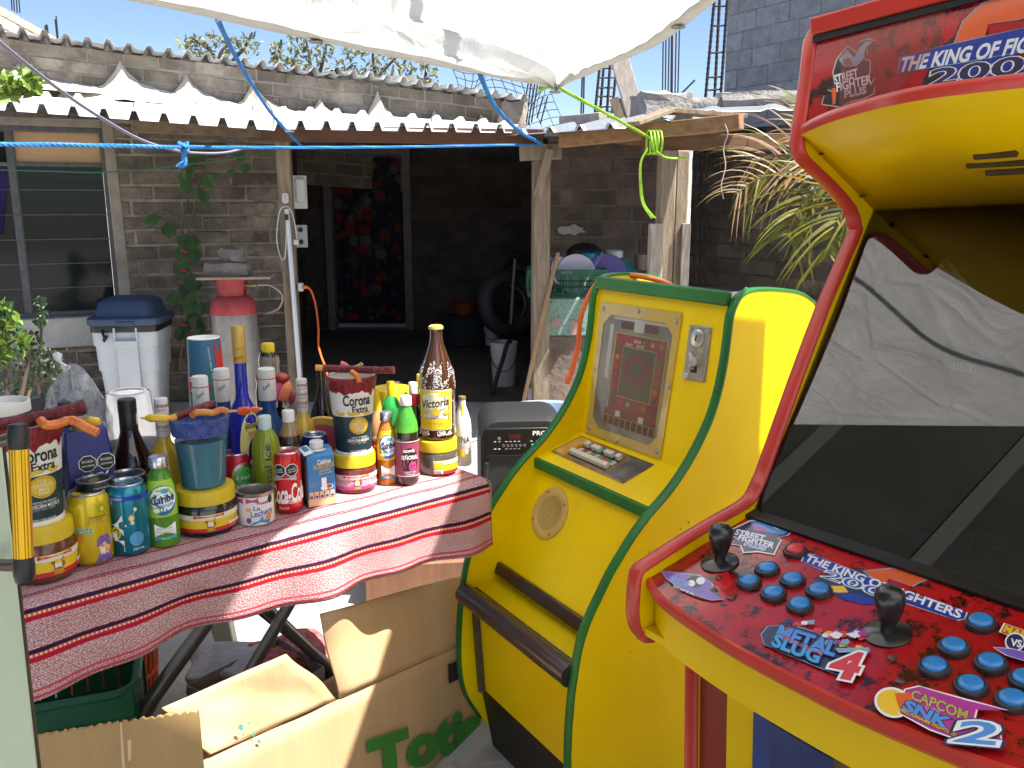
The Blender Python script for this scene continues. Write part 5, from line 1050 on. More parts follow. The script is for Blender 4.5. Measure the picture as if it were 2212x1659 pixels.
J4, j4p, j4r, j4h = jar_at('yellow lidded jar of grey green sauce under the tall beer bottle', 945, 1031, 88, 944, grn_s); jar_label(J4, j4r, j4h * .72, face(j4p), cream_t, yel_t, red_t, .55, .07, .12, .66, part=True)
# --- printed beer cups standing on the jars
cupw = M('cup_white', (.74, .72, .67), .45, var=.06); cupn = M('cup_navy', (.012, .035, .045), .4); chamoy = M('chamoy_paste', (.24, .012, .018), .35, var=.35, sc=60, bump=.6, bs=120); salt = M('salt_crust', (.75, .70, .68), .8, bump=1, bs=300)
def beer_cup(label, u, y, vt, wt, wb, z0, phi_off, rnd):
 p = tpos(u, y, z0); k = px(p + Vector((0, 0, .1))); h = zt_at(u, vt, y) - z0; rt, rb = wt * k / 2, wb * k / 2
 t = thing('beer_cup', label, 'cup', p, group='printed beer cups'); rf = lambda z: rb + (rt - rb) * z / h; zs = h * .52; phi = face(p) + phi_off
 mb = MB(); mb.lathe([(rf(zs), zs), (rt, h - .004), (rt + .003, h - .002), (rt + .002, h + .002), (rt - .002, h), (rf(zs) - .003, zs), (rb - .004, .01), (.0001, .01)], 48); mb.build('body', cupw, t, smooth=50)
 mb = MB(); mb.lathe([(rb + .002, 0), (rb + .002, .006), (rf(.007), .007), (rf(zs), zs)], 48, mi=[1, 1, 0]); mb.build('lower_band', [cupn, cupw], t, smooth=50)
 mb = MB(); rr = random.Random(rnd); n = 90; vs = []; drip = [rr.uniform(.02, .032) for _ in range(n)]
 for i in range(n):
  if rr.random() < .16: drip[i] *= rr.uniform(1.2, 1.75)
 drip = [(drip[i - 1] + drip[i] * 2 + drip[(i + 1) % n]) / 4 for i in range(n)]
 for i in range(n):
  g_ = i / n * 6.283; c_, s_ = math.cos(g_), math.sin(g_)
  for rr_, z in ((rf(h - drip[i]) + .0004, h - drip[i]), (rf(h - drip[i] + .004) + .0022, h - drip[i] + .004), (rt + .003, h - .010), (rt + .0048, h - .001), (rt + .001, h + .0032), (rt - .003, h + .001)): vs.append((rr_ * c_, rr_ * s_, z))
 mb.add(vs, [(i * 6 + j, ((i + 1) % n) * 6 + j, ((i + 1) % n) * 6 + j + 1, i * 6 + j + 1) for i in range(n) for j in range(5)], [1 if j == 4 else 0 for i in range(n) for j in range(5)]); mb.build('chamoy_rim', [chamoy, salt], t, smooth=60)
 sc = rt / .05
 let(t, rf, phi, [('Corona', .012 * sc, h * .735, .062 * sc, h * .135, black_t, dict(off=.025)), ('Extra', .018 * sc, h * .615, .036 * sc, h * .085, black_t, dict(off=.025))])
 cz_ = h * .40; c_ = [(ell(.014 * sc, cz_, .021 * sc, h * .115), gold_t), (ell(.014 * sc, cz_, .0185 * sc, h * .10), cupn), (ell(.014 * sc, cz_, .0178 * sc, h * .096), gold_t)]
 for dx in (-.026, .0, .034):
  c_ += [(ell(dx * sc, h * .55, .007 * sc, h * .018), gold_t), (ell((dx - .008) * sc, h * .575, .0022 * sc, h * .03, 8), gold_t), (ell((dx + .006) * sc, h * .565, .004 * sc, h * .02, 10), gold_t)]
 c_ += [(ell(.006 * sc, h * .562, .012 * sc, h * .02), gold_t)]
 blob(t, 'emblem', rf, phi, c_)
 let(t, rf, phi, [(w_, .014 * sc, cz_ + dz * h, wd * sc, h * .032, cream_t, dict(off=.01)) for w_, dz, wd in (('LA', .06, .008), ('CERVEZA', .02, .028), ('MAS', -.02, .014), ('FINA', -.06, .016))] +
  [('HECHO EN MEXICO', .014 * sc, h * .245, .036 * sc, h * .022, white_t, {}), ('CERVECERIA MODELO', .012 * sc, h * .205, .050 * sc, h * .036, white_t, dict(off=.012)), ('CONT. MAX. 1200ML', .012 * sc, h * .17, .036 * sc, h * .022, grey_t, {}), ('TODO CON MEDIDA', .010 * sc, h * .06, .038 * sc, h * .024, white_t, {})], lift=.0016, name='print')
 return t, p, h, rt
BC1, b1p, b1h, b1r = beer_cup('big white and navy beer cup on the red brown jar, far left', 64, j1p.y, 915, 140, 112, T + j1h, .05, 1)
BC2, b2p, b2h, b2r = beer_cup('white and navy beer cup on the pink labelled jar', 762, j3p.y, 812, 99, 75, T + j3h, -.02, 2)
# candy lying on the cups
cand_m = M('tamarind_candy', (.19, .022, .025), .45, c2=(.10, .012, .015), sc=30, bump=.7, bs=90); cand_y = M('mango_candy', (.66, .30, .04), .5); gum_r = M('red_gummy', (.55, .05, .012), .2, c2=(.65, .20, .01), sc=14, coat=.4); gum_y = M('yellow_gummy', (.68, .42, .02), .25, coat=.4); skew = M('skewer_wood', (.62, .42, .24), .7)
def candy(name, label, pts, r, mats, split=.18, cat='candy stick'):
 t = thing(name, label, cat, pts[0]); P = curve(pts, 6); n = max(1, int(len(P) * split)) if split else 0
 mb = MB(); mb.tube(P[n:], [r * random.uniform(.92, 1.1) for _ in P[n:]], 9); mb.build('coating', mats[0], t, world=True)
 if n: mb = MB(); mb.tube(P[:n + 1], r * .86, 9); mb.build('bare_end', mats[1], t, world=True)
 return t
y = b2p.y; candy('candy_stick', 'tamarind coated candy stick across the white beer cup rim', [at(682, 794, y), at(720, 796, y), at(800, 799, y - .02), at(851, 799, y - .03)], .0078, [cand_m, cand_y], .2)
def gummy(label, pts, r, m_, t=None):
 o_ = MB().tube(curve(pts, 6), [r * (1 + .05 * math.sin(i * 1.3)) for i in range(6 * (len(pts) - 1) + 1)], 9).build('gummy_candy', m_); return tag(o_, label, 'gummy')
gummy('small orange gummy hanging over the white cup rim', [at(758, 803, y - .05), at(770, 812, y - .056), at(776, 826, y - .058)], .006, gum_r)
gummy('pink candy bit behind the tamarind stick on the white cup', [at(736, 785, y + .02), at(744, 788, y + .02), at(750, 793, y + .02)], .006, M('pink_candy', (.75, .12, .22), .4))
gummy('pale green candy leaf behind the tamarind stick', [at(764, 794, y + .02), at(776, 790, y + .02), at(782, 785, y + .02)], .004, M('pale_green_candy', (.40, .45, .18), .4))
y = b1p.y; candy('candy_stick', 'long knobbly tamarind candy lying across the big left cup', [at(-30, 922, y - .02), at(40, 912, y), at(90, 901, y + .01), at(140, 890, y + .02), at(184, 878, y + .03)], .0115, [cand_m, cand_y], 0)
gummy('translucent red gummy worm draped over the big left cup', [at(88, 908, y - .03), at(100, 918, y - .04), at(125, 916, y - .03), at(150, 908, y - .02), at(168, 912, y - .02), at(184, 922, y - .02), at(200, 930, y - .02), at(212, 935, y - .02)], .0075, gum_r)
sk = thing('candy_skewer', 'candy skewer poking right from the big left cup', 'skewer', at(170, 910, y)); mb = MB(); mb.tube([at(150, 911, y), at(214, 911, y)], .0022, 6); mb.build('stick', skew, sk, world=True)
mb = MB(); mb.tube([at(190, 910, y), at(196, 910, y), at(208, 911, y), at(216, 911, y)], [.006, .0085, .008, .005], 9); mb.build('gummy', gum_y, sk, world=True)
# --- blue drink in a clear cup on the dark jar
clear_p = M('clear_plastic', (.25, .36, .40), .1, alpha=.07, spec=.5)
y = j2p.y; z0 = T + j2h; p = tpos(434, y, z0); k = px(p); h = zt_at(434, 894, y) - z0; rt, rb = 59 * k, 47 * k; rf = lambda z: rb + (rt - rb) * z / h
t = thing('drink_cup', 'clear cup of pale blue drink with a blue sugar rim, on the dark jar', 'cup', p)
mb = MB(); mb.lathe([(rb, 0), (rt, h - .004), (rt + .003, h - .003), (rt + .003, h), (rt - .001, h), (rb - .0015, .003), (.0001, .003)], 44); mb.build('cup', clear_p, t, smooth=50)
liq = M('blue_drink', (.02, .17, .24), .08, c2=(.012, .10, .18), sc=5, spec=.6)
mb = MB(); hl_ = h * .66; mb.lathe([(rb - .002, .004), (rf(hl_) - .002, hl_), (.0001, hl_)], 44); mb.build('drink', liq, t, smooth=50)
mb = MB(); mb.lathe([(rf(h * .74) + .0006, h * .74), (rf(h * .8) + .0016, h * .8), (rt + .0012, h - .006), (rt - .003, h - .004), (rf(h * .78) - .004, h * .78)], 44); mb.build('sugar_rim', M('blue_sugar', (.03, .06, .30), .7, c2=(.10, .15, .42), sc=90, bump=1, bs=220), t, smooth=60)
candy('candy_stick', 'tamarind coated candy stick leaning on the blue drink', [at(368, 905, y - .03), at(390, 897, y - .02), at(425, 884, y), at(461, 872, y + .02)], .0078, [cand_m, cand_y], .22)
sk = thing('candy_skewer', 'skewer with yellow green gummy left of the blue drink', 'skewer', at(330, 903, y - .03)); mb = MB(); mb.tube([at(304, 903, y - .04), at(375, 904, y - .03)], .0022, 6); mb.build('stick', skew, sk, world=True)
mb = MB(); mb.tube([at(315, 903, y - .04), at(322, 903, y - .04), at(340, 903, y - .04), at(360, 904, y - .035), at(366, 904, y - .03)], [.004, .0075, .007, .0075, .005], 9); mb.build('gummy', gum_y, sk, world=True)
sk = thing('candy_skewer', 'skewer with orange gummies right of the blue drink', 'skewer', at(540, 885, y)); mb = MB(); mb.tube([at(450, 892, y - .02), at(566, 883, y - .03)], .0022, 6); mb.build('stick', skew, sk, world=True)
mb = MB(); mb.tube([at(514, 888, y - .025), at(518, 888, y - .025), at(538, 886, y - .027), at(541, 886, y - .027)], [.005, .0075, .0075, .005], 9); mb.tube([at(545, 885, y - .03), at(560, 884, y - .03)], [.006, .004], 8); mb.build('gummy', gum_r, sk, world=True)
gummy('yellow and red gummy worm along the rim of the blue drink', [at(415, 898, y - .05), at(425, 891, y - .055), at(445, 890, y - .05), at(460, 892, y - .045), at(478, 885, y - .04), at(492, 889, y - .04)], .006, M('mixed_gummy', (.62, .40, .02), .25, c2=(.45, .05, .03), sc=12, coat=.4))
# --- cans
def can_at(label, u, vb, w, vt, mat, **k):
 p = front(u, vb, .032); r = w * px(p) / 2; p = front(u, vb, r); h = zt_at(u, vt, p.y) - T; return can(label, p, h, r, mat, **k), p, r, h, face(p)
t, p, r, h, f = can_at('yellow soft drink can with a pop art portrait, in the front row', 205, 1226, 84, 1060, M('can_yellow', (.62, .46, .01), .3, .35, coat=.3))
let(t, r, f, [('Fresca', -.014, h * .545, .034, .013, white_t, dict(off=.05)), ('Fresca', -.014, h * .545, .034, .013, green_t, dict(off=.012, up=.0005)), ('MANTENGASE', .012, h * .70, .030, .004, black_t, {}), ('el placer', .010, h * .66, .026, .005, red_t, dict(shear=.3)), ('con sabor toronja', .010, h * .62, .032, .003, green_t, {})])
blob(t, 'portrait_print', r, f, [([(.002, .006), (.034, .006), (.032, .020), (.026, .026), (.010, .024)], purple_t), ([(.012, .020), (.026, .018), (.031, .032), (.030, .046), (.012, .046), (.010, .032)], skin_t), ([(.012, .024), (.020, .020), (.021, .034), (.011, .036)], cream_t), ([(.007, .036), (.012, .036), (.016, .044), (.027, .040), (.031, .032), (.034, .044), (.028, .054), (.014, .054), (.008, .048)], purple_t), ([(.014, .036), (.018, .0355), (.018, .037), (.014, .0375)], black_t), ([(.023, .036), (.028, .0365), (.028, .038), (.023, .0372)], black_t), ([(.020, .026), (.026, .0268), (.026, .0282), (.020, .0272)], red_t), ([(.020, .034), (.022, .0305), (.0195, .0300)], orange_t), (ell(-.018, h * .42, .006, .006), orange_t), (ell(.021, h * .80, .006, .007), green_t), (ell(.021, h * .80, .004, .005), yel_t)])
t, p, r, h, f = can_at('metallic teal blue can between the yellow can and the green cooler', 287, 1206, 83, 1040, M('can_teal', (.005, .20, .30), .25, .55, coat=.4))
lab(t, 'label', r, f, .062, 0.014, h - .026, M('can_deep_teal', (.004, .10, .13), .3, .3), dphi=-1.25)
let(t, r, f, [('EN SU MOMENTO', -.020, h - .021, .026, .004, white_t, {}), ('BLUE', -.030, h * .79, .010, .005, white_t, {}), ('CANDY', -.030, h * .745, .011, .004, yel_t, {}), ('IPA', -.024, h * .36, .06, .024, white_t, dict(off=.06, rot=R(90))), ('355 ML', .012, h * .13, .02, .004, white_t, {})])
blob(t, 'print', r, f, [(ell(-.024, h * .37, .009, .012), yel_t), (ell(-.024, h * .37, .006, .008), MATS['can_deep_teal']), (ell(-.024, h * .37, .004, .005), yel_t), (ell(.004, h * .565, .005, .006), gold_t), (ell(.004, h * .565, .0032, .0038), cream_t), (ell(.011, h * .68, .003, .0035), cream_t), (ell(.005, h * .50, .003, .0035), cream_t), (ell(-.006, h * .47, .0015, .002), cream_t), ([(.005, h * .58), (.0062, h * .58), (.011, h * .665), (.0098, h * .668)], gold_t), (ell(.010, h * .27, .012, .013), M('can_light_blue', (.10, .35, .62), .3, .4))])
band = lab(t, 'band', lambda z: r * .995, f, .11, h - .0255, h - .017, M('can_royal', (.01, .05, .42), .3, .4), n=24)
for lb, u, vt, w, y, m_, tm, tb_ in (('black can with a brassy tab behind the yellow can', 209, 1033, 70, 1.41, M('can_black', (.012, .012, .016), .3, .3), alu_d, M('brass_tab', (.45, .40, .08), .3, .8)), ('black can with a bright silver lid behind the teal can', 279, 1022, 74, 1.48, M('can_black2', (.012, .014, .03), .3, .3), alu, M('dark_tab', (.05, .05, .06), .3, .7))):
 p, r, h = dims(u, y, w / .86, vt); t = can(lb, p, h, r, m_, topm=tm, tabm=tb_); let(t, lambda z: r * .93, face(p), [('CARGA MALTA', .012, h - .011, .03, .004, white_t, {})])
t, p, r, h, f = can_at('slim red cola can with white script, in the front row', 626, 1113, 59, 972, M('can_red', (.55, .008, .012), .3, .3, coat=.4), slim=True, tabm=M('red_tab', (.5, .02, .05), .3, .5))
blob(t, 'warning_seal', r, f, [(rect(-.03, h * .555, .018, h * .635), grey_t), (octa(-.016, h * .73, .0135), white_t), (octa(-.016, h * .73, .0122), black_t), (octa(.009, h * .73, .0135), white_t), (octa(.009, h * .73, .0122), black_t)])
let(t, r, f, [('Coca-Cola', .0, h * .36, .075, .036, white_t, dict(off=.03, shear=.3, rot=R(4))), ('SABOR ORIGINAL', .004, h * .225, .052, .008, white_t, dict(off=.02)), ('Coca-Cola', -.010, h * .13, .02, .006, white_t, dict(shear=.3)), ('EXCESO', .009, h * .745, .015, .003, white_t, {}), ('AZUCARES', .009, h * .71, .018, .003, white_t, {}), ('EXCESO', -.016, h * .745, .015, .003, white_t, {}), ('CALORIAS', -.016, h * .71, .018, .003, white_t, {})], lift=.0016)
p, r, h = dims(512, yf(512) + .14, 62, 976); t = can('red can with a green oval badge behind the milk tin', p, h, r, M('can_crimson', (.40, .01, .035), .3, .3)); f = face(p)
blob(t, 'badge', r, f, [(ell(.012, h * .62, .023, h * .24), alu), (ell(.014, h * .60, .020, h * .19), green_t)])
let(t, r, f, [('El Jimador', .014, h * .60, .034, .010, white_t, dict(shear=.1)), ('NEW', .013, h * .41, .034, .016, white_t, dict(off=.06, shear=.2)), ('NEW', .013, h * .41, .034, .016, red_t, dict(off=.02, shear=.2, up=.0005)), ('MIX', .013, h * .27, .034, .016, white_t, dict(off=.06, shear=.2)), ('MIX', .013, h * .27, .034, .016, red_t, dict(off=.02, shear=.2, up=.0005))], lift=.0018)
p, r, h = dims(681, yf(681) + .13, 54, 937); t = can('blue and silver energy drink can behind the horchata carton', p, h, r, M('can_blue', (.01, .045, .26), .25, .5), slim=True)
p, r, h = dims(821, yf(821) + .12, 40, 946); t = can('small red can behind the orange cooler bottle', p, h, r, M('can_red2', (.50, .03, .02), .3, .3)); let(t, r, face(p), [('FORTE', .0, h * .85, .026, .008, yel_t, dict(off=.02)), ('JUGO', .004, h * .66, .024, .010, white_t, dict(off=.02))])
# condensed milk tin
p = front(555, 1139, .035); r = 76 * px(p) / 2; p = front(555, 1139, r); h = zt_at(555, 1056, p.y) - T; f = face(p)
t = thing('milk_tin', 'small open condensed milk tin with a white and blue label', 'tin', p); tin = M('tin_metal', (.42, .40, .36), .3, .9)
mb = MB(); mb.lathe([(r * .98, 0), (r, .003), (r, h - .002), (r + .0012, h), (r - .002, h), (r - .003, h - .004), (r - .004, .02), (.0001, .02)], 40); mb.build('body', tin, t, smooth=50)
lab(t, 'label', r, f, r * 5.6, .004, h - .007, M('milk_label', (.72, .68, .66), .4), n=40)
blob(t, 'label_print', r, f, [(rect(-.040, h * .70, -.024, h - .008), pink_t), (rect(-.018, h * .72, .006, h - .008), pink_t), ([(-.014, .004), (.026, .004), (.028, h * .20), (.012, h * .30), (-.006, h * .16)], sky_t), ([(.014, h * .16), (.030, h * .2), (.034, h * .40), (.022, h * .34)], orange_t), (ell(-.014, h * .22, .005, h * .09), purple_t), (ell(-.014, h * .40, .005, h * .10), cream_t), (ell(-.014, h * .54, .006, h * .06), skin_t), (ell(.031, h * .78, .006, h * .12), black_t)])
let(t, r, f, [('Nestlé', .014, h * .72, .022, h * .08, navy_t, dict(off=.02)), ('La', .002, h * .58, .012, h * .12, blue_t, dict(off=.02)), ('Lechera', .012, h * .43, .044, h * .17, blue_t, dict(off=.02, rot=R(6))), ('Original', .012, h * .30, .018, h * .06, sky_t, {})])
# --- bottles
def bt(name, label, u, y, w, vt, prof, mat, z0=T, cat='bottle'):
 p, r, h = dims(u, y, w, vt, z0); return mkbottle(name, label, cat, p, h, r, prof, mat), p, r, h, face(p)
def rprof(prof, r, h):
 def rf(z):
  for (a, b), (c, d) in zip(prof, prof[1:]):
   if b * h <= z <= d * h and d > b: return (a + (c - a) * (z / h - b) / (d - b)) * r
  return prof[-1][0] * r
 return rf
def capz(t, h, r, z0, z1, rc, mat, name='cap'): return lat(t, name, [(rc * r, z0 * h), (rc * r * 1.02, z0 * h + .001), (rc * r, z1 * h - .002), (rc * r * .9, z1 * h), (.0001, z1 * h)], mat)
cooler = [(.80, 0), (.98, .02), (1, .06), (1, .55), (.93, .66), (.66, .80), (.50, .86), (.48, .94)]
def cooler_bottle(label, u, vb, w, vt, mat, ring, word2, capm):
 p = front(u, vb, .03); r = w * px(p) / 2; p = front(u, vb, r); h = zt_at(u, vt, p.y) - T; t = mkbottle('cooler_bottle', label, 'bottle', p, h, r, cooler, mat); f = face(p); rf = rprof(cooler, r, h)
 capz(t, h, r, .885, 1, .58, capm)
 lab(t, 'label', rf, f, r * 2.2, h * .36, h * .76, ring, n=20)
 blob(t, 'label_print', rf, f, [(ell(.002, h * .545, r * .92, h * .165), blue_t), (ell(.004, h * .56, r * .82, h * .135), white_t), (ell(.006, h * .645, r * .24, h * .025), sky_t), (ell(-.010, h * .44, r * .30, h * .035), lime_t if word2[0] == 'M' else gold_t), (ell(-.010, h * .44, r * .2, h * .024), white_t), (rect(-r * .6, h * .14, r * .8, h * .28), white_t), (rect(-r * .6, h * .10, r * .8, h * .14), sky_t)])
 let(t, rf, f, [('Caribe', .002, h * .565, r * 1.5, h * .085, navy_t, dict(off=.025, shear=.2, rot=R(8))), ('COOLER', .008, h * .49, r * .95, h * .035, sky_t, dict(off=.02, rot=R(6))), (word2, .002, h * .235, r * 1.0, h * .022, green_t if word2[0] == 'M' and 'Z' in word2 and word2[3] == 'Z' else orange_t, {}), ('Bebida refrescante', .002, h * .20, r * 1.0, h * .014, grey_t, {}), ('300 mL', .002, h * .12, r * .5, h * .02, white_t, {})], lift=.0018)
g_drink = M('green_drink', (.22, .62, .05), .06, trans=.55, c2=(.14, .42, .03), sc=5); o_drink = M('orange_drink', (.85, .36, .06), .06, trans=.45, c2=(.7, .24, .03), sc=5)
cooler_bottle('green cooler bottle with silver cap in the front row', 358, 1185, 66, 985, g_drink, lime_t, 'MANZANA VERDE', alu)
cooler_bottle('orange cooler bottle with silver cap right of the pink jar', 838, 1050, 44, 889, o_drink, M('amber_ring', (.70, .42, .02), .4), 'MANGO CITRICO', alu)
# whisky
wh = [(.9, 0), (1, .02), (1, .60), (.95, .66), (.6, .76), (.36, .82), (.36, .99)]
t, p, r, h, f = bt('whisky_bottle', 'green whisky bottle half hidden behind the big left cup', 150, yf(140) + .17, 66, 868, wh, M('green_glass', (.012, .05, .02), .05, coat=.6)); rf = rprof(wh, r, h)
capz(t, h, r, .80, 1.0, .40, black_t); lab(t, 'label', r, f, r * 2.8, h * .06, h * .40, M('whisky_label', (.42, .42, .43), .5), n=20); lab(t, 'black_label', r, f, r * 2.8, h * .40, h * .56, black_t, n=20)
let(t, rf, f, [('WILLIAM', .004, h * .52, r * 1.6, h * .045, white_t, {}), ("LAWSON'S", .004, h * .45, r * 1.7, h * .05, white_t, {}), ('SCOTCH WHISKY', .006, h * .37, r * 1.4, h * .02, black_t, {}), ('1849', .004, h * .31, r * .3, h * .012, black_t, {})], lift=.0014)
# wine
wn_ = [(.92, 0), (1, .02), (1, .42), (.92, .54), (.62, .66), (.45, .74), (.40, .80), (.38, .98)]
t, p, r, h, f = bt('wine_bottle', 'dark red wine bottle with a black screw cap', 282, yf(282) + .17, 84, 860, wn_, M('wine_glass', (.018, .004, .006), .05, coat=.7)); capz(t, h, r, .76, .995, .43, M('black_foil', (.018, .02, .018), .35)); mb = MB(); mb.lathe([(.445 * r, h * .90), (.445 * r, h * .985)], 24); mb.build('cap_ring', blk, t)
lab(t, 'cap_sticker', r * .435, f, .012, h * .80, h * .88, white_t, dphi=1.3, n=6)
# egg punch bottles
rom = [(.94, 0), (1, .02), (1, .34), (.96, .46), (.72, .60), (.40, .66), (.36, .72), (.33, .98)]
egg = M('egg_punch', (.62, .40, .03), .12, coat=.6, var=.15, sc=6); band_m = M('coronado_band', (.64, .58, .56), .5); brown_l = M('brown_label', (.055, .025, .015), .5)
for lb, u, y, w, vt in (('yellow egg punch bottle just left of the blue drink', 355, yf(355) + .15, 70, 860, ), ('yellow egg punch bottle left of the white beer cup', 655, yf(655) + .2, 57, 818)):
 t, p, r, h, f = bt('punch_bottle', lb, u, y, w, vt, rom, egg); rf = rprof(rom, r, h)
 capz(t, h, r, .70, 1, .40, band_m, 'neck_wrap'); lab(t, 'label', r, f, r * 3, h * .05, h * .33, brown_l, n=18)
 let(t, lambda z: r * .42, f, [('Coronado', .0 + d_, h * z, .034, h * .035, brown_t, dict(off=.01)) for d_, z in ((.001, .955), (-.003, .87), (.0, .79))] + [('ROMPOPE', .0, h * z, .018, h * .012, brown_t, {}) for z in (.915, .83, .75)])
 let(t, rf, f, [('Coronado', .0, h * .20, r * 2.0, h * .08, white_t, {}), ('ROMPOPE', .0, h * .29, r * 1.2, h * .03, gold_t, {})], lift=.0014)
# tequila
teq = [(.9, 0), (1, .02), (1, .44), (.93, .50), (.70, .56), (.46, .60), (.40, .64), (.37, .99)]
t, p, r, h, f = bt('tequila_bottle', 'tall cobalt blue tequila bottle with a gold cap', 522, yf(522) + .16, 66 * 1.0, 703, [(a, b) for a, b in teq], M('cobalt_glass', (.02, .03, .50), .03, trans=.5)); rf = rprof(teq, r, h)
capz(t, h, r, .80, 1.0, .44, M('gold_cap', (.46, .29, .07), .4, .3))
blob(t, 'label', rf, f, [(ell(.016, h * .34, .026, h * .20, 26), M('tequila_label', (.62, .58, .22), .4, c2=(.50, .42, .10), sc=20)), (ell(.020, h * .30, .015, h * .10, 20), M('label_blue', (.02, .02, .10), .3)), ([(-.004, h * .43), (.036, h * .45), (.036, h * .49), (.006, h * .48)], yel_t)])
let(t, rf, f, [('REPOSADO', .016, h * .465, .030, h * .026, black_t, dict(off=.02, rot=R(6))), ('TEQUILA', .018, h * .42, .026, h * .024, red_t, dict(rot=R(6))), ('CORRALEJO', .014, h * .20, .034, h * .045, red_t, dict(off=.01, rot=R(6)))], lift=.0024)
let(t, lambda z: r * .45, f, [('Corralejo', -.002, h * .83, .018, h * .016, black_t, dict(shear=.3, rot=R(20))), ('MEXICO', .0, h * .88, .014, h * .008, black_t, {})])
# ice bottle
ice = [(.85, 0), (1, .03), (1, .66), (.9, .76), (.62, .84), (.40, .88), (.40, .97)]
t, p, r, h, f = bt('soda_bottle', 'lime green flavoured drink bottle with a frosted cap', 575, yf(575) + .09, 60, 898, ice, M('lime_drink', (.42, .50, .04), .06, trans=.5, c2=(.28, .36, .02), sc=4)); rf = rprof(ice, r, h); capz(t, h, r, .86, 1, .46, M('frosted_cap', (.45, .58, .57), .4))
let(t, rf, f, [('Crystal Ice', .004, h * .42, h * .62, .016, black_t, dict(off=.01, rot=R(90)))], lift=.0012)
ame = [(.85, 0), (1, .03), (1, .60), (.85, .74), (.5, .86), (.38, .90), (.38, .97)]
t, p, r, h, f = bt('soda_bottle', 'cola bottle with a white cap behind the red cola can', 626, yf(626) + .12, 52, 886, ame, M('cola', (.035, .012, .010), .08, coat=.6)); capz(t, h, r, .88, 1, .5, M('white_cap', (.70, .68, .68), .4))
lat(t, 'clear_neck', [(.865 * r, h * .735), (.64 * r, h * .82), (.44 * r, h * .885)], M('amber_neck', (.26, .17, .09), .1, coat=.5))
t, p, r, h, f = bt('sangria_bottle', 'green topped sangria soda bottle with a white cap', 878, yf(878) + .05, 50, 855, [(.6, 0), (.8, .01), (1, .06), (1, .62), (.9, .72), (.5, .86), (.36, .90), (.36, .97)], M('sangria_drink', (.02, .012, .012), .06, coat=.7)); rf = rprof([(.6, 0), (.8, .01), (1, .06), (1, .62), (.9, .72), (.5, .86), (.36, .90), (.36, .97)], r, h)
capz(t, h, r, .90, 1, .5, MATS['white_cap']); lat(t, 'green_shoulder', [(r * 1.012, h * .615), (r * .915, h * .72), (r * .52, h * .86), (r * .4, h * .90)], M('green_pet', (.03, .36, .06), .05, trans=.4, c2=(.16, .55, .05), sc=12))
lab(t, 'label', r, f, r * 3, h * .13, h * .52, M('sangria_label', (.26, .05, .11), .4), n=20); blob(t, 'label_print', r, f, [(ell(.006, h * .30, r * .75, h * .15), M('wine_dark', (.03, .008, .012), .4)), (ell(.012, h * .24, r * .35, h * .055), pink_t), (ell(.009, h * .25, r * .07, h * .012, 10), black_t), (ell(.015, h * .25, r * .07, h * .012, 10), black_t), (ell(.012, h * .225, r * .07, h * .012, 10), black_t)] + [(rect(-r * 1.2 + i * r * .3, h * .128, -r * 1.2 + (i + 1) * r * .3, h * .135), white_t) for i in range(9)] + [(rect(-r * 1.2 + i * r * .3, h * .515, -r * 1.2 + (i + 1) * r * .3, h * .522), white_t) for i in range(9)])
let(t, r, f, [('sangría', .004, h * .415, r * 1.0, h * .05, white_t, dict(off=.02)), ('SEÑORIAL', .006, h * .35, r * 1.55, h * .055, white_t, dict(off=.02)), ('SABOR UVA', .006, h * .18, r * 1.0, h * .02, white_t, {}), ('CORDIALES', .006, h * .155, r * .8, h * .016, white_t, {})], lift=.0024)
# tall frosty beer bottle on the last jar
vic = [(.86, 0), (.97, .02), (1, .05), (1, .50), (.93, .60), (.62, .74), (.40, .84), (.34, .90), (.33, .965), (.38, .97), (.38, .98)]
t, p, r, h, f = bt('beer_bottle', 'tall brown beer bottle crusted with salt, on the grey green jar', 943, j4p.y, 77, 702, vic, M('brown_glass', (.05, .016, .008), .05, coat=.8), z0=T + j4h); rf = rprof(vic, r, h)
mb = MB(); mb.lathe([(r * .40, h * .965), (r * .42, h * .97), (r * .40, h * .99), (r * .3, h), (.0001, h)], 24); mb.build('crown_cap', M('yellow_crown', (.55, .36, .10), .4), t)
lab(t, 'label', r, f, r * 2.05, h * .10, h * .46, M('beer_label_white', (.68, .62, .52), .45), dphi=-.12, n=20)
blob(t, 'label_print', r, f - .12, [(rect(-r * .98 + i * r * .196, h * .11, -r * .98 + (i + 1) * r * .196, h * .20), yel_t) for i in range(10)] + [(rect(-r * .98 + i * r * .196, h * .40, -r * .98 + (i + 1) * r * .196, h * .45), yel_t) for i in range(10)] + [(ell(.0, h * .36, r * .92, h * .075), cream_t), (ell(.002, h * .265, r * .25, h * .032), gold_t), (ell(.002, h * .29, r * .10, h * .02), gold_t), (ell(-.020, h * .262, r * .16, h * .022), gold_t), (ell(.026, h * .262, r * .16, h * .022), gold_t)] + [(rect(-r * .98, h * .19, -r * .80, h * .41), yel_t), (rect(r * .80, h * .19, r * .98, h * .41), yel_t)])
let(t, r, f - .12, [('Victoria', .0, h * .345, r * 1.6, h * .07, M('dark_brown_print', (.05, .012, .006), .5), dict(off=.02, shear=.25, rot=R(7))), ('CERVECERIA MODELO', .0, h * .21, r * 1.3, h * .014, black_t, {}), ('1.2 L Retornable', .0, h * .165, r * .9, h * .016, brown_t, {})], lift=.0022)
mb = MB(); rr = random.Random(31)
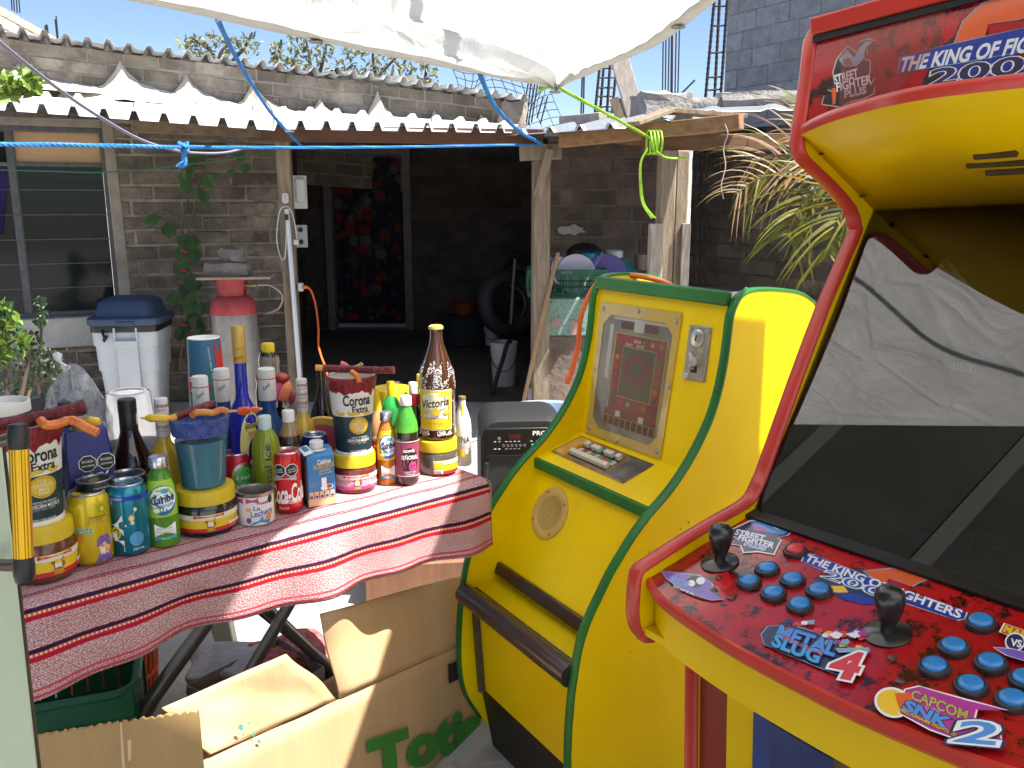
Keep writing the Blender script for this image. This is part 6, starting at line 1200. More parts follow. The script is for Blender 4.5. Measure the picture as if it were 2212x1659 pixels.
for k_ in range(1500):
 g_ = f + rr.gauss(.1, .95); z = h * rr.choice([rr.uniform(.47, .70), rr.uniform(.52, .64), rr.uniform(.05, .09), rr.uniform(.05, .66)])
 if abs(((g_ - f + .12 + math.pi) % 6.283) - math.pi) < 1.05 and h * .095 < z < h * .47: continue
 if math.sin(g_ * 5 + z * 60) + math.sin(z * 95 - g_ * 9) < -.1: continue
 rr_ = rf(z) + .0004; s_ = rr.uniform(.0007, .0022); c_ = Vector((rr_ * math.cos(g_), rr_ * math.sin(g_), z)); n_ = Vector((math.cos(g_), math.sin(g_), 0)); a_ = Vector((-n_.y, n_.x, 0)) * s_; b_ = Vector((0, 0, s_))
 mb.add([c_ + a_, c_ + b_, c_ - a_, c_ - b_, c_ + n_ * s_ * .7], [(0, 1, 4), (1, 2, 4), (2, 3, 4), (3, 0, 4)])
mb.build('salt_crust', salt, t, smooth=0)
# white cocktail bottle
vr = [(.9, 0), (1, .02), (1, .56), (.92, .66), (.62, .78), (.40, .86), (.36, .97)]
t, p, r, h, f = bt('cocktail_bottle', 'white coconut cocktail bottle at the right end of the table', 999, yf(999) + .1, 38, 855, vr, M('white_bottle', (.70, .68, .64), .2, coat=.4)); rf = rprof(vr, r, h); mb = MB(); mb.lathe([(r * .42, h * .955), (r * .44, h * .965), (r * .40, h * .995), (.0001, h)], 20); mb.build('crown_cap', M('gold_crown', (.42, .28, .12), .3, .6), t)
let(t, rf, f, [('VINA', .0, h * .395, r * 1.75, h * .095, black_t, dict(off=.005)), ('REAL', .0, h * .315, r * 1.0, h * .035, grey_t, {})]); blob(t, 'label_print', rf, f, [(ell(-.002, h * .20, r * .6, h * .055, 12), yel_t), (ell(r * .5, h * .22, r * .3, h * .05), white_t), (ell(r * .5, h * .22, r * .32, h * .054), brown_t), (ell(r * .5, h * .22, r * .28, h * .047), white_t), (rect(-.0016, h * .74, .0024, h * .90), gold_t)])
# --- cartons
t0 = tpos(197, yf(193) + .12); k = px(t0); h = zt_at(193, 925, t0.y) - T; w = 88 * k; t = thing('juice_carton', 'dark blue juice carton with a brown cap behind the cans', 'carton', t0, R(9) + face(t0) + R(90))
mb = MB(); loft(mb, [rsq(w, w * .8, .004, 0), rsq(w, w * .8, .004, h * .82), rsq(w * .92, w * .62, .004, h), ]); mb.build('body', M('carton_blue', (.016, .02, .16), .4, var=.15), t, smooth=30)
mb = MB(); mb.box((-w * .40, 0, h * .98), (w * .5, w * .5, .006), rotm(0, 0, .3)); mb.build('top_fold', M('carton_sky', (.02, .22, .48), .4), t)
lat(t, 'cap', [(.017, h), (.018, h + .001), (.018, h + .016), (.015, h + .019), (.0001, h + .019)], M('brown_cap', (.22, .15, .09), .5)); mb = MB(); mb.lathe([(.023, h - .001), (.023, h + .0025), (.017, h + .0025)], 24); mb.build('cap_flange', MATS['brown_cap'], t)
yf_ = -w * .4 - .0008
def flat_oct(mb, cx_, cz_, r_, mi, lift): mb.add([(cx_ + r_ * math.cos(R(22.5 + 45 * i)), yf_ - lift, cz_ + r_ * math.sin(R(22.5 + 45 * i))) for i in range(8)], [tuple(range(8))], mi)
mb = MB()
for cx_ in (-.004, .026): flat_oct(mb, cx_, h * .735, .0155, 0, .0); flat_oct(mb, cx_, h * .735, .0142, 1, .0004)
for cx_, a_, b_ in ((-.004, 'EXCESO', 'CALORÍAS'), (.026, 'EXCESO', 'AZÚCARES')):
 mb.text(a_, (cx_ - .009, yf_ - .0006, h * .745), (.018, 0, 0), (0, 0, .004), mi=0, off=.01); mb.text(b_, (cx_ - .0105, yf_ - .0006, h * .71), (.021, 0, 0), (0, 0, .004), mi=0, off=.01)
mb.text('JUMEX', (-w * .38, yf_ - .0004, h * .51), (w * .76, 0, w * .10), (0, 0, h * .11), mi=0, off=.03)
mb.build('lettering', [white_t, black_t], t, smooth=0)
mb = MB(); mb.add([(-.004, yf_, h * .615), (.004, yf_, h * .615), (.007, yf_, h * .64), (0, yf_, h * .66), (-.007, yf_, h * .64)], [(0, 1, 2, 3, 4)]); mb.build('leaf_mark', green_t, t, smooth=0)
mb = MB(); rr = random.Random(2)
for k_ in range(18): cx_, cz_ = rr.uniform(-w * .45, w * .45), rr.uniform(h * .15, h * .62); s_ = rr.uniform(.0006, .0015); mb.add([(cx_ + s_ * math.cos(i), yf_ - .0001, cz_ + s_ * math.sin(i)) for i in range(6)], [tuple(range(6))])
mb.build('star_print', white_t, t, smooth=0)
p0 = on(690, 1096, T); k = px(p0); w = 60 * k; dd = .055; t0 = p0 + Vector((p0.x, p0.y, 0)).normalized() * dd * .5; h = zt_at(690, 972, t0.y - .02) - T; t = thing('horchata_carton', 'blue horchata drink carton with a white cap in the front row', 'carton', t0, face(t0) + R(90) + R(14))
mb = MB(); loft(mb, [rsq(w, dd, .003, 0), rsq(w, dd, .003, h * .90), rsq(w * .98, dd * .55, .003, h)]); mb.build('body', M('carton_horchata', (.025, .12, .34), .4, c2=(.05, .24, .50), sc=6), t, smooth=30)
lat(t, 'cap', [(.014, h - .004), (.014, h + .012), (.012, h + .014), (.0001, h + .014)], M('white_cap', (.70, .68, .68), .4)); mb = MB(); mb.lathe([(.02, h - .003), (.02, h - .0005), (.013, h)], 20, o=(0, -.004, 0)); mb.build('cap_flange', MATS['white_cap'], t)
mb = MB(); mb.box((-w * .52, 0, h * .42), (.0012, dd * .8, h * .78)); mb.build('side_panel', M('brown_side', (.20, .085, .03), .5, var=.4, sc=40), t); mb = MB(); mb.box((-w * .42, -.002, h * .97), (w * .34, dd * .9, .004), rotm(0, 0, -.25)); mb.build('top_fold', white_t, t)
yf_ = -dd / 2 - .0006; mb = MB()
def fl(poly, mi, lift=0): mb.add([(a, yf_ - lift, b) for a, b in poly], [tuple(range(len(poly)))], mi)
fl(rect(-w / 2, .004, w / 2, h * .16), 1); fl(rect(-w / 2, .0, w / 2, .004), 2)
for i in range(5): fl(rect(-w * .46 + i * w * .19, h * .17, -w * .46 + i * w * .19 + w * .15, h * .29), 1, .0002); fl(ell(-w * .385 + i * w * .19, h * .20, w * .055, h * .02), 2, .0005)
fl(rect(.0, h * .36, w * .18, h * .52), 3, .0002); fl(ell(.09 * w, h * .34, w * .13, h * .045), 3, .0004); fl(ell(w * .28, h * .36, w * .13, h * .045), 3, .0006); fl(ell(w * .28, h * .36, w * .10, h * .035), 4, .0008)
for a_ in range(5): fl([(-w * .22, h * .38), (-w * .22 + w * .2 * math.cos(R(30 + a_ * 30)) - .002, h * .38 + w * .2 * math.sin(R(30 + a_ * 30))), (-w * .22 + w * .16 * math.cos(R(42 + a_ * 30)), h * .38 + w * .16 * math.sin(R(42 + a_ * 30)))], 5, .0003)
mb.text('Calahua', (-w * .12, yf_, h * .76), (w * .48, 0, .002), (0, 0, h * .08), mi=3, off=.02); mb.text('HORCHATA', (-w * .26, yf_, h * .675), (w * .74, 0, .003), (0, 0, h * .085), mi=6, off=.02); mb.text('DE COCO', (-w * .06, yf_, h * .62), (w * .40, 0, .002), (0, 0, h * .045), mi=6, off=.02); mb.text('Lista para beber', (-w * .08, yf_, h * .575), (w * .5, 0, .002), (0, 0, h * .03), mi=3)
mb.build('label_print', [grey_t, M('peach_print', (.66, .42, .22), .5), navy_t, white_t, brown_t, orange_t, gold_t], t, smooth=0)
# --- back row: dark blue white capped bottles, amber, sauces
bl = [(.92, 0), (1, .02), (1, .40), (.9, .50), (.5, .60), (.42, .66), (.40, .99)]
bfrost = M('matte_blue_glass', (.012, .06, .22), .35, var=.2); capw = M('wrap_white', (.66, .64, .62), .5)
for lb, u, y, w, vt, wd in (('matte blue liquor bottle with white cap, between tequila and punch bottles', 580, yf(580) + .24, 78, 795, 'Sensacional'), ('white capped blue bottle just left of the tall tequila bottle', 484, yf(484) + .27, 70, 796, 'Lord'), ('white capped blue bottle with a price sticker behind the blue drink', 438, yf(438) + .24, 72, 812, 'Lord')):
 t, p, r, h, f = bt('liquor_bottle', lb, u, y, w, vt, bl, bfrost); capz(t, h, r, .74, 1, .46, capw); rf = lambda z: r * .475
 let(t, rf, f, [('Zend', -.002, h * .86, .020, h * .03, black_t, dict(shear=.4, rot=R(35))), ('ZAND TEQUILA', .0, h * .945, .016, h * .008, grey_t, {})])
 mb = MB(); mb.lathe([(r * .472, h * .915), (r * .472, h * .922)], 24); mb.build('red_ring', red_t, t)
 if 'sticker' in lb: lab(t, 'price_sticker', r * .475, f, .016, h * .75, h * .80, cream_t, dphi=.3, n=6)
 else: let(t, rprof(bl, r, h), f, [('AZUL', .012, h * .30, .03, h * .05, white_t, {})])
soy = [(.92, 0), (1, .02), (1, .6), (.85, .70), (.62, .78), (.68, .86), (.55, .93)]
t, p, r, h, f = bt('soy_sauce_bottle', 'dark sauce bottle with a bright yellow cap by the light post', 584, yf(584) + .42, 66, 741, soy, M('soy_glass', (.015, .007, .005), .05, coat=.7)); capz(t, h, r, .905, 1.0, .40, M('bright_yellow_cap', (.72, .50, .01), .4)); lat(t, 'clear_neck', [(.86 * r, h * .70), (.635 * r, h * .78), (.695 * r, h * .86), (.56 * r, h * .92)], M('clear_neck_glass', (.22, .18, .14), .05, coat=.6))
t, p, r, h, f = bt('brown_bottle', 'dark brown bottle standing behind the white beer cup', 697, yf(697) + .28, 58, 792, [(.92, 0), (1, .02), (1, .45), (.9, .56), (.5, .70), (.34, .78), (.32, 1)], M('deep_brown_glass', (.012, .008, .006), .05, coat=.7))
tw_ = M('squeeze_yellow', (.68, .48, .01), .35)
sq_ = [(.9, 0), (1, .03), (1, .5), (.88, .58), (1, .68), (.7, .78), (.35, .84)]
t, p, r, h, f = bt('squeeze_bottle', 'green squeeze bottle with a yellow nozzle cap behind the orange cooler', 845, yf(845) + .2, 46, 824, sq_, M('lime_juice_green', (.02, .26, .05), .15, coat=.5)); capz(t, h, r, .83, 1, .36, tw_); lab(t, 'label', r, f, r * 2.4, h * .20, h * .48, M('lime_label2', (.62, .55, .15), .5), n=12); let(t, r, f, [('LIMON', .0, h * .38, r * 1.2, h * .07, green_t, dict(off=.02))], lift=.0014)
t, p, r, h, f = bt('squeeze_bottle', 'peach coloured squeeze bottle with a yellow tip beside the white cup', 814, yf(814) + .17, 40, 834, [(.9, 0), (1, .05), (.9, .45), (1, .6), (.6, .72), (.35, .78)], M('peach_plastic', (.60, .28, .13), .25, coat=.4)); lat(t, 'tip', [(r * .55, h * .74), (r * .5, h * .80), (r * .28, h * .98), (.0001, h)], tw_)
t, p, r, h, f = bt('sauce_bottle', 'small green sauce bottle with a white cap half behind the tall beer bottle', 893, yf(893) + .26, 34, 826, [(.9, 0), (1, .03), (1, .5), (.5, .75), (.4, .85)], M('sauce_clear', (.22, .16, .12), .15, coat=.4)); capz(t, h, r, .82, 1, .55, MATS['white_cap'])
t, p, r, h, f = bt('sauce_bottle', 'green sauce bottle with a yellow tip, deepest at the tall beer bottle', 908, yf(908) + .3, 34, 808, [(.9, 0), (1, .03), (1, .5), (.5, .75), (.4, .85)], M('sauce_green', (.01, .20, .08), .15, coat=.4)); capz(t, h, r, .82, 1, .4, tw_)
t, p, r, h, f = bt('sauce_bottle', 'dark green sauce bottle with a red cap left of the tall beer bottle', 897, yf(897) + .14, 32, 852, [(.9, 0), (1, .03), (1, .6), (.6, .8), (.5, .85)], M('sauce_dark_green', (.015, .07, .02), .15, coat=.4)); capz(t, h, r, .86, 1, .62, M('red_cap', (.55, .02, .03), .4))
p, r, h = dims(848, yf(848) + .34, 88, 838); t = thing('yellow_tub', 'round yellow tub behind the squeeze bottles', 'tub', p); lat(t, 'body', [(r * .85, 0), (r * .95, h * .8)], tw_, 32); lat(t, 'lid', [(r, h * .8), (r * 1.02, h - .004), (r * .97, h), (.0001, h)], tw_, 32)
# dark round candy tin between punch bottle and cup
p = tpos(700, yf(700) + .18); t = thing('round_tin', 'dark blue and red round tin standing on edge behind the white cup', 'tin', p + Vector((0, 0, .075))); mt = Matrix.Rotation(R(80), 3, 'X'); mb = MB(); mb.lathe([(.07, -.015), (.074, -.01), (.074, .01), (.07, .015), (.0001, .015)], 32, mat=mt); mb.build('body', M('tin_blue', (.015, .02, .10), .3, .3), t); mb = MB(); mb.lathe([(.0745, .006), (.076, .011), (.072, .0165), (.066, .0155)], 32, mat=mt); mb.build('rim', M('tin_gold', (.45, .28, .06), .35, .5), t); mb = MB(); mb.lathe([(.058, .0155), (.05, .018), (.0001, .019)], 32, mat=mt); mb.build('face', M('tin_red', (.30, .02, .03), .35), t)
# printed paper cup stacked upside down
p = tpos(456, yf(440) + .40); k = px(p); z1 = zt_at(438, 728, p.y); h = z1 - T; rb, rt = 33 * k, 42 * k; t = thing('paper_cup', 'tall upside down paper cup with blue, red and green print', 'cup', p); rf = lambda z: rt + (rb - rt) * z / h; f = face(p)
pb = M('cup_blue_print', (.03, .09, .30), .45, c2=(.03, .16, .10), sc=7); mb = MB(); mb.lathe([(rt + .004, .0), (rt + .004, .008), (rt, .01), (rb, h - .002), (rb - .001, h), (rb - .004, h), (rb - .005, h - .008), (.0001, h - .008)], 44, mi=[1, 1, 0, 1, 1, 1, 1]); mb.build('body', [pb, white_t], t, smooth=50)
blob(t, 'print', rf, f, [([(-.045, h * .60), (.004, h * .60), (.008, h * .68), (-.010, h * .76), (-.046, h * .76)], red_t), ([(.022, h * .985), (.050, h * .985), (.056, h * .62), (.040, h * .55), (.026, h * .70)], M('print_red', (.60, .015, .015), .4)), ([(.024, h * .65), (.030, h * .56), (.052, h * .60), (.052, h * .36), (.024, h * .36)], lime_t), (ell(-.035, h * .25, .022, h * .24), green_t)])
let(t, rf, f, [('la mejor', -.020, h * .645, .040, h * .045, white_t, dict(off=.02, rot=math.pi)), ('en tu casa', -.026, h * .715, .034, h * .04, white_t, dict(off=.02, rot=math.pi)), ('EQUILIBRA TU ALIMENTACIÓN', .014, h * .70, h * .48, .005, white_t, dict(rot=R(-86)))], lift=.0016)
# upside down beer cup far left
p = tpos(20, yf(60) + .20); k = px(p); z1 = zt_at(30, 868, p.y); h = z1 - T; rb, rt = 60 * k, 74 * k; t = thing('beer_cup', 'upside down navy beer cup behind the big left cup', 'cup', p, group='printed beer cups'); rf = lambda z: rt + (rb - rt) * z / h
mb = MB(); mb.lathe([(rt, 0), (rf(h * .5), h * .5), (rf(h * .93), h * .93), (rb + .001, h - .002), (rb, h), (rb - .003, h), (rb - .004, h - .01), (.0001, h - .01)], 44, mi=[1, 0, 1, 1, 1, 1, 1]); mb.build('body', [cupn, cupw], t, smooth=50)
let(t, rf, face(p), [('TODO CON MEDIDA', .028, h * .865, .06, .008, white_t, dict(off=.01, rot=math.pi))])
# stack of clear tumblers, upside down
p = tpos(291, yf(285) + .30); k = px(p); z1 = zt_at(285, 845, p.y); h = z1 - T; rb, rt = 47 * k, 58 * k; t = thing('tumbler_stack', 'stack of clear plastic tumblers turned upside down', 'tumblers', p)
frost = M('frosted_plastic', (.78, .80, .86), .25, trans=.72, ior=1.08, spec=.4); nst = 9
for i in range(nst):
 mb = MB(); dz = h * .42 * i / (nst - 1); hh_ = h * .58; f_ = 1 - .0 * i; pr = [(rt, dz), (rt + .002, dz + .001), (rt + .002, dz + .004), (rt, dz + .005)]
 if i == nst - 1: pr += [(rb, dz + hh_ - .003), (rb - .002, dz + hh_), (rb * .8, dz + hh_), (rb * .78, dz + hh_ - .004), (.0001, dz + hh_ - .004)]
 else: pr += [(rt + (rb - rt) * .3, dz + hh_ * .3)]
 mb.lathe([(a * (1 - .008 * i), b) for a, b in pr], 40); mb.build('tumbler', frost, t, smooth=50)
# plastic bag of cups
p = tpos(180, yf(172) + .34); t = thing('plastic_bag', 'crumpled clear plastic bag of cups by the tumbler stack', 'bag', p); k = px(p); z1 = zt_at(172, 786, p.y); h = z1 - T
def bag_mat():
 m = bpy.data.materials.new('clear_bag'); m.use_nodes = True; nt = m.node_tree; N = nt.nodes; L = nt.links; b = N['Principled BSDF']; b.inputs['Base Color'].default_value = (.62, .64, .68, 1); b.inputs['Roughness'].default_value = .12
 tr = N.new('ShaderNodeBsdfTransparent'); mx = N.new('ShaderNodeMixShader'); nz = N.new('ShaderNodeTexNoise'); nz.inputs['Scale'].default_value = 16; nz.inputs['Detail'].default_value = 8; nz.inputs['Distortion'].default_value = 2.5; tc = N.new('ShaderNodeTexCoord'); L.new(tc.outputs['Object'], nz.inputs[0])
 rp = N.new('ShaderNodeMapRange'); rp.inputs[1].default_value = .45; rp.inputs[2].default_value = .72; rp.inputs[3].default_value = .28; rp.inputs[4].default_value = .9; L.new(nz.outputs['Fac'], rp.inputs[0]); L.new(rp.outputs[0], mx.inputs[0]); L.new(tr.outputs[0], mx.inputs[1]); L.new(b.outputs[0], mx.inputs[2]); L.new(mx.outputs[0], N['Material Output'].inputs[0])
 bp = N.new('ShaderNodeBump'); bp.inputs['Strength'].default_value = 1; bp.inputs['Distance'].default_value = .02; L.new(nz.outputs['Fac'], bp.inputs['Height']); L.new(bp.outputs[0], b.inputs['Normal']); return m
rr = random.Random(17); mb = MB(); vs = []; nb, mbn = 40, 22; br = 69 * k
for j in range(mbn + 1):
 z = h * j / mbn; base_r = br * (1 if j < 12 else max(.06, math.cos((j - 12) / (mbn - 12) * 1.5)) ** .8)
 for i in range(nb): g_ = i / nb * 6.283; r_ = base_r * (1 + .05 * math.sin(g_ * 7 + j * .8) + .05 * math.sin(g_ * 3 - j * .5) + rr.uniform(-.03, .03)); vs.append((r_ * math.cos(g_), r_ * math.sin(g_) * .8, z + rr.uniform(-.004, .004)))
mb.add(vs, [(j * nb + i, j * nb + (i + 1) % nb, (j + 1) * nb + (i + 1) % nb, (j + 1) * nb + i) for j in range(mbn) for i in range(nb)]); mb.build('film', bag_mat(), t, smooth=25)
mb = MB(); mb.tube(curve([(-.01, 0, h - .01), (-.02, -.01, h + .008), (-.028, 0, h + .02)], 4), [.008, .006, .004, .003, .004, .006, .008, .01, .006], 6); mb.build('tie', M('bag_tie', (.6, .6, .62), .3), t)
f = face(p); rf = br * 1.02
blob(t, 'print', rf, f, [(ell(-.045, h * .50, .030, h * .16), M('bag_black', (.02, .022, .03), .3)), ([(-.028, h * .58), (.002, h * .56), (.010, h * .70), (-.004, h * .76), (-.032, h * .70)], M('bag_blue', (.03, .12, .36), .3)), (ell(-.012, h * .44, .013, h * .11), lime_t), (ell(.034, h * .50, .022, h * .10), M('bag_grey', (.26, .28, .32), .3))], lift=.004)
let(t, rf, f, [('REY', .042, h * .60, .03, .012, white_t, dict(rot=math.pi * .9)), ('GRUPO MEXICO', -.04, h * .64, .04, .008, white_t, dict(rot=.2))], lift=.006)
# lollipops in a red stand
lp = thing('lollipop_bunch', 'bunch of red, pink and orange lollipops behind the cola bottle', 'lollipops', tpos(612, yf(612) + .3)); y = yf(612) + .3
for nm, pts, r_, m_ in (('red_lollipop', [at(608, 826, y), at(612, 806, y)], .017, M('red_lolly', (.36, .03, .012), .3, coat=.4, var=.3)), ('pink_lollipop', [at(594, 868, y), at(600, 842, y), at(606, 820, y)], .011, M('pink_lolly', (.80, .14, .30), .4)), ('orange_lollipop', [at(610, 866, y - .02), at(618, 842, y - .02), at(624, 826, y - .02)], .011, M('orange_lolly', (.85, .24, .10), .4)), ('dark_lollipop', [at(566, 828, y + .05), at(568, 806, y + .05)], .016, MATS['red_lolly']), ('wine_lollipop', [at(628, 872, y), at(634, 846, y)], .008, M('wine_lolly', (.35, .06, .08), .4))):
 mb = MB(); P_ = [pts[0].lerp(pts[-1], i / 6) for i in range(7)]; mb.tube(P_, [r_ * x for x in (.5, .9, 1, 1, 1, .85, .4)], 10); mb.build(nm, m_, lp, world=True)
mb = MB(); mb.lathe([(.035, 0), (.04, .10), (.0001, .10)], 20); mb.build('holder', M('red_holder', (.45, .015, .02), .4), lp)
for u in (598, 612, 622): mb = MB(); mb.tube([at(u, 880, y), at(u + 3, 830, y)], .002, 5); mb.build('stick', white_t, lp, world=True)
# ------------------------------------------------------------------ yellow slot machine
cA = lambda x, y: (961.3 + x * .3906, 583.2 + y * .3906)
cB = lambda x, y: (961.3 + x * .3906, 1010.9 + y * .3906)
cC = lambda x, y: (1347.9 + x * .3906, y * .3906)
cD = lambda x, y: (1347.9 + x * .3906, 1010.9 + y * .3906)
TH = R(32); ax_d = Vector((math.cos(TH), math.sin(TH), 0)); ax_a = Vector((-math.sin(TH), math.cos(TH), 0))
def frame(P0, tilt=0):                             # local axes: depth, left, up (tilt lifts the right side)
 P0 = Vector(P0); a_ = ax_a * math.cos(tilt) - Vector((0, 0, math.sin(tilt))); u_ = ax_d.cross(a_)
 def loc(P): d = P - P0; return Vector((d.dot(ax_d), d.dot(a_), d.dot(u_)))
 def side(uv, y): return loc(pln(*uv, P0 + a_ * y, a_))
 def plane(uv, x, z, nx, nz): return loc(pln(*uv, P0 + ax_d * x + u_ * z, ax_d * nx + u_ * nz))
 return loc, side, plane, Matrix((ax_d, a_, u_)).transposed()
ylw = M('slot_yellow', (.86, .63, .0), .38, c2=(.76, .53, .0), sc=2, spec=.25, c3=(.42, .27, .02), sc3=30, lo3=.74, hi3=.78)
grn_t = M('green_edging', (.012, .16, .025), .4, c2=(.01, .11, .02), sc=9, c3=(.03, .02, .012), sc3=26, lo3=.68, hi3=.72)
SP0 = (.273, 1.6, 0); sloc, sside, splane, _ = frame(SP0); SW = .47
slot = thing('slot_machine', 'yellow slot machine with curved green edged sides and a coin plate', 'slot machine', SP0, TH)
prof = [(.455, .02), (.455, 1.10), (.449, 1.131), (.436, 1.143), (.394, 1.161), (.315, 1.172), (.251, 1.173), (.221, 1.161), (.205, 1.135), (.200, 1.114), (.197, 1.081), (.192, 1.037), (.181, .982), (.163, .928), (.136, .879), (.099, .828), (.053, .781), (0, .74), (-.036, .706), (-.066, .671), (-.09, .641), (-.113, .605), (-.137, .566), (-.153, .532), (-.163, .501), (-.17, .465), (-.176, .428), (-.18, .39), (-.183, .352), (-.185, .309), (-.185, .253), (-.178, .20), (-.163, .155), (-.13, .095), (-.10, .055), (-.062, .012), (-.05, .0), (.44, 0)]
tk = .019
for y0 in (0, SW - tk):
 mb = MB(); pf = [prof[0]] + curve2(prof[1:-2], 3) + prof[-2:]; mb.prism([(x, z) for x, z in reversed(pf)], (0, y0 + tk, 0), (1, 0, 0), (0, 0, 1), tk)
 sd = mb.build('side_panel', ylw, slot, smooth=30)
 mb = MB(); P = curve2(prof[1:34], 3); vs = []
 for i, (x, z) in enumerate(P):
  a, b = P[max(i - 1, 0)], P[min(i + 1, len(P) - 1)]; t = Vector((b[0] - a[0], 0, b[1] - a[1])).normalized(); n = Vector((-t.z, 0, t.x)) * -1
  n = Vector((t.z, 0, -t.x)); c = Vector((x, 0, z))
  if n.dot(Vector((.33, 0, .6)) - c) > 0: n = -n
  wq = .0015
  for yy, k in ((y0 - wq, -.001), (y0 - wq, .003), (y0 + tk * .2, .0055), (y0 + tk * .8, .0055), (y0 + tk + wq, .003), (y0 + tk + wq, -.001)): p_ = c + n * k; vs.append((p_.x, yy, p_.z))
 mb.add(vs, [(i * 6 + j, i * 6 + j + 1, (i + 1) * 6 + j + 1, (i + 1) * 6 + j) for i in range(len(P) - 1) for j in range(5)]); mb.build('edging', grn_t, sd, smooth=60)
yi0, yi1 = tk, SW - tk; lf = lambda x, y: sside(cA(x, y), yi1); lfb = lambda x, y: sside(cB(x, y), yi1)
L1_, L2_, L3_ = lf(505, 1035), lf(752, 893), lf(850, 112); B1, K1 = lfb(295, 530), lfb(205, 1215); B2 = lfb(105, 690)
def slab(a, b, th, mat, name, y0=yi0, y1=yi1, par=None, bev=.0):
 d = Vector((b.x - a.x, 0, b.z - a.z)).normalized(); n = Vector((-d.z, 0, d.x))
 if n.x > 0 : n = -n
 if abs(d.z) < .5 and n.z < 0: n = -n
 mb = MB(); q_ = [Vector((p.x, 0, p.z)) for p in (a, b)]
 vs = [q_[0] - n * th, q_[1] - n * th, q_[1], q_[0]]
 mb.hexa([(v.x, y0, v.z) for v in vs], [(v.x, y1, v.z) for v in vs]); return mb.build(name, mat, par or slot, bevel=bev), d, n
fp, fd, fn_ = slab(L2_, Vector((L3_.x, 0, L3_.z + .005)), .016, ylw, 'front_panel')
top = Vector((L3_.x - .004, 0, L3_.z + .004)); mb = MB(); mb.box((top.x, (yi0 + yi1) / 2, top.z + .016), (.02, yi1 - yi0, .03)); mb.build('top_edging', grn_t, slot, bevel=.004)
mb = MB(); mb.box((top.x + .125, (yi0 + yi1) / 2, top.z - .012), (.24, yi1 - yi0, .016)); mb.build('top_board', M('dusty_black_board', (.03, .028, .026), .8, c2=(.10, .09, .08), sc=12), slot)
slab(L1_, L2_, .016, ylw, 'ledge'); mb = MB(); mb.box((L1_.x - .002, (yi0 + yi1) / 2, L1_.z - .012), (.012, yi1 - yi0, .026)); mb.build('ledge_edging', grn_t, slot, bevel=.003)
S1 = Vector((L1_.x + .008, 0, L1_.z - .026)); B1s = Vector((B1.x + .004, 0, B1.z))
spn, spd, spn_n = slab(S1, B1s, .016, ylw, 'speaker_panel')
bro = M('dark_brown_edging', (.035, .014, .01), .35, coat=.3, c3=(.32, .22, .05), sc3=45, lo3=.66, hi3=.69)
mb = MB(); mb.box((B1.x + .001, (yi0 + yi1) / 2, B1.z - .010), (.022, yi1 - yi0, .03), rotm(0, 0, .35)); mb.build('tray_edging', bro, slot, bevel=.004)
R1 = Vector((B1.x + .022, 0, B1.z - .022)); R2 = Vector((B2.x + .035, 0, B2.z - .03)); slab(R1, R2, .012, ylw, 'tray_slope')
mb = MB(); mb.tube([(B2.x, yi0, B2.z), (B2.x, yi1, B2.z)], .024, 14); mb.box((B2.x + .02, (yi0 + yi1) / 2, B2.z - .002), (.03, yi1 - yi0, .014), rotm(0, 0, -.2)); mb.build('coin_tray_roll', M('brown_roll', (.045, .018, .014), .25, coat=.4, c2=(.03, .03, .035), sc=6), slot)
Q1 = Vector((B2.x + .03, 0, B2.z - .02)); Q2 = Vector((K1.x, 0, K1.z)); slab(Q1, Q2, .014, ylw, 'lower_panel')
mb = MB(); mb.beam((Q1.x - .005, yi1 - .012, Q1.z), (Q2.x - .005, yi1 - .012, Q2.z), .02, .012, up=(0, 1, 0)); mb.build('corner_strip', M('grimy_strip', (.12, .085, .05), .7, var=.5, sc=15), slot)
slab(Vector((K1.x - .002, 0, K1.z)), Vector((K1.x + .03, 0, .005)), .014, M('black_kickboard', (.014, .012, .008), .5, c2=(.06, .04, .02), sc=7, lo=.3, hi=.4), 'kickboard')
mb = MB(); mb.box((.445, SW / 2, .56), (.014, yi1 - yi0, 1.1)); mb.build('back_panel', ylw, slot)
grime = M('edge_grime', (.05, .03, .012), .8, c2=(.35, .24, .03), sc=60)
rr = random.Random(44); mb = MB(); P = curve2(prof[1:34], 4); cs = []
for i, (x, z) in enumerate(P):
 a, b = P[max(i - 1, 0)], P[min(i + 1, len(P) - 1)]; t = Vector((b[0] - a[0], 0, b[1] - a[1])).normalized(); n = Vector((t.z, 0, -t.x))
 if n.dot(Vector((.33, 0, .6)) - Vector((x, 0, z))) < 0: n = -n
 w0 = .0006 + (.0022 if z < .75 else .0008) * abs(math.sin(i * .37)) * rr.uniform(0, 1); cs.append([Vector((x, -.0009, z)) - n * .001, Vector((x, -.0009, z)) + n * w0])
mb.add([p for c in cs for p in c], [(2 * i, 2 * i + 1, 2 * i + 3, 2 * i + 2) for i in range(len(cs) - 1)])
for k_ in range(26):
 x, z, s_ = rr.uniform(-.12, .40), rr.uniform(.05, .75), rr.uniform(.0008, .0028); mb.add([(x + s_ * rr.uniform(.5, 1.3) * math.cos(i), -.0008, z + s_ * rr.uniform(.5, 2) * math.sin(i)) for i in range(6)], [tuple(range(6))])
mb.build('chipped_edge', grime, slot, smooth=0)
